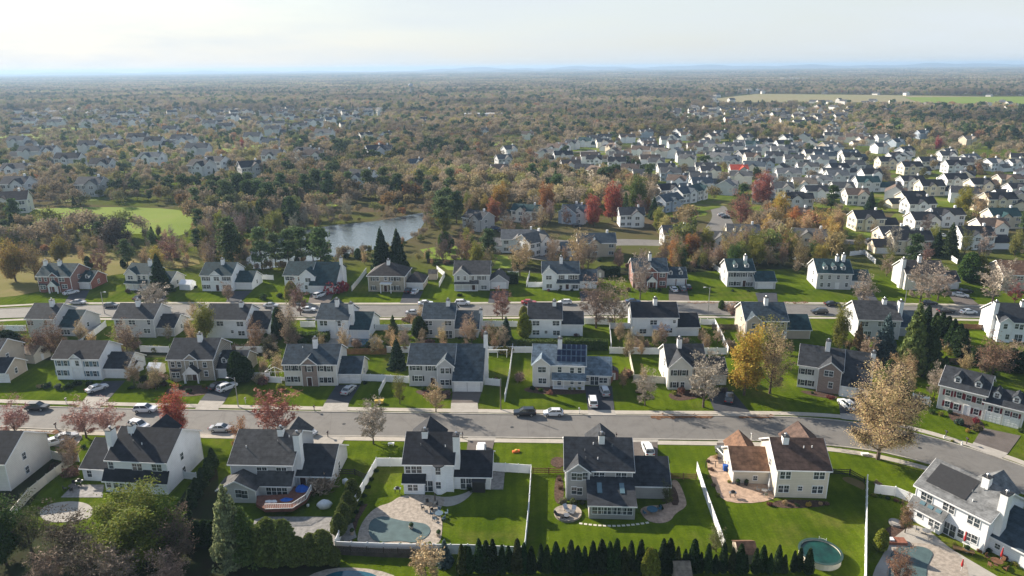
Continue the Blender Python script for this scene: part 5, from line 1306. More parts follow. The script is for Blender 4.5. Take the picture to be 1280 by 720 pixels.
tree('fir', 292, 706, 616, (0.22, 0.24, 0.12), "tall pale-tipped conifer in front of the grey house's arched window", None, .7)
tree('fir', 310, 706, 640, (0.11, 0.16, 0.04), "green conifer right against the tall pale-tipped one", None, .85)
for i, (x, y, t) in enumerate([(338,704,650),(354,704,652),(372,706,672),(390,704,668),(404,704,664),(418,706,684)]):
    tree('thujaB', x, y, t, (0.12, 0.15, 0.035), "olive-green arborvitae before the grey house's pool, %s from the left" % ordw(i+1), "evergreens before the grey house's pool", 1.0)
for i, (x, y) in enumerate([(441,626),(436,641),(430,656),(424,669)]):
    tree('thujaB', x, y, y-27, (0.10, 0.125, 0.03), "round-topped evergreen along the fence left of the pool yard, %s from the top" % ordw(i+1), "evergreens along the pool yard's fence", .95)
tree('bushB', 398, 612, 596, C_BARE, "bare shrub between deck and wing of the grey house", None, 1.5)
for i in range(46):
    x = 579+i*9.55+trr.uniform(-1.5, 1.5); top = 682+trr.uniform(-8, 7) + (5 if i > 30 else 0)
    tree('thuja', x, 716+trr.uniform(-2, 2), top, jit(C_THUJA if i % 7 else (.06,.075,.025), trr, .35), "dark arborvitae in the long bottom hedge row, %s from the left" % ordw(i+1), "arborvitae hedge along the bottom", .82 if i % 3 else 1.0)
tree('spruce', 556, 706, 678, C_BLUE, "small blue spruce at the pool yard's lower fence", None, 1.1)
tree('bareS', 532, 722, 682, C_TAN, "pale bare shrub-tree below the pool yard's fence", None, 1.3)
tree('thujaB', 812, 724, 686, C_YG, "single yellow-green arborvitae in front of the dark hedge", None, .75)
tree('thin', 1131, 666, 622, (0.30, 0.19, 0.11), "tan half-bare small tree beside the fire pit at lower right", None, .7)
tree('thujaB', 1100, 688, 662, C_YG, "small yellow-green evergreen left of the lower right pool", None, .8)
tree('thin', 1122, 730, 688, (0.26, 0.14, 0.09), "rust-brown tree at the bottom edge beside the long white fence", None, 1.1)
tree('thujaB', 583, 700, 683, C_DK, "low dark evergreen at the left end of the hedge", None, 1.0)
tree('thin', 895, 690, 660, (0.16, 0.17, 0.06), "pale olive shrub at the foot of the leaning white fence", None, 1.1)
tree('thin', 833, 630, 605, (0.10, 0.12, 0.04), "green leafy shrub at the grey house's right corner", None, 1.0)
srr = random.Random(5)
BUSH = [(350,487,12,C_YG,"bright yellow"),(361,470,10,(.26,.1,.09),"dusky pink"),(97,482,9,C_DK,"dark"),(60,484,9,C_SPRUCE,"spiky dark"),(72,486,9,(.09,.11,.08),"grey-green"),(84,486,10,C_DK,"low dark"),(50,484,6,C_TAN,"straw"),
 (113,483,10,C_DK,"black-green"),(225,485,8,C_GREEN,"green"),(237,490,8,C_DK,"wide green"),(256,484,6,C_OLIVE,"olive"),(205,482,8,(.13,.09,.07),"brown"),(190,482,12,(.12,.08,.06),"bare brown"),(214,492,6,(.25,.1,.1),"pinkish"),
 (456,480,6,C_DK,"dark"),(532,494,7,(.2,.08,.07),"plum"),(545,496,8,(.14,.1,.09),"brown"),(560,494,10,(.2,.14,.12),"mauve-brown"),(528,488,5,C_GREEN,"low green"),(620,478,10,(.2,.12,.1),"pale brown"),(648,476,14,(.22,.16,.13),"wide bare"),
 (665,487,8,C_DK,"dark"),(676,489,7,C_GREEN,"green"),(688,492,8,(.24,.12,.08),"rust"),(690,478,6,C_DK,"pointed"),(712,487,5,C_YG,"yellow-green"),(718,487,5,C_YG,"second yellow-green"),(724,487,5,C_YG,"third yellow-green"),
 (843,493,8,C_OLIVE,"olive"),(852,491,12,(.25,.13,.1),"reddish"),(866,494,10,(.14,.1,.08),"brown"),(892,492,9,(.12,.1,.09),"grey-brown"),(905,490,9,(.13,.1,.09),"bare grey"),(1037,498,7,(.2,.06,.05),"maroon"),(1015,492,4,C_DK,"low dark"),
 (1157,512,6,C_OLIVE,"olive"),(1165,516,7,C_GREEN,"round green"),(1175,519,7,C_OLIVE,"yellowish"),(1187,517,7,C_DK,"dark"),(1200,531,11,(.06,.1,.08),"blue-green"),(1219,528,8,(.22,.03,.04),"crimson"),(1222,539,12,(.12,.1,.05),"brown-olive"),(1210,540,6,C_GOLD,"golden"),(1275,540,7,C_GREEN,"corner green"),
 (703,628,11,(.22,.2,.12),"pale straw"),(716,630,12,(.11,.13,.05),"grey-green"),(727,630,8,(.1,.1,.05),"brown-green"),(700,610,7,(.18,.12,.08),"tan"),(698,600,6,(.2,.13,.09),"brown"),(836,626,9,C_OLIVE,"bright olive"),(826,635,7,C_DK,"dark"),
 (588,613,9,C_DK,"pointed dark"),(981,630,8,C_TAN,"straw-yellow"),(996,632,5,C_DK,"low dark"),(1010,632,7,C_GOLD,"golden"),(1025,631,6,C_TAN,"tan"),(1033,631,6,(.2,.13,.1),"brown"),(962,632,7,(.2,.08,.06),"dark red"),
 (889,588,6,(.16,.1,.07),"brown"),(887,597,6,C_OLIVE,"olive"),(892,608,6,(.15,.12,.07),"tan-brown"),(897,620,6,C_OLIVE,"olive low"),(885,578,6,(.15,.1,.07),"brown low"),(895,572,6,C_TAN,"tan"),(911,603,5,C_OLIVE,"small green"),
 (1092,620,6,C_OLIVE,"olive"),(1101,622,6,C_GREEN,"green"),(1110,624,6,C_DK,"dark"),(1120,627,6,(.2,.12,.08),"russet"),(1128,630,5,C_DK,"small dark"),(1096,606,6,C_BARE,"bare"),(1193,682,6,C_OLIVE,"olive potted"),(1236,690,7,C_DK,"dark"),(1255,700,8,(.2,.1,.07),"rust"),(1270,706,7,C_OLIVE,"olive"),(1225,690,6,(.25,.13,.05),"orange"),
 (70,590,14,(.09,.06,.05),"big brown"),(56,556,16,(.12,.085,.065),"round brown"),(165,486,6,C_DK,"dark"),(800,490,10,(.16,.11,.09),"brown"),(430,430,7,C_GREEN,"round green"),(460,432,7,C_OLIVE,"olive"),(376,424,11,C_GREEN,"clipped green"),(390,424,10,C_GREEN,"clipped wide green"),(404,424,8,C_GREEN,"clipped end"),
 (617,430,9,(.2,.13,.1),"brown domed"),(543,420,7,C_DK,"dark"),(556,424,7,C_GREEN,"low green"),(522,432,9,C_OLIVE,"olive"),(575,424,5,C_DK,"small dark"),(712,418,8,C_DK,"dark"),(720,420,7,(.15,.1,.09),"brown"),(935,396,5,C_GOLD,"golden"),(915,394,6,(.2,.1,.08),"russet"),
 (105,560,6,C_DK,"low dark"),(1190,552,3,C_OLIVE,"tiny"),(478,340,6,C_OLIVE,"olive"),(316,356,8,C_GREEN,"green"),(330,374,12,C_GREEN,"bright green"),(350,372,9,C_DK,"dark"),(245,360,5,C_DK,"dark"),(160,366,6,(.12,.08,.06),"brown"),(170,366,5,C_DK,"dark"),(575,370,6,C_DK,"dark"),(590,370,5,C_GREEN,"green"),(686,364,5,(.2,.1,.1),"red-brown"),(700,364,5,C_GREEN,"green"),(715,364,5,C_DK,"dark"),(775,364,7,C_OLIVE,"olive"),(785,364,8,(.2,.13,.09),"tan"),(800,364,5,C_DK,"dark"),(812,364,5,C_GREEN,"green"),(825,364,6,C_DK,"dark"),(916,364,4,C_DK,"dark"),(935,364,4,C_DK,"dark")]
HN = [(h_.root, h_) for h_ in []]
seen_ = {}
for x, y, wpx, col, adj in BUSH:
    p = G(x, y); R_ = max(.35, wpx/2/(FPX/(Vector((p.x, p.y, -CAM_H)).length*0.97)))
    kind = 'bushB' if col in ((.12,.08,.06),(.22,.16,.13),(.2,.14,.12),(.13,.1,.09),C_BARE) else 'bush'
    row = "at the white pool house's yard" if False else ("in the nearest gardens" if y > 560 else "at the near street's far houses" if y > 470 else "between second and third row" if y > 400 else "on the far side of the middle street")
    side = ["at far left", "left of centre", "in the middle", "right of centre", "at far right"][min(4, int(x//256))]
    lab = "%s shrub %s, %s" % (adj, row, side)
    n_ = seen_.get(lab, 0)+1; seen_[lab] = n_
    if n_ > 1: lab = "%s %s shrub %s, %s" % (ordw(n_), adj, row, side)
    pr = T_[kind](srr.randrange(12)); plant('shrub', pr, p, R_, srr.uniform(0, 6), jit(col, srr, .1), lab, 'shrub', "garden shrubs", ("stems", "foliage"))
for i in range(11):
    pr = T_['bush'](i); plant('shrub', pr, G(428+i*12, 684+trr.uniform(-1, .5)), trr.uniform(.45, .7), i, jit((.13,.17,.04), srr, .15), "young shrub inside the pool yard's lower fence, %s from the left" % ordw(i+1), 'shrub', "young shrubs along the pool yard's fence", ("stems", "foliage"))
for i in range(7):
    f_ = i/6; pr = T_['bush'](i+3); plant('shrub', pr, G(470-f_*30, 590+f_*62), .5, i, jit(C_DK, srr, .15), "small dark shrub inside the pool yard's left fence, %s from the top" % ordw(i+1), 'shrub', "small shrubs down the pool yard's left fence", ("stems", "foliage"))
# hedges
def hedge(x0, y0, x1, y1, h, w, col, label):
    a, b_ = G(x0, y0), G(x1, y1); d = b_-a; L_ = d.length; rr = random.Random(int(x0)); c = MB()
    for i in range(int(L_*h*95)):
        f = rr.random(); face = rr.random(); z = rr.uniform(.05, h); yy = rr.choice((-1, 1))*w/2
        if face < .4: z = h; yy = rr.uniform(-w/2, w/2)
        quad(c, (f*L_, yy+rr.gauss(0, .07), z+rr.gauss(0, .08)+.12*sin(f*L_*1.7)), .22*rr.uniform(.6, 1.4), rr)
    c.box(0.1, L_-.1, -w/2+.12, w/2-.12, 0, h-.12)
    o = c.build("hedge", LEAF, None, a, atan2(d.y, d.x)); o.color = (*col, 1)
    return tag(o, label, "hedge")
hedge(632, 434, 705, 434.5, 2.0, 1.6, (0.09, 0.13, 0.03), "clipped green hedge behind the boxy white house, left length")
hedge(705, 436, 760, 437, 2.6, 1.6, (0.07, 0.11, 0.03), "taller clipped green hedge right of the boxy white house")
hedge(622, 354, 648, 354, 3.5, 2.5, C_DK, "dark block hedge left of the long-porch house")
hedge(372, 426, 412, 426, 2.2, 2.5, (0.06, 0.10, 0.02), "thick green hedge behind the brown-fronted house")
hedge(750, 345, 775, 345, 3.2, 3, C_DK, "dark evergreen screen right of the long-porch house")

YARD = [(0,428,330,440),(330,428,520,445),(520,428,640,446),(770,425,1000,448),(1050,440,1280,470),(0,318,560,338),(560,322,1000,340),(150,470,215,492),(300,470,350,482),(500,400,530,412),(770,468,835,485),(1090,470,1160,500),(0,560,95,600),(880,384,930,392),(200,400,245,440)]
frr = random.Random(31); cnt = {}
def clear_of(x, y):
    return all((f.x-x)**2+(f.y-y)**2 > (r+.3)**2 for f, r in FOOT)
for zi, (x0, y0, x1, y1) in enumerate(YARD):
    for i in range(int((x1-x0)*(y1-y0)/190)+3):
        px, py = frr.uniform(x0, x1), frr.uniform(y0, y1); p = G(px, py)
        if not clear_of(p.x, p.y): continue
        k = frr.choice(['bareS', 'bareS', 'bushB', 'bush', 'bush', 'thujaB', 'thin', 'thin']); pr = T_[k](frr.randrange(12))
        hh = {'bareS': frr.uniform(3.5, 7.5), 'bushB': frr.uniform(1.2, 2.6), 'bush': frr.uniform(.9, 1.9), 'thujaB': frr.uniform(2, 4.5), 'thin': frr.uniform(3.5, 7)}[k]
        col = {'bareS': C_BARE, 'bushB': C_BARE, 'bush': frr.choice([C_GREEN, C_OLIVE, C_DK, (.2,.12,.09)]), 'thujaB': frr.choice([C_DK, C_GREEN]), 'thin': C_TAN}[k]
        nm = NAMES[k]; wd = {'bareS': 'small bare tree', 'bushB': 'bare twiggy shrub', 'bush': 'leafy garden shrub', 'thujaB': 'rounded evergreen', 'thin': 'small autumn tree'}[k]
        wh = ["behind the left second-row houses", "behind the houses left of the round pool", "behind the long pale house", "behind the cream-gabled and awning houses", "in the gardens right of the golden tree", "behind the middle street's left houses", "behind the middle street's centre houses", "beside the stone-fronted house", "at the screened porch", "by the egg-shaped evergreen", "left of the cream-gabled house", "behind the huge pale orange tree", "at the far lower left", "above the awning house's bent fence", "between the left backyards"][zi]
        cnt[(wd, wh)] = cnt.get((wd, wh), 0)+1; n = cnt[(wd, wh)]
        o = plant(nm, pr, p, hh/topz(pr[1]), frr.uniform(0, 6), jit(col, frr, .2), "%s %s" % (wd, wh) if n == 1 else "%s %s %s" % (ordw(n), wd, wh), 'shrub' if nm == 'shrub' else 'tree', "backyard growth", ("stems", "foliage") if nm == 'shrub' else ("trunk", "crown"))
# ------------------------------------------------------------------ fences
def fence(pts, label, h=1.8, m=VINYL, kind='vinyl', post=2.4, z0=0.0):
    """panels between square posts along a photo polyline"""
    w_ = [G(*p) for p in pts]
    root = empty("fence", w_[0], 0, label, "fence"); o0 = w_[0]
    pan = MB(); posts = []
    for a, b_ in zip(w_, w_[1:]):
        d = b_-a; L_ = d.length; n = max(1, round(L_/post)); u = d/L_; s_ = Vector((-u.y, u.x, 0))
        for i in range(n):
            p, q = a+u*(L_*i/n)-o0, a+u*(L_*(i+1)/n)-o0
            posts.append(p)
            if kind == 'vinyl':
                for (t, z_0, z_1) in ((.025, .08, h-.1), (.05, 0.05, .2), (.05, h-.16, h-.03)):
                    s2 = s_*t
                    pan.hexa([(p-s2)+Vector((0,0,z_0)), (q-s2)+Vector((0,0,z_0)), (q+s2)+Vector((0,0,z_0)), (p+s2)+Vector((0,0,z_0))],
                             [(p-s2)+Vector((0,0,z_1)), (q-s2)+Vector((0,0,z_1)), (q+s2)+Vector((0,0,z_1)), (p+s2)+Vector((0,0,z_1))])
            elif kind == 'rail':
                for z_ in (.25, .65, h-.15):
                    s2 = s_*.03
                    pan.hexa([(p-s2)+Vector((0,0,z_)), (q-s2)+Vector((0,0,z_)), (q+s2)+Vector((0,0,z_)), (p+s2)+Vector((0,0,z_))],
                             [(p-s2)+Vector((0,0,z_+.12)), (q-s2)+Vector((0,0,z_+.12)), (q+s2)+Vector((0,0,z_+.12)), (p+s2)+Vector((0,0,z_+.12))])
                for k in range(12):
                    c = p+(q-p)*((k+.5)/12); pan.box(c.x-.025, c.x+.025, c.y-.025, c.y+.025, .1, h-.05)
            else:
                k = max(3, int(L_/n/.16))
                for j in range(k):
                    c = p+(q-p)*(j/k); e = p+(q-p)*((j+.88)/k); s2 = s_*.015; hh = h-.05+(.03 if j % 2 else 0)
                    pan.hexa([c-s2, e-s2, e+s2, c+s2], [c-s2+Vector((0,0,hh)), e-s2+Vector((0,0,hh)), e+s2+Vector((0,0,hh)), c+s2+Vector((0,0,hh))])
    posts.append(w_[-1]-o0)
    pan.build("panel", m, root)
    pm = simple_mesh(('post', h, m.name), lambda: MB().box(-.07, .07, -.07, .07, 0, h+.06).hexa([(-.09,-.09,h+.06),(.09,-.09,h+.06),(.09,.09,h+.06),(-.09,.09,h+.06)], [(-.02,-.02,h+.15),(.02,-.02,h+.15),(.02,.02,h+.15),(-.02,.02,h+.15)]).mesh("post", m))
    for p in posts[:98]: put("post", pm, root, (p.x, p.y, 0))
    return root
fence([(505,583),(471,583),(455,612),(437,645),(420,687)], "long white vinyl fence down the left side of the pool yard")
fence([(420,689),(500,692),(585,693),(652,696)], "white topped fence along the bottom of the pool yard", m=VINYL)
fence([(418,693),(480,696.5),(552,698)], "grey board fence just outside the pool yard's bottom side", h=1.6, m=WOODD, kind='board')
fence([(616,589),(664,592)], "short white fence right of the pool house's wing")
fence([(664,592),(661,640),(656,690)], "white fence between the pool yard and the grey house's lawn, seen end on", m=VINYL)
fence([(666,592),(706,592.5)], "brown picket fence left of the grey house", h=1.2, m=WOODF, kind='rail')
fence([(838,599),(870,599.5)], "brown picket fence right of the grey house", h=1.2, m=WOODF, kind='rail')
fence([(871,589),(880,618),(892,652),(905,688)], "leaning-looking white fence between grey house and cream house")
fence([(1083,605),(1082,650),(1081,720),(1080,770)], "long straight white fence running to the bottom edge right of the above-ground pool")
fence([(1093,617),(1118,620),(1142,630)], "short white fence at the upper side of the lower right garden")
fence([(82,577),(99,577)], "short white fence joining the left white house's wing")
fence([(91,580),(60,604),(38,622),(15,650)], "long cream fence slanting down at lower left", m=CREAMV)
fence([(63,573),(80,577)], "short grey picket fence behind the round brown bush at left", m=CREAMV)
fence([(227,598),(246,600)], "short white gate fence right of the left white house", h=1.5)
fence([(420,593),(444,594),(458,600)], "dark picket fence behind the grey house's wing", h=1.2, m=WOODD, kind='rail')
fence([(1038,593),(1062,594),(1080,604)], "dark open rail fence right of the cream house", h=1.2, m=DARKM, kind='rail')
fence([(449,476),(478,477),(511,479)], "white fence between the brown-fronted and the long pale house")
fence([(482,478),(474,494)], "short white fence running toward the near street", h=1.4)
fence([(606,481),(626,483)], "white fence right of the long pale house's garage")
fence([(626,475),(630,505)], "thin white fence seen end on at the utility pole") if False else None
fence([(641,438),(637,470),(631,502)], "white fence seen end on right of the utility pole")
fence([(611,441),(668,441)], "white fence behind the yard with the trellis")
fence([(762,442),(812,443)], "white fence behind the solar panel house", m=VINYL)
fence([(785,440),(792,474)], "cream fence seen end on between two half-wild yards", m=CREAMV)
fence([(792,477),(832,480)], "cream fence left of the cream-gabled house", m=CREAMV)
fence([(762,410),(764,437)], "white fence down the left of the awning house's yard")
fence([(762,411),(788,411)], "white fence left of the awning house")
fence([(765,441),(812,442),(838,442),(862,442)], "long white fence along the bottom of the awning house's yard") if False else None
fence([(812,443),(838,443),(908,443)], "white fence along the lower side of the awning house's yard")
fence([(875,406),(893,406),(902,424),(910,442)], "white fence bending down right of the awning house")
fence([(890,412),(925,412)], "brown board fence left of the tan house", h=1.6, m=WOODD, kind='board')
fence([(470,413),(525,413)], "white fence between the pointed-roof house and the pale grey house")
fence([(566,416),(662,413)], "white fence behind the yellow arborvitae") if False else None
fence([(598,408),(662,409)], "white fence left of the boxy white house")
fence([(731,405),(764,406)], "white fence right of the boxy white house's wing")
fence([(431,443),(483,443)], "dark brown board fence beside the small blue pool", h=1.7, m=WOODF, kind='board')
fence([(484,441),(512,441)], "short white fence right of the brown board fence")
fence([(376,409),(394,409)], "white fence left of the pointed-roof house")
fence([(369,426),(382,409)], "cream fence slanting left of the pointed-roof house", m=CREAMV) if False else None
fence([(0,414),(33,414)], "white fence at the left edge beside the skylit house")
fence([(100,433),(118,420),(133,408)], "long white fence slanting up right of the skylit wing")
fence([(176,440),(212,441)], "white fence behind the stone-fronted house")
fence([(296,441),(338,441)], "white fence between tan tree and dark speckled tree")
fence([(313,474),(338,475)], "white fence right of the dark columnar evergreens")
fence([(38,436),(66,438)], "grey fence behind the white-car house", m=CREAMV)
fence([(335,478),(352,479)], "white panel fence under the screened porch", h=1.6)
fence([(393,364),(420,342)], "cream fence slanting up left of the hipped stone house", m=CREAMV) if False else None
fence([(440,364),(450,352),(458,341)], "white fence slanting up left of the hipped stone house")
fence([(549,359),(556,346),(546,338)], "white fence with a bent end left of the brown-grey roofed house")
fence([(576,328),(582,314),(640,314)], "white fence round the upper yard behind the brown-grey roofed house")
fence([(635,345),(648,345)], "short white fence right of the gabled garage")
fence([(658,359),(662,345)], "white fence seen end on beside the dark hedge")
fence([(660,359),(678,359)], "low white fence left of the long-porch house")
fence([(325,349),(342,350)], "white fence behind the garage left of the pond")
fence([(534,329),(576,331)], "brown board fence with gaps behind the small white shed", m=WOODD, kind='board')
fence([(888,332),(903,344)], "white fence slanting left of the teal-roofed dormer house")
fence([(985,320),(1010,335)], "white fence slanting left of the three-dormer house")
fence([(1062,320),(1080,318),(1094,330)], "curved white fence above the three-dormer house")
fence([(1178,318),(1196,330)], "white fence at the dark conifer, right of the cream upper house")
fence([(1110,258),(1123,258),(1135,256)], "low white fence by the pale teal-roofed upper house")
fence([(1145,456),(1185,456),(1212,456)], "dark fence below the diagonal arborvitae row", m=WOODD, kind='board')
fence([(1175,410),(1230,412)], "brown wooden fence right of the diagonal arborvitae row", m=WOODF, kind='board', h=1.5)
fence([(1140,501),(1160,506)], "white fence behind the huge pale orange tree")
fence([(700,452),(760,452)], "dark board fence behind the solar panel house", m=WOODD, kind='board', h=1.5)
fence([(762,482),(770,470)], "rusty wooden fence right of the solar house", m=WOODF, kind='board', h=1.5)
# ------------------------------------------------------------------ vehicles
CARP = {}
def carpaint(name, c, metal=0.0):
    if name not in CARP:
        CARP[name] = mat("car_paint_"+name, c, 0.28, 0.03, 0.6, spec=0.5, coat=0.7, metal=metal)
    return CARP[name]
def car_profile(kind):
    # (x, z_bottom, z_belt) body stations and greenhouse points
    if kind == 'suv': return 4.75, 1.90, [(-2.37,.55,.80),(-2.30,.35,1.02),(-1.2,.30,1.10),(1.2,.30,1.08),(2.30,.35,.95),(2.37,.5,.80)], [(-2.15,1.05),(-1.85,1.68),(.35,1.72),(1.25,1.06)]
    if kind == 'hatch': return 4.3, 1.78, [(-2.15,.55,.78),(-2.1,.32,.98),(-1.1,.26,1.02),(1.1,.26,.98),(2.08,.32,.78),(2.15,.45,.66)], [(-2.0,1.0),(-1.45,1.46),(.3,1.5),(1.25,.97)]
    if kind == 'van': return 5.0, 1.95, [(-2.5,.55,.9),(-2.45,.35,1.15),(-1.2,.28,1.15),(1.3,.28,1.1),(2.35,.35,.85),(2.5,.5,.7)], [(-2.4,1.12),(-2.2,1.78),(.7,1.8),(1.75,1.08)]
    return 4.75, 1.82, [(-2.37,.5,.78),(-2.3,.32,.95),(-1.2,.26,.98),(1.2,.26,.94),(2.28,.32,.78),(2.37,.45,.65)], [(-1.75,.95),(-1.0,1.42),(.35,1.44),(1.2,.94)]
def car(px, py, kind, paint, hd, label, group="cars in the streets and driveways"):
    """hd: heading in degrees, 0 = nose to the photo's right along x"""
    key = (kind, paint)
    p = G(px, py)
    root = empty("pickup_truck" if kind == 'pickup' else "parked_car", (p.x, p.y, 0.03 if True else 0), R(hd), label, "car", group)
    def fn():
        L_, Wd, st, gh = car_profile(kind); b_ = MB(); hw = Wd/2
        n = len(st); o = 0
        # lofted body: five points per side, tumblehome and rounded shoulders
        for (x, zb, zt) in st:
            t = 1-.16*(abs(x)/(L_/2))**4
            ring = [(-hw*t*.96, zb), (-hw*t, zb+(zt-zb)*.35), (-hw*t*.985, zt-.12), (-hw*t*.88, zt), (hw*t*.88, zt), (hw*t*.985, zt-.12), (hw*t, zb+(zt-zb)*.35), (hw*t*.96, zb)]
            b_.v += [(x, y, z) for y, z in ring]
        for i in range(n-1):
            for k in range(8):
                b_.f.append((i*8+k, i*8+(k+1)%8, (i+1)*8+(k+1)%8, (i+1)*8+k)); b_.m.append(0)
        b_.f += [tuple(range(7, -1, -1)), tuple((n-1)*8+k for k in range(8))]; b_.m += [0, 0]
        roofp = MB(); (xa, za), (xb, zb_), (xc, zc), (xd, zd) = gh; tw = hw*.72; bw = hw*.87
        # roof skin and pillars in paint
        roofp.hexa([(xb-.02,-tw,zb_-.05),(xc+.02,-tw,zc-.05),(xc+.02,tw,zc-.05),(xb-.02,tw,zb_-.05)], [(xb+.06,-tw*.93,zb_+.02),(xc-.06,-tw*.93,zc+.02),(xc-.06,tw*.93,zc+.02),(xb+.06,tw*.93,zb_+.02)])
        for sy in (-1, 1):
            for (x0, z0_, x1, z1_) in ((xa, za, xb, zb_), (xd, zd, xc, zc), ((xa+xd)/2-.1, za, (xb+xc)/2-.1, zb_)):
                roofp.tube([(x0, sy*bw, z0_-.03), (x1, sy*tw, z1_-.02)], [.055, .045], 4)
        g = MB(); i_ = .03
        g.hexa([(xa+i_,-bw+i_,za-.05),(xd-i_,-bw+i_,zd-.05),(xd-i_,bw-i_,zd-.05),(xa+i_,bw-i_,za-.05)], [(xb,-tw+i_,zb_-.04),(xc,-tw+i_,zc-.04),(xc,tw-i_,zc-.04),(xb,tw-i_,zb_-.04)])
        wh = MB(); r = .34 if kind != 'suv' else .37
        def wheel(x, y):
            w_ = MB(); pts = [(0,-.11,0),(0,.11,0)]
            w_.tube(pts, [r, r], 14); return w_
        wme = wheel(0, 0).mesh("tyre", RUBBER)
        rme = MB().tube([(0,-.125,0),(0,.125,0)], [r*.62, r*.62], 10).mesh("rim", METAL)
        hl = MB().blob((0,0,0), (.12,.22,.09), 3, 8, 5, 0).mesh("headlight", GLASS); tl = MB().box(-.04, .06, -.2, .2, -.1, .1).mesh("tail_light", REDL)
        bm_ = b_.mesh("body", carpaint(paint, PAINTS[paint])); bm_.polygons.foreach_set("use_smooth", [False]*len(bm_.polygons))
        return bm_, roofp.mesh("roof", carpaint(paint, PAINTS[paint])), g.mesh("windows_glass", GLASS), wme, rme, hl, tl, L_, hw, r, st
    bm_, rm_, gm_, wme, rme, hl, tl, L_, hw, r, st = simple_mesh(('car',)+key, fn)
    put("body", bm_, root); put("roof", rm_, root); put("glass", gm_, root)
    for sx in (-1, 1):
        for sy in (-1, 1):
            w_ = put("wheel", wme, root, (sx*L_*.29, sy*(hw-.09), r)); put("rim", rme, w_)
    for sy in (-1, 1):
        put("headlight", hl, root, (L_/2-.06, sy*hw*.62, .72)); put("tail_light", tl, root, (-L_/2+.02, sy*hw*.66, .85))
    return root
PAINTS = {'white': (.72, .73, .75), 'black': (.012, .013, .018), 'silver': (.42, .43, .45), 'grey': (.12, .125, .13), 'red': (.40, .02, .02), 'blue': (.03, .07, .16), 'darkblue': (.02, .03, .05)}
CARS = [(47,512,'suv','black',0,"black SUV parked on the near street at far left"),(182,514.5,'suv','white',0,"white SUV parked on the far kerb in front of the russet tree"),
 (174,535,'suv','white',-22,"white car with a dark bonnet turning out behind the left white house's roof"),(277,538.5,'sedan','silver',0,"silver car parked on the near kerb behind the two white roofs"),
 (82,549.5,'sedan','silver',35,"silver car in the driveway at lower left beside the bare pink tree"),(68,556,'hatch','white',38,"white car half hidden below the silver one in the lower left driveway"),
 (121.5,488,'sedan','white',52,"white car in the driveway of the fir-bed house"),(284,487,'suv','white',55,"white SUV beside a black car in the stone-fronted house's driveway"),
 (272,485,'sedan','black',62,"black car beside the white SUV in the stone-fronted house's driveway"),(436,490,'sedan','silver',72,"silver sedan in the driveway of the brown-fronted house"),
 (656,519,'suv','black',180,"black SUV parked on the near street, left of the small white car"),(691.5,519,'hatch','white',180,"small white car parked right behind the black SUV"),
 (741,505,'van','white',88,"white van parked on the solar house's driveway, closest to the street"),(755.5,492,'suv','silver',94,"silver car at the top of the solar house's driveway"),
 (809.5,565,'suv','white',92,"white SUV on the driveway above the grey house's wing"),(601.5,566,'suv','white',90,"white car mostly hidden behind the pool house's wing"),
 (905,570,'suv','grey',100,"grey car by the cream house's brown wing"),(384,542,'sedan','silver',-30,"silver car peeping over the grey house's gable"),
 (1058,509,'suv','white',98,"white car in the driveway left of the huge pale orange tree"),(911,501,'suv','darkblue',70,"dark car under the golden tree's left side"),
 (89,367.5,'sedan','white',50,"white car in the brick house's driveway at far left"),(98,380,'sedan','silver',0,"grey car at the kerb below the brick house"),
 (175,374,'sedan','black',70,"black car in front of the cream porch house"),(139,384,'hatch','grey',0,"grey car seen in the road left of the spruce") ,
 (339,384,'sedan','silver',0,"silver car on the far kerb above the tall-chimneyed house"),(400,371,'van','white',62,"white car with blue windows in the driveway of the long teal roof house"),
 (385,389,'sedan','white',0,"white car on the middle street behind a bare reddish tree"),(519,366.5,'sedan','white',80,"white car in the hipped stone house's driveway"),(510,365,'sedan','black',85,"black car beside the white one at the hipped stone house"),
 (532,381,'sedan','white',8,"white car parked on the far side of the middle street by a small trailer"),(517,393,'sedan','silver',0,"silver sedan on the near side of the middle street"),(578,381,'suv','white',0,"white SUV parked above the pale grey house's roof"),
 (661,380,'sedan','red',0,"red car parked on the middle street above the boxy white house"),(706,380,'hatch','white',180,"white hatchback parked on the middle street right of the red car"),
 (791,379,'sedan','blue',0,"pale blue car at the brick house's left on the middle street"),(842,363.5,'sedan','white',95,"white car in front of the brick house's garage"),(853,363.5,'suv','grey',90,"grey car in front of the brick house's garage"),(860,361,'hatch','black',90,"black car at the right side of the brick garage"),
 (1024,392,'suv','black',180,"black SUV on the middle street left of the olive-green tree"),(1040,382,'sedan','black',0,"black car on the far kerb below the three-dormer house"),(1200,371,'sedan','white',-30,"white car in the driveway behind the bare trees"),(1206,366,'sedan','black',0,"black car behind the white one in the bare trees' driveway"),
 (1182,391,'sedan','black',0,"long black car on the middle street left of the white one"),(1210,392,'sedan','white',0,"white car on the middle street at far right"),(1161,381,'sedan','black',0,"black car in shade on the far kerb right of the bare trees"),
 (1178,296,'sedan','white',-20,"white car in the upper right street beside the dormered white house"),(1088,302,'sedan','grey',0,"grey car in the upper street below the cream black-roofed house"),
 (717,278,'hatch','silver',90,"silver car before the small garage by the cul-de-sac"),(721,283,'sedan','black',0,"black car by the cul-de-sac kerb"),(903,270,'sedan','silver',0,"silver car in the side street beside the rusty oak"),(907,272.5,'sedan','darkblue',0,"dark car in the side street below the silver one"),
 (620,287,'suv','blue',15,"blue car beside the grey gabled house near the cul-de-sac"),(628,290,'suv','darkblue',15,"dark car below the blue one near the cul-de-sac")]
for c in CARS: car(*c)
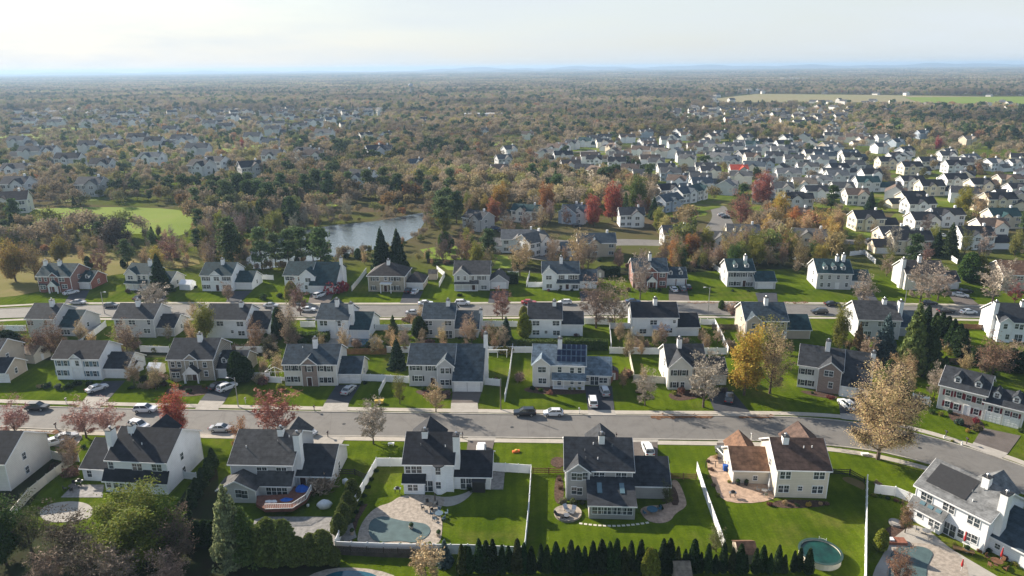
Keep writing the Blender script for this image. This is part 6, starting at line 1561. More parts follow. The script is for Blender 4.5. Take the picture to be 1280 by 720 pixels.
# ------------------------------------------------------------------ street furniture and garden things
def mailbox(px, py, label, dark=False, rz=0):
    p = G(px, py); r = empty("mailbox", p, rz, label, "mailbox", "mailboxes along the kerbs"); 
    MB().box(-.06, .06, -.06, .06, 0, 1.1).box(-.04, .3, -.03, .03, .9, .98).build("post", TRIM if not dark else WOODD, r)
    b_ = MB(); seg = 6
    for y in (-.3, .3):
        for i in range(seg+1):
            a = pi*i/seg; b_.v.append((.13*cos(a), y, 1.25+.12*sin(a)))
        b_.v += [(-.13, y, 1.1), (.13, y, 1.1)]
    n = seg+3
    b_.f = [(i, n+i, n+i+1, i+1) for i in range(seg+2)]+[(seg+2, 2*n-1, n, 0), tuple(range(n)), tuple(range(2*n-1, n-1, -1))]; b_.m = [0]*len(b_.f)
    bx = b_.build("box", DARKM if dark else METAL, r); MB().box(.135, .15, -.2, -.08, 1.15, 1.38).build("flag", REDL, bx)
for i, (x, y, d) in enumerate([(83,504.5,0),(307,504,0),(393,514,1),(724,517,0),(410,546.5,1),(578,548,1),(770,549,1),(939,549.5,0),(70,536,1),(1182,546,1),(1208,555,1),(1162,508,0)]):
    mailbox(x, y, ("dark" if d else "white") + " mailbox post by the near street, %s from the left" % ordw(i+1), bool(d))
def hydrant(px, py, label):
    p = G(px, py); r = empty("fire_hydrant", p, 0, label, "hydrant")
    MB().tube([(0,0,0),(0,0,.1),(0,0,.1),(0,0,.55)], [.17,.17,.11,.11], 8).blob((0,0,.58),(.13,.13,.12),1,8,5,0).build("body", TRIM, r)
    MB().tube([(-.2,0,.4),(.2,0,.4)],[.06,.06],6).build("nozzle", TRIM, r)
hydrant(1180,548,"white hydrant on the verge before the burgundy-shuttered house"); hydrant(1202,556,"second white hydrant-like post near the dormered garage's driveway")
def pole(px, py, pyt, label, lamp=True, arm=1.8, dirx=1):
    b_ = G(px, py); lo, hi = 1, 20
    for _ in range(30):
        mid = (lo+hi)/2
        if P((b_.x, b_.y, mid))[1] > pyt: lo = mid
        else: hi = mid
    r = empty("street_lamp" if lamp else "utility_pole", b_, 0, label, "street lamp" if lamp else "pole")
    MB().tube([(0,0,0),(0,0,mid)], [.14,.09], 8).build("pole", METAL if lamp else WOODP, r)
    if lamp:
        MB().tube([(0,0,mid-.5),(dirx*arm*.5,0,mid),(dirx*arm,0,mid+.05)], [.05,.045,.04], 5).build("arm", METAL, r)
        MB().hexa([(dirx*arm-.35,-.14,mid-.08),(dirx*arm+.35,-.14,mid-.08),(dirx*arm+.35,.14,mid-.08),(dirx*arm-.35,.14,mid-.08)],[(dirx*arm-.25,-.1,mid+.08),(dirx*arm+.3,-.1,mid+.08),(dirx*arm+.3,.1,mid+.08),(dirx*arm-.25,.1,mid+.08)]).build("lamp_head", TRIM, r)
    return r
pole(298,508.5,472,"tall weathered street pole with lamp beside the dark evergreens", True, 1.6, -1)
pole(626,512,474,"plain wooden pole on the verge right of the long pale house", False)
pole(885,392,359,"street lamp with a bright bent arm on the middle street, right of centre", True, 1.5, -1)
pole(1131,379,352,"street lamp against the bare trees at right", True, 1.4, 1)
pole(667,268,244,"thin lamp post at the cul-de-sac's far side", True, 1.2, 1)
pole(131,392,389-24,"slim curved street lamp by the car at the left middle street", True, 1.2, 1)
# above-ground pool
p = G(1024.5, 697); r = empty("above_ground_pool", p, 0, "round green above-ground pool on the lawn at bottom right", "swimming pool"); r.scale = (.88,.88,.88)
m = MB(); n = 32; ro, ri = 3.35, 3.2
for i in range(n):
    a = 2*pi*i/n; m.v += [(ro*cos(a), ro*sin(a), 0), (ro*cos(a), ro*sin(a), 1.25), (ri*cos(a), ri*sin(a), 1.25), (ri*cos(a), ri*sin(a), .6)]
for i in range(n):
    j = (i+1) % n; m.f += [(i*4, j*4, j*4+1, i*4+1), (i*4+1, j*4+1, j*4+2, i*4+2), (i*4+2, j*4+2, j*4+3, i*4+3)]; m.m += [0]*3
m.build("pool_wall", CREAMV, r)
m = MB()
for i in range(n):
    a = 2*pi*i/n; m.v += [(3.55*cos(a), 3.55*sin(a), 1.253), (3.15*cos(a), 3.15*sin(a), 1.253), (3.15*cos(a), 3.15*sin(a), 1.31), (3.55*cos(a), 3.55*sin(a), 1.31)]
for i in range(n):
    j = (i+1) % n
    for k in range(4): m.f.append((i*4+k, i*4+(k+1) % 4, j*4+(k+1) % 4, j*4+k)); m.m.append(0)
m.build("rim", mat("pool_rim", (.035,.07,.065),.5,.1,1), r)
POOLG = mat("green_pool_cover", (.004,.048,.034), .3, .35, .7, bump=.3, bscale=2, spec=.6)
MB().prism([(3.18*cos(2*pi*i/24), 3.18*sin(2*pi*i/24)) for i in range(24)], .9, 1.05).build("cover", POOLG, r)
m = MB()
for a in (.9, 1.25): m.tube([(3.3*cos(a),3.3*sin(a),0),(3.3*cos(a),3.3*sin(a),1.9)],[.04,.04],5)
for z in (.4,.8,1.2,1.6): m.tube([(3.3*cos(.9),3.3*sin(.9),z),(3.3*cos(1.25),3.3*sin(1.25),z)],[.03,.03],4)
m.build("ladder", TRIM, r)
# small sheds
def shed_(px, py, w, d, h, roofm, wallm, label, rz=0.0):
    p = G(px, py); r = empty("garden_shed", p, rz, label, "shed")
    hr = h+w*.32; m = MB().add([(-w/2,0,0),(w/2,0,0),(w/2,0,h),(0,0,hr),(-w/2,0,h),(-w/2,d,0),(w/2,d,0),(w/2,d,h),(0,d,hr),(-w/2,d,h)], [(0,1,2,3,4),(5,6,7,8,9)[::-1],(1,6,7,2),(0,4,9,5),(0,5,6,1),(2,7,8,3),(3,8,9,4)])
    m.build("wall", wallm, r); t = .64
    MB().slab([(-w/2-.15,d+.15,h-.03),(-w/2-.15,-.15,h-.03),(0,-.15,hr+.08),(0,d+.15,hr+.08)],.08).slab([(w/2+.15,-.15,h-.03),(w/2+.15,d+.15,h-.03),(0,d+.15,hr+.08),(0,-.15,hr+.08)],.08).build("roof", roofm, r)
    o = MB().box(-.4,.4,-.04,-.003,.05,1.8).build("door", TRIM, r); put("handle", knob_mesh(), o, (.3,.05,1))
shed_(940.5,696,3.2,2.6,1.7,RF['brown'],CREAMV.copy() if 0 else W['tan'],"small brown-roofed shed at the hedge, below the cream house's lawn",R(90))
shed_(860,722,3.4,2.2,1.7,RF['tan'],W['tan'],"shed roof poking up at the bottom edge before the hedge",R(90))
shed_(175,464,2.4,3,2.0,RF['grey'],W['white'],"tiny white shed with dark roof right of the fir-bed house's wing",R(70))
shed_(54,450,5,4,2.4,RF['tan'],W['cream'],"cream outbuilding left of the fir-bed house",R(80))
shed_(242,361,3.4,4,2.0,W['white'],W['white'],"low white shed at the left wall of the two-section house",R(80))
shed_(204,467,2.6,3,2.0,W['white'],W['white'],"white lean-to at the left wall of the stone-fronted house",R(85))
shed_(750,347,3,3,2.2,RF['charcoal'],W['grey'],"dark garden shed behind the long-porch house's wing",0)
shed_(547,348,3.2,3,2.2,RF['tan'],W['tan'],"little beige shed inside the bent white fence",R(90))
shed_(767,475,2.2,2.2,2.0,RF['charcoal'],W['brick'],"small dark shed right of the solar panel house",0)
# screened porch frame beside the brown-fronted house
p = G(345, 476); r = empty("screen_enclosure", p, 0, "white framed screened porch left of the brown-fronted house", "porch"); m = MB()
for x in (-2.4, 0, 2.4):
    for y in (0, 4): m.tube([(x,y,0),(x,y,2.3),(0,y,3.6)] if x else [(x,y,0),(x,y,3.6)], [.06,.06,.06][:3 if x else 2], 4)
for z in (.9, 2.3): m.tube([(-2.4,0,z),(2.4,0,z)],[.05,.05],4).tube([(-2.4,0,z),(-2.4,4,z)],[.05,.05],4).tube([(2.4,0,z),(2.4,4,z)],[.05,.05],4)
m.build("frame", TRIM, r); MB().box(-2.35,2.35,-.02,.02,.02,.85).build("panel", VINYL, r)
# deck with white railing and blue covers behind the grey house
q = H2
def loc2w(h, x, y, z=0): return h.org+h.ux*x+h.uy*y+Vector((0,0,z))
pts = [(320.5,634),(332,641),(366,640),(383,629),(390,616),(368,612),(361,622),(322,624)]
w_ = [G(a, b_, .7) for a, b_ in pts]; dk = empty("deck", w_[0], 0, "red-brown raised deck with a white railing behind the grey house", "deck")
MB().prism([(v.x-w_[0].x, v.y-w_[0].y) for v in w_], .1, .7).build("boards", DECK, dk)
rl = MB()
for a, b_ in ((w_[1], w_[2]), (w_[2], w_[3]), (w_[3], w_[4])):
    a2, b2 = a-w_[0], b_-w_[0]; n = int((b2-a2).length/.28)
    for z in (.05, .95):
        rl.tube([(a2.x,a2.y,.7+z),(b2.x,b2.y,.7+z)],[.05,.05],4)
    for i in range(n+1):
        c = a2.lerp(b2, i/n); rl.box(c.x-.03,c.x+.03,c.y-.03,c.y+.03,.7,1.65)
rl.build("railing", TRIM, dk)
def lump(px, py, z, r3, m, name, label, cat, seed):
    p = G(px, py, z); return tag(MB().blob((0,0,r3[2]*.6), r3, seed, 12, 7, .12).build(name, m, None, (p.x,p.y,z), smooth=True), label, cat)
lump(378,616,.72,(1.3,1.0,.9),TARPB,"covered_furniture","bright blue tarp heaped over furniture near the deck's right end","tarp",1)
lump(358,629,.72,(1.5,.7,.55),TARPB,"covered_furniture","low blue tarp along the middle of the white deck railing","tarp",2)
lump(340,631,.72,(1.6,.7,.5),CLOTHW,"covered_furniture","white covered bench on the deck's left end","cover",3)
lump(406,634,0,(1.3,.9,.8),CLOTHW,"covered_grill","white covered round table right of the deck","cover",4)
lump(432,604,0,(.6,.6,.6),CLOTHW,"covered_chair","small white covered chair by the dark picket fence","cover",5)
lump(385,633,0,(.25,.25,.3),TRIM,"ball","small white ball below the deck railing","ball",6)
# patio furniture
def table_set(px, py, label, nch=4, m=DARKM, umb=None, r_=.6, tm=None):
    p = G(px, py); g_ = "patio furniture"
    r = empty("patio_table", p, trr.random(), label, "table", g_)
    MB().tube([(0,0,.70),(0,0,.74)],[r_,r_],14).build("table_top", tm or m, r); MB().tube([(0,0,0),(0,0,.70)],[.05,.05],6).tube([(0,0,0),(0,0,.03)],[.3,.3],8).build("leg", m, r)
    for i in range(nch):
        a = 2*pi*i/nch+.4; c = empty("patio_chair", (p.x+cos(a)*(r_+.55), p.y+sin(a)*(r_+.55), 0), a-pi/2, "%s chair at the %s" % (ordw(i+1), label), "chair", g_)
        c["label"] = "patio chair %s round the %s" % (["on the right of the ring", "at the back of the ring", "on the left of the ring", "at the front of the ring", "between two others of the ring", "closest to the house of the ring"][i], label.split(" on ")[0].split(" by ")[0])
        c["label"] = " ".join(c["label"].split()[:16])
        MB().box(-.25,.25,-.25,.25,.40,.46).build("seat", m, c); MB().box(-.25,.25,.2,.26,.46,.95).build("backrest", m, c)
        for sx in (-.22,.22):
            for sy in (-.22,.22): MB().box(sx-.02,sx+.02,sy-.02,sy+.02,0,.4).build("leg", m, c)
    if umb:
        u = empty("patio_umbrella", (p.x+.9, p.y+.5, 0), 0, "closed %s parasol beside the %s" % (umb[0], label.split(" on ")[0]), "umbrella")
        u["label"] = " ".join(u["label"].split()[:16])
        MB().tube([(0,0,0),(0,0,2.7)],[.03,.03],6).build("pole", TRIM, u); MB().tube([(0,0,1.0),(0,0,1.3),(0,0,2.6)],[.10,.17,.05],8).build("canopy", umb[1], u)
table_set(537,635,"dark round table on the pool patio",4,DARKM,("grey",RF['grey']))
table_set(549,646,"blue-grey dining table at the pool patio's right",5,mat("blue_grey_metal",(.10,.15,.20),.5,.1,2),None,.7)
table_set(815,641,"blue covered table on the grey house's right patio",2,mat("blue_furniture",(.04,.12,.18),.6,.1,2),None,.9)
table_set(91,611,"dark table on the left white house's patio",4)
table_set(955,617,"small table by the cream house",3,METAL,("white",CLOTHW),.5)
table_set(1157,668,"pale table on the lower right house's terrace",3,METAL)
table_set(1245,706,"brown table in the lower right planting",4,WOODF,("red",REDC),.8)
def lounge(px, py, rz, label, m=METAL):
    p = G(px, py); r = empty("sun_lounger", (p.x,p.y,p.z), rz, label, "lounger", "loungers on the stone patio")
    return r, m
for i, (px, py, rz, z) in enumerate([(709,639,.5,.35),(716,641,-.4,.35),(699,646,1.2,.35),(608,585,0,0)]):
    lab = ["grey lounger at the top of the round stone patio","grey lounger facing right on the round stone patio","dark bench at the left rim of the round stone patio","dark grill table on the grey paving right of the pool house"][i]
    p = G(px, py, z); r = empty("sun_lounger", (p.x,p.y,z), rz, lab, "seat", "garden seats")
    MB().box(-.35,.35,-.8,.4,.3,.4).build("seat", METAL if i < 2 else DARKM, r); MB().slab([(-.35,.4,.4),(.35,.4,.4),(.35,.85,.95),(-.35,.85,.95)],.07).build("backrest", METAL if i < 2 else DARKM, r)
    for sx in (-.3,.3):
        for sy in (-.7,.3): MB().box(sx-.03,sx+.03,sy-.03,sy+.03,0,.3).build("leg", DARKM, r)
p = G(708,646,.35); r = empty("fire_pit", (p.x,p.y,.35), 0, "dark fire pit in the middle of the round stone patio", "fire pit"); MB().tube([(0,0,0),(0,0,.35)],[.45,.5],10).build("bowl", DARKM, r); MB().tube([(0,0,.353),(0,0,.4)],[.56,.56],10).build("rim", METAL, r)
def grill(px, py, label, m=DARKM):
    p = G(px, py); r = empty("grill", p, 0, label, "grill")
    MB().box(-.6,.6,-.28,.28,.75,.9).build("shelf", METAL, r); MB().blob((0,0,1.05),(.42,.3,.25),1,10,6,0).build("lid", m, r)
    for sx in (-.4,.4):
        for sy in (-.22,.22): MB().box(sx-.03,sx+.03,sy-.03,sy+.03,0,.75).build("leg", m, r)
grill(915.5,621,"black covered grill on the cream house's paver patio"); grill(619,588,"black grill beside the pool house's right wall"); grill(497,616,"grill at the pool house's left corner"); grill(100,606,"black grill by the left white house's wing")
def planter(px, py, label, h=.6, m=STONEW, col=C_DK):
    p = G(px, py); r = empty("planter", p, 0, label, "planter", "planters"); MB().tube([(0,0,0),(0,0,h)],[.28,.4],10).build("pot", m, r)
    MB().blob((0,0,h+.2),(.4,.4,.35),2,8,5,.25).build("foliage", NEEDLE, r).color = (*col, 1)
for i, a in enumerate([(922,606,"dark round planter left of the cream house's wing",.6,DARKM),(932.5,606.5,"dark round planter right beside the other at the cream wing",.6,DARKM),(514,661,"planter at the pool patio's middle"),(548,670,"white planter at the pool's right rim"),(1104,672,"stone planter at the left of the lower right pool"),(440,668,"planter left of the pool cover"),(1208,690,"pot near the lower right lawn's red seat")]):
    planter(*a)
p = G(906,588); r = empty("recycling_bin", p, 0, "blue wheeled bin at the cream house's wing", "bin"); MB().hexa([(-.28,-.3,.05),(.28,-.3,.05),(.28,.3,.05),(-.28,.3,.05)],[(-.34,-.38,1.05),(.34,-.38,1.05),(.34,.38,1.05),(-.34,.38,1.05)]).build("body", TARPB, r)
MB().box(-.36,.36,-.4,.4,1.053,1.12).build("lid", TARPB, r); MB().tube([(-.3,.3,.1),(.3,.3,.1)],[.1,.1],8).build("wheel", RUBBER, r)
def playhouse(px, py, z, parts, name, label, cat, rz=0):
    p = G(px, py); r = empty(name, p, rz, label, cat)
    for nm, x0,x1,y0,y1,z0,z1,m in parts: MB().box(x0,x1,y0,y1,z0,z1).build(nm, m, r)
YEL = mat("yellow_plastic", (.65,.45,.08), .5, .1, 2)
playhouse(474,504,0,[("body",-.9,.9,-.4,.4,.1,.7,YEL),("roof",-1.0,1.0,-.5,.5,.703,.8,YEL)],"toy_car","yellow toy on the lawn near the brown-fronted house's fence","toy")
playhouse(645,565,0,[("body",-.7,.7,-.25,.25,0,.35,ORANGE),("seat",-.2,.2,-.2,.2,.353,.55,YEL)],"play_set","orange plastic toy on the front lawn right of the pool house","toy",.3)
playhouse(489,556.5,0,[("seat",-.6,.6,-.3,.3,.35,.5,TRIM),("leg",-.5,-.4,-.25,.25,0,.347,TRIM),("leg",.4,.5,-.25,.25,0,.347,TRIM)],"garden_bench","small pale bench on the lawn beside the thin bare grey tree","bench")
playhouse(1081,569,0,[("seat",-.7,.7,-.3,.3,.3,.45,TRIM),("leg",-.6,-.5,-.25,.25,0,.297,TRIM),("leg",.5,.6,-.25,.25,0,.297,TRIM)],"garden_bench","small white bench under the huge pale orange tree","bench")
# trellis behind the long pale house
playhouse(622,447,0,[("beam",-2.6,2.6,-.06,.06,2.0,2.2,TRIM),("post",-2.4,-2.25,-.07,.07,0,1.997,TRIM),("post",-.07,.07,-.07,.07,0,1.997,TRIM),("post",2.25,2.4,-.07,.07,0,1.997,TRIM)],"trellis","white three-post trellis in the yard right of the long pale house","trellis")
# gazebo-like arbor on the cream house's paving
playhouse(894,584,0,[("post",-1.8,-1.7,-.05,.05,0,1.2,DARKM),("post",-.05,.05,-.05,.05,0,1.2,DARKM),("post",1.7,1.8,-.05,.05,0,1.2,DARKM),("rail",-1.8,1.8,-.03,.03,1.203,1.28,DARKM)],"gate","dark metal gate across the cream house's paving","gate")
# fire pit garden at lower right
p = G(1119,655); r = empty("fire_pit", p, 0, "round stone fire pit in the lower right garden", "fire pit"); MB().tube([(0,0,0),(0,0,.4)],[1.0,1.0],14).build("ring", PAVERG, r); MB().tube([(0,0,.403),(0,0,.45)],[.6,.6],12).build("ash", CONC, r)
playhouse(1118,678,0,[("seat",-1.6,1.6,-.7,.7,.0,.5,mat("terracotta",(.28,.11,.07),.8,.2,2)),("cushion",-1.2,-.2,-.4,.4,.503,.7,CLOTHW)],"planter_box","terracotta raised box with pale stones beside the lower right pool","planter",-.1)
playhouse(1204,690,0,[("seat",-1.4,1.4,-.4,.4,.4,.5,mat("gold_wood",(.35,.2,.08),.7,.2,2)),("leg",-1.2,-1.1,-.3,.3,0,.397,WOODF),("leg",1.1,1.2,-.3,.3,0,.397,WOODF)],"garden_bench","golden wooden bench at the lower right house's wall","bench",-.5)
u = empty("patio_umbrella", G(1204,684), 0, "closed red parasol against the lower right house's wall", "umbrella"); MB().tube([(0,0,0),(0,0,2.9)],[.03,.03],6).build("pole", TRIM, u); MB().tube([(0,0,1.1),(0,0,1.4),(0,0,2.8)],[.10,.2,.05],8).build("canopy", REDC, u)
u = empty("patio_umbrella", G(1201,714), 0, "closed red parasol at the bottom edge, right of the pool", "umbrella"); MB().tube([(0,0,0),(0,0,2.2)],[.03,.03],6).build("pole", TRIM, u); MB().tube([(0,0,.8),(0,0,1.1),(0,0,2.1)],[.10,.18,.05],8).build("canopy", REDC, u)
# ------------------------------------------------------------------ houses farther off
def ocmat(name, rough, var, scale, rows=0):
    m, nt, N, L, b = nodes_mat(name); oi = N.new("ShaderNodeObjectInfo"); tcn = N.new("ShaderNodeTexCoord"); n = N.new("ShaderNodeTexNoise"); n.inputs["Scale"].default_value = scale
    n.inputs["Detail"].default_value = 6; L.new(tcn.outputs["Object"], n.inputs["Vector"]); r = N.new("ShaderNodeMapRange"); r.inputs["From Min"].default_value = .3; r.inputs["From Max"].default_value = .7
    r.inputs["To Min"].default_value = 1-var; r.inputs["To Max"].default_value = 1+var; L.new(n.outputs["Fac"], r.inputs["Value"])
    h = N.new("ShaderNodeHueSaturation"); L.new(oi.outputs["Color"], h.inputs["Color"]); L.new(r.outputs["Result"], h.inputs["Value"]); L.new(h.outputs["Color"], b.inputs["Base Color"])
    b.inputs["Roughness"].default_value = rough; b.inputs["Specular IOR Level"].default_value = .25
    return m
FW = ocmat("far_siding", .7, .06, .5); FR = ocmat("far_shingles", .9, .25, 1.2)
def prism_house(x0, x1, y0, y1, h, tp, axis='x', oh=.35):
    m, r = MB(), MB()
    if axis == 'x':
        ym = (y0+y1)/2; hr = h+(y1-y0)/2*tp
        m.add([(x0,y0,0),(x0,y1,0),(x0,y1,h),(x0,ym,hr),(x0,y0,h),(x1,y0,0),(x1,y1,0),(x1,y1,h),(x1,ym,hr),(x1,y0,h)], [(0,1,2,3,4)[::-1],(5,6,7,8,9),(0,5,9,4),(1,2,7,6),(4,9,8,3),(3,8,7,2)])
        ze = h-oh*tp+.12; zr = hr+.12
        r.slab([(x0-oh,y0-oh,ze),(x1+oh,y0-oh,ze),(x1+oh,ym,zr),(x0-oh,ym,zr)]); r.slab([(x1+oh,y1+oh,ze),(x0-oh,y1+oh,ze),(x0-oh,ym,zr),(x1+oh,ym,zr)])
    else:
        xm = (x0+x1)/2; hr = h+(x1-x0)/2*tp
        m.add([(x0,y0,0),(x1,y0,0),(x1,y0,h),(xm,y0,hr),(x0,y0,h),(x0,y1,0),(x1,y1,0),(x1,y1,h),(xm,y1,hr),(x0,y1,h)], [(0,1,2,3,4),(5,6,7,8,9)[::-1],(1,6,7,2),(0,4,9,5),(2,7,8,3),(3,8,9,4)])
        ze = h-oh*tp+.12; zr = hr+.12
        r.slab([(x0-oh,y1+oh,ze),(x0-oh,y0-oh,ze),(xm,y0-oh,zr),(xm,y1+oh,zr)]); r.slab([(x1+oh,y0-oh,ze),(x1+oh,y1+oh,ze),(xm,y1+oh,zr),(xm,y0-oh,zr)])
    return m, r
def proto(i):
    def fn():
        rr = random.Random(300+i); w = rr.uniform(11, 14.5); d = rr.uniform(8, 9.5); tp = tan(R(rr.uniform(29, 36))); h = 5.6; out = []
        m, r = prism_house(-w/2, w/2, 0, d, h, tp); out += [('wall', m, 'w', 0, 0), ('roof', r, 'r', 0, 0)]
        sx = 1 if i % 2 else -1
        a, b_ = (w/2+.01, w/2+6.5) if sx > 0 else (-w/2-6.5, -w/2-.01)
        if i % 4 != 3:
            m, r = prism_house(a, b_, .8, 7.8, 2.8, tp); out += [('garage_wing', m, 'w', 0, 0), ('wing_roof', r, 'r', 0, 0)]
        gx = rr.uniform(-w*.28, w*.2); gw = rr.uniform(3.5, 5.5)
        m, r = prism_house(gx-gw/2, gx+gw/2, -.8, d*.35, h, .8, 'y'); out += [('front_gable', m, 'w', 0, 0), ('gable_roof', r, 'r', 0, 0)]
        c = MB().box(w*.3-.4, w*.3+.4, d/2-.3, d/2+.5, h, h+d/2*tp+1.1); out.append(('chimney', c, 't', 0, 0))
        # trim on the eaves and rakes
        t = MB(); ze = h-.35*tp; t.box(-w/2-.35, w/2+.35, -.45, -.353, ze-.15, ze+.1)
        for X in (-w/2-.40, w/2+.353):
            for ya, yb in ((-.35, d/2), (d+.35, d/2)):
                za, zb = ze+.05, h+d/2*tp+.1; t.add([(X,ya,za-.25),(X+.047,ya,za-.25),(X+.047,yb,zb-.25),(X,yb,zb-.25),(X,ya,za),(X+.047,ya,za),(X+.047,yb,zb),(X,yb,zb)], [(0,3,2,1),(4,5,6,7),(0,1,5,4),(1,2,6,5),(2,3,7,6),(3,0,4,7)])
        out.append(('trim', t, 't', 0, 0))
        wins = []
        for z in (4.3, 1.5):
            for x in (-w*.38, -w*.12, w*.12, w*.38):
                if abs(x-gx) < gw/2+.7: continue
                wins.append((x, -.003, z, 0))
            wins.append((gx, -.803, z, 0)); wins += [(-w/2, d*.35, z, -pi/2), (-w/2, d*.7, z, -pi/2), (w/2, d*.35, z, pi/2)]
        me = [(nm, mb.mesh(nm, {'w': FW, 'r': FR, 't': TRIM}[k]), k) for nm, mb, k, _, _ in out]
        dorm = None
        if i % 3 == 1: pass
        gar = []
        if i % 4 != 3: gar = [((a+b_)/2, .8)]
        return me, wins, gar, w, d
    return cache(('proto', i), fn)
CW = {'w': (.74,.75,.76), 'c': (.68,.60,.47), 'o': (.70,.67,.61), 'g': (.42,.42,.42), 'p': (.56,.57,.58), 't': (.50,.43,.34), 'b': (.36,.42,.50)}
CR = {'k': (.024,.026,.032), 'c': (.045,.048,.056), 's': (.06,.08,.10), 't': (.02,.055,.06), 'g': (.10,.10,.10), 'l': (.17,.17,.17), 'n': (.13,.095,.075), 'r': (.45,.075,.045), 'a': (.22,.18,.14)}
WN = {'w': 'white', 'c': 'cream', 'o': 'ivory', 'g': 'grey', 'p': 'pale grey', 't': 'tan', 'b': 'blue-grey'}
RN = {'k': 'black', 'c': 'charcoal', 's': 'slate blue', 't': 'dark teal', 'g': 'mid grey', 'l': 'light grey', 'n': 'brown', 'r': 'bright red', 'a': 'tan'}
MID = []; LAWNS = []
def mid_house(px, py, rot, wc, rc, i, level=2, sc=1.0):
    p = G(px, py); me, wins, gar, w, d = proto(i % 8)
    root = empty("house", (p.x, p.y, 0), R(rot), None, "house"); root.scale = (sc, sc, sc)
    for nm, mesh, k in me:
        if level < 1 and nm in ('trim', 'front_gable', 'gable_roof'): continue
        o = put(nm, mesh, root); o.color = (*({'w': CW[wc], 'r': CR[rc], 't': (1, 1, 1)}[k]), 1)
    if level >= 2:
        f, g = win_mesh(1.75, 1.25, 2)
        for x, y, z, a in wins:
            o = put('window', f, root, (x, y, z), a); put('pane', g, o)
        for x, y in gar: put('garage_door', garage_mesh(4.8, 2.15), root, (x, y, .03))
    FOOT.append((root.location+Vector((-sin(R(rot)), cos(R(rot)), 0))*4, 9.5 if i % 4 != 3 else 7.5))
    if p.y > 330 and not (560 < px < 830 and py > 225): FOOT.append((root.location*(1-13/p.length), 8.0)); LAWNS.append((p.x, p.y-4, 17 if p.y < 700 else 22))
    MID.append((root, px, py, wc, rc))
    return root
RC = "RC"
LIST = """1087 289 0 c k 1;1140 318 -4 c k 2;1120 312 0 c c 3;1152 269 2 w k 7;1186 284 0 w k 0;1158 291 0 o k 3;1221 312 -3 w k 1;1166 245 0 c k 1;1142 238 3 w k 0;1196 236 0 w k 1;1228 243 3 c k 3;1252 263 0 c k 2;1257 286 0 c t 1;1264 236 0 t n 0
1196 217 0 w k 1;1141 219 2 c k 1;1161 212 2 w k 3;1110 212 0 c k 3;1124 205 0 w k 0;1069 217 0 p g 1;1048 231 0 p l 1;1085 240 -4 p t 1;1072 257 -5 o n 3;1246 214 20 w l 3;1217 208 25 w l 2;1274 214 15 w g 0;1186 204 0 w c 3;1242 300 0 o n 3
1104 192 15 w g 3;1137 204 60 w l 3;1190 200 30 c g 3;1156 174 10 b s 3;1214 182 10 t a 3;1064 202 5 w s 1;1046 193 20 p l 0;1105 180 0 p l 3;1125 186 25 b s 3
851 198 60 w l 3;869 192 -5 w n 1;898 206 -25 p l 2;927 188 -8 p l 1;940 189 -10 b t 3;974 197 -12 p l 1;882 219 -8 w c 0;913 211 -30 p s 3;924 223 -5 g r 3;942 206 0 o n 3;957 214 -15 b k 3;992 209 -10 p g 1;1010 219 -8 w g 0;986 228 -8 p l 2;1025 237 -4 p l 0;876 235 -6 p g 1;1044 228 0 p g 2;1039 190 30 t a 2
878 250 50 w t 3;862 254 35 w s 3;843 264 40 b s 2;838 250 20 w k 3;999 262 -8 p k 0;978 248 -6 o g 3;1006 242 -6 w a 1;953 256 -25 p l 3;1000 285 0 t n 3;905 317 -8 w g 0;928 309 -10 c g 1;1012 313 -14 c g 0;847 310 0 p c 3;1055 248 0 p g 3
590 288 -38 g c 3;655 278 -22 o t 0;717 280 -10 p s 3;727 279 55 b g 3;650 316 -2 w l 2;676 319 40 w g 3;746 321 0 t s 2;790 284 0 w c 3
632 208 20 p g 3;640 195 30 w g 3;626 222 10 o n 3;729 222 -15 o c 1;742 209 -10 w k 3;738 224 -60 c n 3;690 193 -30 w n 1;681 199 -35 p g 0;700 191 -30 w n 3;712 187 -30 p c 3;730 184 -25 w t 1;756 179 0 w c 2;785 179 5 w n 2;809 172 10 b g 0;811 185 20 p l 2;844 188 0 w n 3;771 212 -5 w k 1;772 203 -8 p g 0;820 213 -10 w g 3;838 227 -8 b g 1;858 176 0 w n 3;824 198 -10 o a 0;800 196 -20 w n 2;760 192 -70 t n 3
37 158 0 w g 1;68 160 0 p g 2;110 160 0 p l 0;140 160 0 p g 1;169 158 0 w g 0;20 185 0 p g 1;37 200 0 p g 2;57 199 0 w c 3;84 210 0 p k 2;125 218 0 p k 3;18 224 0 w c 0;18 245 0 p c 3;10 268 20 o n 2;109 192 0 p c 1;136 182 0 p c 0;171 181 0 p k 2;191 186 0 p k 1;187 208 -8 w s 0;212 170 0 p c 1;226 183 0 w c 2;111 246 0 g g 3
232 184 0 w s 0;261 162 0 p g 1;338 189 0 w s 3;315 180 0 w g 1;378 201 -20 w k 0;340 206 -6 w g 1;246 196 0 p g 2;246 220 -20 p k 3;265 214 -20 w k 0;317 222 35 g k 3;448 236 -20 w c 1;403 175 -15 p g 2;391 206 0 o n 3;472 199 30 p k 3;330 162 0 p c 0;362 150 0 w c 1;415 157 20 w s 3;460 145 0 p s 2;395 159 0 w s 0;350 146 0 p g 1;289 152 0 w c 3;281 166 0 p c 2;340 170 0 p g 1;375 165 0 p c 0
521 214 20 t s 3;476 198 0 p c 0;604 170 0 p c 3;659 175 -8 o n 3;604 152 0 w l 2"""
k = 0
for line in LIST.split("\n"):
    for e in line.split(";"):
        a = e.split(); mid_house(float(a[0]), float(a[1]), float(a[2]), a[3], a[4], int(a[5]), 2 if float(a[1]) > 200 else 1, 1.3 if float(a[0]) < 480 and float(a[1]) > 150 else 1.0); k += 1
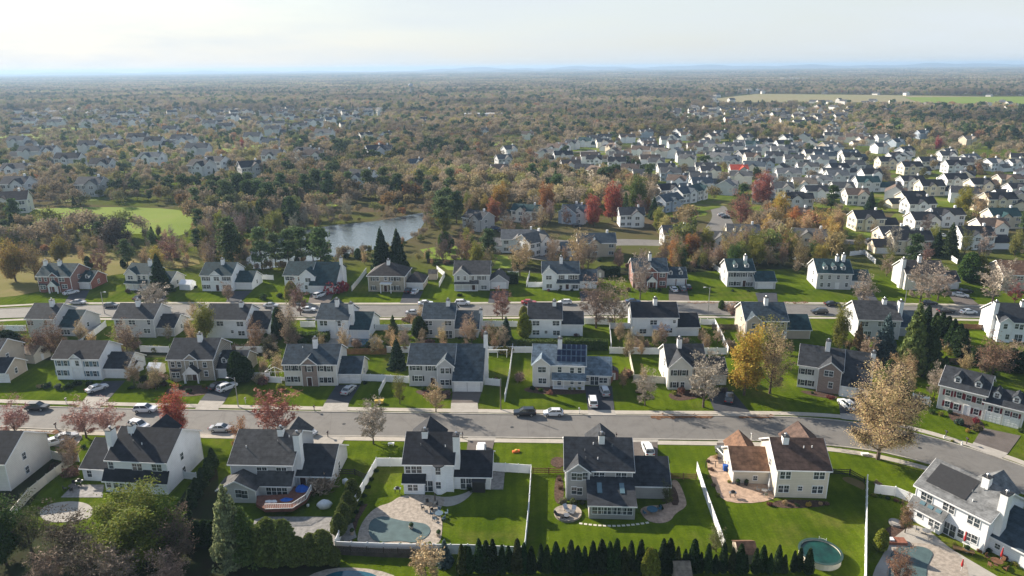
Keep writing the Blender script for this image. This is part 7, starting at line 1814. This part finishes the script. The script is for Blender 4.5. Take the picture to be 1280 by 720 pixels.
# house rows too small to list one by one: each a house of its own, set out at random in the built-up zones
hr_ = random.Random(42)
ZONES = [([(0,142),(200,140),(480,132),(480,165),(240,160),(0,168)], 52, 'wwppog', 'ccgsk', 9), ([(400,150),(480,146),(560,140),(600,160),(480,185),(430,180)], 8, 'wpo', 'cgk', 9),
         ([(425,126),(520,122),(700,120),(720,131),(640,139),(520,141),(440,146)], 48, 'wwwpb', 'csgkk', 6), ([(842,142),(960,141),(1062,143),(1062,158),(960,160),(842,149)], 42, 'wwcot', 'nngac', 6),
         ([(1000,160),(1060,158),(1110,172),(1090,190),(1040,180)], 12, 'wot', 'nag', 9), ([(1060,132),(1200,136),(1250,150),(1080,150)], 12, 'wop', 'gnc', 9), ([(840,170),(1040,170),(1040,182),(845,182)], 8, 'wpo', 'gnc', 12)]
ZONES += [([(840,186),(1060,186),(1062,262),(960,262),(860,244)], 30, 'wwppog', 'kcgsl', 17), ([(690,180),(840,180),(855,246),(770,228),(700,214)], 16, 'wwpo', 'kcgn', 17), ([(1062,186),(1290,200),(1290,262),(1062,262)], 12, 'wwco', 'kkcn', 18)]
ZONES = [ZONES[i] for i in (7, 8, 9, 6, 4, 1, 3, 0, 5, 2)]; EXTRA = []
placed = [G(px, py) for _, px, py, _, _ in MID]
for poly, n, wcs, rcs, mind in ZONES:
    xs = [p[0] for p in poly]; ys = [p[1] for p in poly]; c = 0; tries = 0
    while c < n and tries < 4000:
        tries += 1; x, y = hr_.uniform(min(xs), max(xs)), hr_.uniform(min(ys), max(ys))
        if not inpoly(x, y, poly): continue
        p = G(x, y)
        if any((p-q).length < (21 if mind < 13 else mind) for q in placed): continue
        placed.append(p); c += 1
        if len(MID) >= 252:
            EXTRA.append((p, hr_.choice([0, 0, 8, -12, 30, -25, 60]))); continue
        mid_house(x, y, hr_.choice([0, 0, 8, -12, 30, -25, 60]), hr_.choice(wcs), hr_.choice(rcs), hr_.randrange(8), 1, 1.0)
# labels: look, district and rank from the left
def district(x, y):
    if x >= 830: return "right-hand subdivision" if y > 186 else "far right house cluster"
    if y < 147 and x > 420: return "distant central house cluster"
    if x > 560: return "middle cluster above the cul-de-sac" if y > 140 and y < 235 else "cul-de-sac"
    return "quarter beyond the pond" if y > 170 else "far left house cluster"
groups = {}
for root, px, py, wc, rc in MID: groups.setdefault(("%s house, %s roof" % (WN[wc], RN[rc]), district(px, py)), []).append((px, py, root))
for (look, di), L_ in groups.items():
    L_.sort(key=lambda t: t[0])
    for i, (px, py, root) in enumerate(L_):
        root["label"] = ("%s, in the %s" % (look, di) if len(L_) == 1 else "%s, %s from left in the %s" % (look, ordw(i+1), di)); root["group"] = "houses farther off"
# the smallest ones, countless at this size
dm = MB(); dr = MB()
for p, a in EXTRA:
    c, s_ = cos(R(a)), sin(R(a))
    for (u0, u1, h, d) in ((-6.5, 6.5, 5.6, 9), (6.6, 12.5, 2.8, 7.5)):
        def T(u, v, z): return (p.x+u*c-v*s_, p.y+u*s_+v*c, z)
        hh = h+d*.3
        dm.add([T(u0,0,0),T(u1,0,0),T(u1,d,0),T(u0,d,0),T(u0,0,h),T(u1,0,h),T(u1,d,h),T(u0,d,h),T(u0,d/2,hh),T(u1,d/2,hh)], [(0,1,5,4),(2,3,7,6),(1,2,6,9,5),(3,0,4,8,7)])
        dm.add([T(u0-.3,-.3,h),T(u1+.3,-.3,h),T(u1+.3,d/2,hh+.1),T(u0-.3,d/2,hh+.1),T(u1+.3,d+.3,h),T(u0-.3,d+.3,h)], [(0,1,2,3),(4,5,3,2)], 1)
for i in range(900):
    if i < 350: x, y = hr_.uniform(400, 900), hr_.uniform(112, 132)
    elif i < 600: x, y = hr_.uniform(0, 480), hr_.uniform(118, 145)
    else: x, y = hr_.uniform(800, 1290), hr_.uniform(100, 150)
    if inpoly(x, y, FARF) or inpoly(x, y, FARF2): continue
    if hr_.random() < .2: continue
    p = G(x, y); a = hr_.uniform(0, pi); w = hr_.uniform(9, 16)*(1.6 if y < 108 else 1); d = 9; h = hr_.choice([3.5, 6, 6]); c, s_ = cos(a), sin(a)
    def T(u, v, z): return (p.x+u*c-v*s_, p.y+u*s_+v*c, z)
    hh = h+3
    dm.add([T(-w/2,0,0),T(w/2,0,0),T(w/2,d,0),T(-w/2,d,0),T(-w/2,0,h),T(w/2,0,h),T(w/2,d,h),T(-w/2,d,h),T(-w/2,d/2,hh),T(w/2,d/2,hh)], [(0,1,5,4),(2,3,7,6),(1,2,6,9,5),(3,0,4,8,7)])
    o = len(dm.f); dm.add([T(-w/2,-.3,h),T(w/2,-.3,h),T(w/2,d/2,hh+.1),T(-w/2,d/2,hh+.1),T(w/2,d+.3,h),T(-w/2,d+.3,h)], [(0,1,2,3),(4,5,3,2)], 1)
o = dm.build("distant_houses", [W['offwhite'], RF['grey']]); tag(o, "tiny pale houses scattered through the far woods toward the horizon", "houses", kind="stuff")
LG = gmat("far_lawn_grass", [(0.36, (0.055, 0.088, 0.010)), (0.5, (0.105, 0.14, 0.014)), (0.66, (0.16, 0.14, 0.055))], 0.05)
lm_ = MB(); lr = random.Random(3)
for i, (x, y, r) in enumerate(LAWNS):
    z = .03+.0004*i*2; k = [(x+r*lr.uniform(.75, 1.25)*cos(a), y+r*lr.uniform(.6, 1.0)*sin(a), z) for a in [2*pi*j/9 for j in range(9)]]
    lm_.add(k, [tuple(range(9))])
tag(lm_.build("lawns", LG), kind="structure")
# water tower, mast and long warehouse roofs near the skyline
p = G(514, 121); p = p*1.0; r = empty("water_tower", p, 0, "tall pale water tower standing over the far woods", "water tower"); MB().tube([(0,0,0),(0,0,26)],[3,2.4],12).build("shaft", CONC, r); MB().blob((0,0,29),(5.5,5.5,5),1,16,8,0).build("tank", W['bluegrey'], r, smooth=True)
p = G(458, 97.5); r = empty("radio_mast", p, 0, "thin radio mast on the skyline left of centre", "mast"); MB().tube([(0,0,0),(0,0,80)],[1.6,.7],6).build("mast", METAL, r); MB().tube([(-3,0,55),(3,0,55)],[.6,.6],4).build("antenna", METAL, r)
for x, y, w, h, lab in ((604,151,52,9,"long white flat building at the straw-coloured clearing"),(1090,86.5,210,22,"white warehouse on the skyline at right"),(1000,101,150,12,"pale long building amid the far right woods"),(935,117,60,10,"white farm building beside the far field")):
    p = G(x, y); b_ = empty("warehouse", p, 0, lab, "building"); MB().box(-w/2,w/2,0,w*.35,0,h).build("wall", W['offwhite'], b_); MB().box(-w/2-.5,w/2+.5,-.5,w*.35+.5,h+.003,h+.8).build("roof", W['palegrey'], b_)
# ------------------------------------------------------------------ woods
def treecol(kind, rr):
    return jit({'bare': rr.choice([C_BARE, C_BGREY, (0.20,0.14,0.10), (0.24,0.17,0.13), (0.17,0.13,0.11)]), 'thin': rr.choice([C_TAN, (0.32,0.23,0.13), (0.28,0.23,0.11), (0.34,0.22,0.12), C_OLIVE]),
                'leaf': rr.choice([C_OLIVE, C_OLIVE, C_OLIVE, C_ORANGE, (0.34,0.26,0.06), C_GREEN, (0.20,0.20,0.06)]), 'pine': rr.choice([C_PINE, (.06,.10,.035)]), 'spruce': (.05,.08,.03)}[kind], rr, .2)
FO = [(f.x, f.y, r) for f, r in FOOT]
GRID = {}
for x, y, r in FO: GRID.setdefault((int(x//40), int(y//40)), []).append((x, y, r))
def free(x, y, ex=1.5):
    for i in (-1, 0, 1):
        for j in (-1, 0, 1):
            for (a, b_, r) in GRID.get((int(x//40)+i, int(y//40)+j), ()):
                if (a-x)**2+(b_-y)**2 < (r+ex)**2: return False
    return True
ROADS_PX = [[(1035,297),(1300,297),(1300,309),(1035,308)], [(855,258),(925,258),(935,305),(870,335)], [(1095,247),(1200,252),(1300,263),(1300,273),(1200,261),(1095,255)], [(665,294),(910,294),(910,314),(665,320)],
            [(-30,256),(65,256),(65,270),(-30,270)], [(695,184),(770,184),(860,204),(860,213),(695,192)]]
def blocked(px, py):
    return inpoly(px, py, FARBLOCK) or inpoly(px, py, POND) or inpoly(px, py, FIELDG) or inpoly(px, py, FARF) or any(inpoly(px, py, r) for r in ROADS_PX)
NOISE = [(random.Random(9).uniform(.004, .02), random.Random(i).uniform(0, 6.28), random.Random(i+50).uniform(0, 6.28)) for i in range(5)]
def nz2(x, y): return sum(sin(x*f+a)*sin(y*f*1.3+b_) for f, a, b_ in NOISE)/2.2
def density(px, py):
    """how wooded the photo shows the land at this place (0..1), and how much of it is evergreen"""
    if py > 341: return 0, 0
    if 372 < px < 545 and 296 < py < 335: return .30, 0
    if 365 < px < 545 and 253 < py < 300: return .35, 0
    if 300 < px <= 372 and py > 300: return .05, 0
    if inpoly(px, py, FIELDS_): return .05, 0
    if py > 290 and px < 330: return .9, .2
    if 246 < py and 225 < px < 560 and py < 300: return 1.4, .28
    if py > 300 and px < 560: return (.25, .2)
    if px > 1045 and py > 195: return .20, .15
    if px > 820 and px < 1050 and py > 287: return 1.3, .02
    if py > 318: return .35, .1
    if px > 820 and py > 176: return .27, .15
    if 600 < px < 840 and 170 < py < 225: return .42, .1
    if 560 < px <= 830 and py > 225: return 1.1 if py < 262 else .30, .12
    if px > 560 and py > 176: return 1.0, .15
    if 195 < py <= 262 and px < 330: return .52, .2
    if 330 <= px < 600 and 185 < py < 262: return .95, .25
    if px < 480 and 140 < py <= 200: return .34, .2
    if 840 < px < 1070 and 138 < py < 165: return .45, .1
    if px > 1000 and py > 130: return .9, .25
    return 1.2, .14
wr = random.Random(123); CAND = []; GB = []
TR = TREES[:]
def nearT(x, y, r):
    return any((a-x)**2+(b_-y)**2 < r*r for a, b_, _ in TR)
def scan(y0, y1, step, keep=1.0):
    y = y0
    while y < y1:
        half = y*.80+20; x = -half
        while x < half:
            X, Y = x+wr.uniform(-.5, .5)*step, y+wr.uniform(-.5, .5)*step
            x += step
            px, py = P((X, Y, 0))
            if not (-40 < px < 1320): continue
            d, ev = density(px, py)
            d *= keep*(1+.5*nz2(X, Y)); ev = max(0, ev*(1+1.6*nz2(X*1.7+90, Y*1.7)))
            if wr.random() > d or blocked(px, py): continue
            if not free(X, Y, 1.0): continue
            u = wr.random()
            gold = 820 < px < 1050 and 280 < py < 341 and wr.random() < .55
            kind = wr.choice(['thin', 'leaf']) if gold else ('pine' if wr.random() < .7 else 'spruce') if u < ev else 'bare' if wr.random() < .58 else 'thin' if wr.random() < .62 else 'leaf'
            CAND.append((X, Y, kind, px, py))
        y += step
scan(232, 520, 7.0); scan(520, 1000, 8.5); scan(1000, 2600, 12.0)
# hand-seen landmark trees of the middle distance
def lm(kind, px, pyb, pyt, col, label, w=1.0):
    tree(kind, px, pyb, pyt, col, label, None, w)
lm('leaf', 742, 283, 247, C_RED, "scarlet tree right of the small garage by the cul-de-sac")
lm('leaf', 765, 276, 232, (0.32,0.09,0.05), "rust-red taller tree behind the scarlet one")
lm('leaf', 683, 272, 232, (0.28,0.13,0.05), "orange and green tree left of the small garage by the cul-de-sac")
lm('leaf', 625, 274, 232, (0.30,0.18,0.04), "golden brown tree behind the cream cul-de-sac house")
lm('leaf', 617, 280, 250, (0.30,0.13,0.07), "pinkish orange tree at the cream cul-de-sac house's left")
lm('thin', 925, 283, 240, (0.30,0.13,0.09), "broad russet oak beside the side street at right", 1.5)
lm('round', 952, 258, 218, (0.36,0.13,0.10), "pink-red tree above the broad russet oak", 1.1)
lm('leaf', 972, 282, 244, C_GOLD, "golden olive tree right of the russet oak", 1.2)
lm('leaf', 960, 290, 258, (0.34,0.18,0.07), "orange tree in front of the golden olive one", 1.1)
lm('leaf', 1204, 268, 236, (0.26,0.24,0.03), "yellow-green tree among the right-hand white houses", 1.2)
lm('thin', 1222, 276, 240, C_TAN, "tan tree beside the yellow-green one at right", 1.2)
lm('spruce', 1170, 320, 292, C_DK, "dark broad conifer between the cream and the white upper houses", 1.1)
lm('spruce', 1087, 263, 242, C_SPRUCE, "dark conifer left of the long white low fence at right", 1.1)
lm('round', 1172, 188, 172, (0.34,0.05,0.06), "crimson tree against the right woods")
lm('leaf', 795, 268, 222, (0.10,0.14,0.03), "tall green tree behind the rust-red tree", .9)
lm('leaf', 882, 318, 286, (0.22,0.21,0.04), "yellow-green tree left of the white gable at right of centre", 1.0)
lm('leaf', 588, 318, 296, C_GREEN, "bright green bushy tree left of the upper fenced yard", 1.4)
lm('thujaB', 557, 312, 290, C_GREEN, "green round tree at the pond's right bank", 1.3)
lm('bare', 650, 345, 298, C_TAN, "tall pale bare tree in front of the upper white house", 1.0)
lm('bare', 722, 336, 290, C_TAN, "tan bare tree left of the tan upper house", 1.0)
lm('bare', 735, 336, 296, C_BARE, "bare tree in front of the tan upper house", 1.0)
lm('round', 310, 187, 172, (0.36,0.06,0.05), "small red tree on a lawn beyond the pond") if 0 else lm('round', 304, 187, 174, (0.36,0.06,0.05), "small red tree on a far lawn beyond the pond")
lm('leaf', 20, 352, 306, (0.28,0.20,0.06), "golden olive tree at the left edge above the middle street", 1.2)
lm('leaf', 78, 330, 298, (0.22,0.18,0.05), "olive tree behind the red brick house", 1.3)
lm('thin', 45, 350, 304, (0.24,0.17,0.07), "tan-olive tree left of the red brick house", 1.3)
lm('pine', 160, 334, 300, C_PINE, "dark pine behind the cream porch house", 1.0)
lm('bareS', 128, 344, 312, (0.26,0.14,0.10), "rosy bare tree right of the red brick house")
lm('round', 146, 312, 274, (0.07,0.06,0.05), "dark purple-brown tree below the green meadow", 1.5)
lm('bare', 215, 330, 292, (0.32,0.17,0.14), "rosy bare tree left of the shore pines", 1.2)
gb = random.Random(8); belt = []
for i in range(95):
    px, py = gb.uniform(822, 1050), gb.uniform(286, 325)
    p = G(px, py)
    if inpoly(px, py, ROADS_PX[1]) or not free(p.x, p.y, -1.5) or nearT(p.x, p.y, 3.5) or any((p-q).length < 5.5 for q in belt): continue
    belt.append(p); k = gb.choice(['thin', 'thin', 'leaf', 'bare']); pr = T_[k](gb.randrange(12))
    o = plant(NAMES[k], pr, p, gb.uniform(8, 12.5)/topz(pr[1]), gb.uniform(0, 6), jit(gb.choice([(.46,.34,.13),(.42,.34,.13),(.40,.30,.17),(.48,.33,.10)]), gb, .15), "golden tan tree, %s planted, in the belt above the dormer houses" % ordw(len(belt)), "tree", "golden belt above the dormer houses")
    GB.append((px, o)); TREES.append((p.x, p.y, 2)); TR.append((p.x, p.y, 2))
GB.sort(key=lambda t: t[0])
for i, (px, o) in enumerate(GB): o["label"] = "golden tan tree, %s from left in the belt above the dormer houses" % ordw(i+1)
CAND.sort(key=lambda c: hypot(c[0], c[1])/(11 if c[2] == 'pine' else 9))
IND = []; REST = []
for c in CAND:
    if len(IND) < 235 and c[1] < 420 and not nearT(c[0], c[1], 4.0): IND.append(c)
    elif c[1] > 260 or len(IND) >= 235: REST.append(c)
wood = {}
def zone(px, py):
    if px < 330: return "woods left of the pond" if py > 296 else "woods beyond the green meadow"
    if px < 560: return "woods round the pond"
    if px < 830: return "woods round the cul-de-sac"
    return "woods above the middle street at right" if py > 290 else "gardens of the right-hand subdivision"
KN = {'bare': 'bare brown tree', 'thin': 'half-bare autumn tree', 'leaf': 'leafy autumn tree', 'pine': 'green pine', 'spruce': 'dark spruce'}
for (X, Y, kind, px, py) in IND:
    Hm = {'bare': wr.uniform(7, 12), 'thin': wr.uniform(7, 12), 'leaf': wr.uniform(7, 12), 'pine': wr.uniform(11, 17), 'spruce': wr.uniform(8, 13)}[kind]
    if px < 250 and 284 < py < 318: Hm *= .55
    if 372 < px < 545 and 296 < py < 335: Hm *= .38
    pr = T_[kind](wr.randrange(12)); nm = NAMES[kind]
    o = plant(nm, pr, (X, Y, 0), Hm/topz(pr[1]), wr.uniform(0, 6.28), treecol(kind, wr), None, "tree", None, wide := ("trunk", "crown"))
    wood.setdefault((kind, zone(px, py)), []).append((px, py, o))
for (kind, z), L_ in wood.items():
    L_.sort(key=lambda t: t[0])
    for i, (px, py, o) in enumerate(L_):
        o["label"] = "%s, %s from left in the %s" % (KN[kind], ordw(i+1), z) if len(L_) > 1 else "%s in the %s" % (KN[kind], z)
        o["group"] = "trees of the woods"
# woods too many to count: light crowns instanced over the land
FM, nt, N, L, b = nodes_mat("woodland_crowns")
oi = N.new("ShaderNodeObjectInfo"); g = N.new("ShaderNodeNewGeometry")
def crown_ramp(stops):
    r = N.new("ShaderNodeValToRGB"); e = r.color_ramp.elements; e[0].position = stops[0][0]; e[0].color = (*stops[0][1], 1); e[1].position = stops[-1][0]; e[1].color = (*stops[-1][1], 1)
    for p, c in stops[1:-1]:
        x = e.new(p); x.color = (*c, 1)
    r.color_ramp.interpolation = 'LINEAR'
    return r
def crownmat(name, stops, regional, transl=.3):
    m, nt, N_, L_, b_ = nodes_mat(name)
    global N, L
    N, L = N_, L_
    oi = N.new("ShaderNodeObjectInfo"); g = N.new("ShaderNodeNewGeometry"); r = crown_ramp(stops); L.new(oi.outputs["Random"], r.inputs[0])
    n = N.new("ShaderNodeTexNoise"); n.inputs["Scale"].default_value = .004; n.inputs["Detail"].default_value = 5; L.new(oi.outputs["Location"], n.inputs["Vector"])
    mp_ = N.new("ShaderNodeMapRange"); mp_.inputs["From Min"].default_value = .35; mp_.inputs["From Max"].default_value = .65; mp_.inputs["To Min"].default_value = .6; mp_.inputs["To Max"].default_value = 1.6; L.new(n.outputs["Fac"], mp_.inputs["Value"])
    rr_ = N.new("ShaderNodeMapRange"); rr_.inputs["To Min"].default_value = .75; rr_.inputs["To Max"].default_value = 1.3; L.new(g.outputs["Random Per Island"], rr_.inputs["Value"])
    mu = N.new("ShaderNodeMath"); mu.operation = 'MULTIPLY'; L.new(mp_.outputs[0], mu.inputs[0]); L.new(rr_.outputs[0], mu.inputs[1])
    h = N.new("ShaderNodeHueSaturation"); L.new(r.outputs[0], h.inputs["Color"]); L.new(mu.outputs[0], h.inputs["Value"]); L.new(h.outputs[0], b_.inputs["Base Color"])
    b_.inputs["Roughness"].default_value = .9; b_.inputs["Specular IOR Level"].default_value = .05
    tr = N.new("ShaderNodeBsdfTranslucent"); L.new(h.outputs[0], tr.inputs["Color"]); mxs = N.new("ShaderNodeMixShader"); mxs.inputs[0].default_value = transl
    L.new(b_.outputs[0], mxs.inputs[1]); L.new(tr.outputs[0], mxs.inputs[2]); L.new(mxs.outputs[0], N["Material Output"].inputs["Surface"])
    return m
CMB = crownmat("woodland_bare", [(0, (.25,.20,.14)), (.35, (.29,.235,.165)), (.62, (.22,.18,.13)), (.82, (.31,.24,.14)), (.95, (.21,.21,.10)), (1, (.21,.21,.10))], 1)
CML = crownmat("woodland_leafy", [(0, (.17,.18,.06)), (.25, (.25,.21,.10)), (.5, (.24,.18,.10)), (.62, (.27,.23,.08)), (.85, (.13,.17,.05)), (.96, (.28,.15,.08)), (1, (.28,.15,.08))], 1)
CMG = crownmat("woodland_evergreen", [(0, (.065,.10,.04)), (.5, (.085,.12,.045)), (1, (.055,.08,.035))], 1)
FPROT = bpy.data.collections.new("woodland_kinds")
def farcrown(seed, H, Rc, n, s, mt, shape):
    rr = random.Random(seed); m = MB()
    lob = [(Vector((rr.gauss(0, .42)*Rc, rr.gauss(0, .42)*Rc, H*rr.uniform(.42, .85))), Rc*rr.uniform(.4, .6)) for _ in range(6)]
    for i in range(n):
        if shape == 'cone':
            f = rr.random()**.7; a = rr.uniform(0, 6.28); rad = Rc*(1-f)*rr.uniform(.7, 1)+.1; c = (rad*cos(a), rad*sin(a), .8+(H-.8)*f)
        else:
            p, r = lob[rr.randrange(6)]; v = Vector((rr.gauss(0, 1), rr.gauss(0, 1), rr.gauss(0, 1))).normalized()*r*rr.uniform(.5, 1.1); q = p+v; c = (q.x, q.y, max(.6, q.z))
        quad(m, c, s*rr.uniform(.6, 1.5), rr, 1.3, .1 if shape != 'cone' else 0)
    m.tube([(0,0,0),(0,0,H*.6)], [.22, .08], 4)
    return m
kinds = []
def reg(name, mb, mt):
    me = mb.mesh(name, mt); o = bpy.data.objects.new(name, me); FPROT.objects.link(o); kinds.append(o); return len(kinds)-1
idx = {'bare': [], 'thin': [], 'leaf': [], 'pine': [], 'spruce': []}
NM = 0
def add_kind(k, mb, mt):
    global NM
    idx[k].append(NM); reg("a%02d_woodland_%s" % (NM, k), mb, mt); NM += 1
for s_ in range(3): add_kind('bare', farcrown(400+s_, 10, 5.2, 700, .42, CMB, 'r'), CMB)
for s_ in range(2): add_kind('thin', farcrown(410+s_, 10, 4.8, 640, .5, CML, 'r'), CML)
for s_ in range(2): add_kind('leaf', farcrown(420+s_, 9, 4.4, 620, .55, CML, 'r'), CML)
for s_ in range(2): add_kind('pine', farcrown(430+s_, 13, 3.6, 520, .75, CMG, 'r'), CMG)
add_kind('spruce', farcrown(440, 11, 2.6, 420, .6, CMG, 'cone'), CMG)
def patch(seed, size, n, ev):
    """a whole stand of trees, for the land kilometres away"""
    rr = random.Random(seed); m = MB(); mi = []
    for i in range(n):
        x, y = rr.uniform(-size/2, size/2), rr.uniform(-size/2, size/2); H = rr.uniform(8, 15); Rc = rr.uniform(3.5, 6); k = 1 if rr.random() < ev else (2 if rr.random() < .16 else 0)
        for j in range(26):
            v = Vector((rr.gauss(0, 1), rr.gauss(0, 1), rr.gauss(0, 1))).normalized(); c = (x+v.x*Rc, y+v.y*Rc, max(1, H*.62+v.z*H*.36)); o = len(m.f); quad(m, c, rr.uniform(1.4, 2.8), rr, 1.2, .15); m.m[-1] = k
    return m
PIDX = []
for s_ in range(5):
    mb = patch(500+s_, 110, 90, .06 if s_ % 2 else .22); me = mb.mesh("a%02d_forest_stand" % NM, [CMB, CMG, CML]); o = bpy.data.objects.new(me.name, me); FPROT.objects.link(o); PIDX.append(NM); NM += 1
def scatter(name, pts, label, cat):
    """pts: (x, y, kind index, scale, rotation)"""
    me = bpy.data.meshes.new(name); me.from_pydata([(p[0], p[1], p[5] if len(p) > 5 else 0) for p in pts], [], [])
    for an, k, ty in (("kind_index", 2, 'INT'), ("size", 3, 'FLOAT'), ("turn", 4, 'FLOAT')):
        at = me.attributes.new(an, ty, 'POINT'); at.data.foreach_set("value", [p[k] for p in pts])
    o = put(name, me); tag(o, label, cat, kind="stuff")
    ng = bpy.data.node_groups.new(name+"_scatter", 'GeometryNodeTree')
    ng.interface.new_socket(name="Geometry", in_out='INPUT', socket_type='NodeSocketGeometry'); ng.interface.new_socket(name="Geometry", in_out='OUTPUT', socket_type='NodeSocketGeometry')
    n = ng.nodes; l = ng.links; gi = n.new("NodeGroupInput"); go = n.new("NodeGroupOutput"); ip = n.new("GeometryNodeInstanceOnPoints"); ci = n.new("GeometryNodeCollectionInfo")
    ci.inputs["Collection"].default_value = FPROT; ci.inputs["Separate Children"].default_value = True; ci.inputs["Reset Children"].default_value = True
    def na(nm, ty):
        a = n.new("GeometryNodeInputNamedAttribute"); a.data_type = ty; a.inputs["Name"].default_value = nm; return a.outputs["Attribute"]
    l.new(gi.outputs[0], ip.inputs["Points"]); l.new(ci.outputs[0], ip.inputs["Instance"]); ip.inputs["Pick Instance"].default_value = True
    l.new(na("kind_index", 'INT'), ip.inputs["Instance Index"]); l.new(na("size", 'FLOAT'), ip.inputs["Scale"])
    cx = n.new("ShaderNodeCombineXYZ"); l.new(na("turn", 'FLOAT'), cx.inputs["Z"]); l.new(cx.outputs[0], ip.inputs["Rotation"]); l.new(ip.outputs[0], go.inputs[0])
    md = o.modifiers.new("scatter", 'NODES'); md.node_group = ng
    return o
pts = []
for (X, Y, kind, px, py) in REST:
    pts.append((X, Y, wr.choice(idx[kind]), wr.uniform(.6, 1.15)*(.4 if 372 < px < 545 and 296 < py < 335 else 1)*(.78 if density(px, py)[0] < .75 else 1.0 if Y < 1000 else 1.15), wr.uniform(0, 6.28)))
# thickets that close the woodland floor
for (X, Y, kind, px, py) in IND+REST:
    if Y < 900 and wr.random() < .5*density(px, py)[0]:
        a = wr.uniform(0, 6.28); q = (X+4*cos(a), Y+4*sin(a))
        if free(q[0], q[1], 1) and not blocked(*P((q[0], q[1], 0))): pts.append((*q, wr.choice(idx['bare']+idx['thin']), wr.uniform(.25, .45), wr.uniform(0, 6)))
# reeds and scrub on the pond's edge
nP = len(POND)
for i in range(nP):
    a, b_ = POND[i], POND[(i+1) % nP]
    A, B = G(*a), G(*b_); L_n = (B-A).length
    for k in range(int(L_n/3.0)):
        q = A.lerp(B, wr.random()); 
        c_ = G(430, 298); d_ = (q-c_).normalized()*wr.uniform(1, 7); q = q+d_
        pts.append((q.x, q.y, wr.choice(idx['bare']+idx['thin']+idx['leaf']), wr.uniform(.22, .5), wr.uniform(0, 6)))
print("woodland instances", len(pts), "individual", len(IND))
scatter("woodland", pts, "autumn woodland between and beyond the houses, mostly bare brown crowns", "woods")
pts = []; y = 2600
while y < 14500:
    st = 105 if y < 6000 else 150; half = y*.8; x = -half
    while x < half:
        X, Y = x+wr.uniform(-.3, .3)*st, y+wr.uniform(-.3, .3)*st; x += st
        px, py = P((X, Y, 0))
        if blocked(px, py) or blocked(px, py+.8) or not (-30 < px < 1310): continue
        if Y < 4500 and wr.random() < .10: continue
        if wr.random() < .04: continue
        pts.append((X, Y, wr.choice(PIDX), 1.0 if y < 6000 else 1.5, wr.uniform(0, 6.28)))
    y += st
print("stands", len(pts))
scatter("distant_forest", pts, "blue-brown forest running out to the horizon", "forest")
# ------------------------------------------------------------------ air
hz = MB().box(-17500, 17500, -400, 17500, -1.5, 102); o = hz.build("haze", TRIM)
o.data.materials.clear(); m = bpy.data.materials.new("haze_air"); m.use_nodes = True; N = m.node_tree.nodes; L = m.node_tree.links; N.remove(N["Principled BSDF"])
pv = N.new("ShaderNodeVolumePrincipled"); pv.inputs["Density"].default_value = 0.00012; pv.inputs["Color"].default_value = (0.46, 0.66, 0.92, 1); pv.inputs["Anisotropy"].default_value = 0.15
L.new(pv.outputs[0], N["Material Output"].inputs["Volume"]); o.data.materials.append(m); tag(o, kind="stuff")
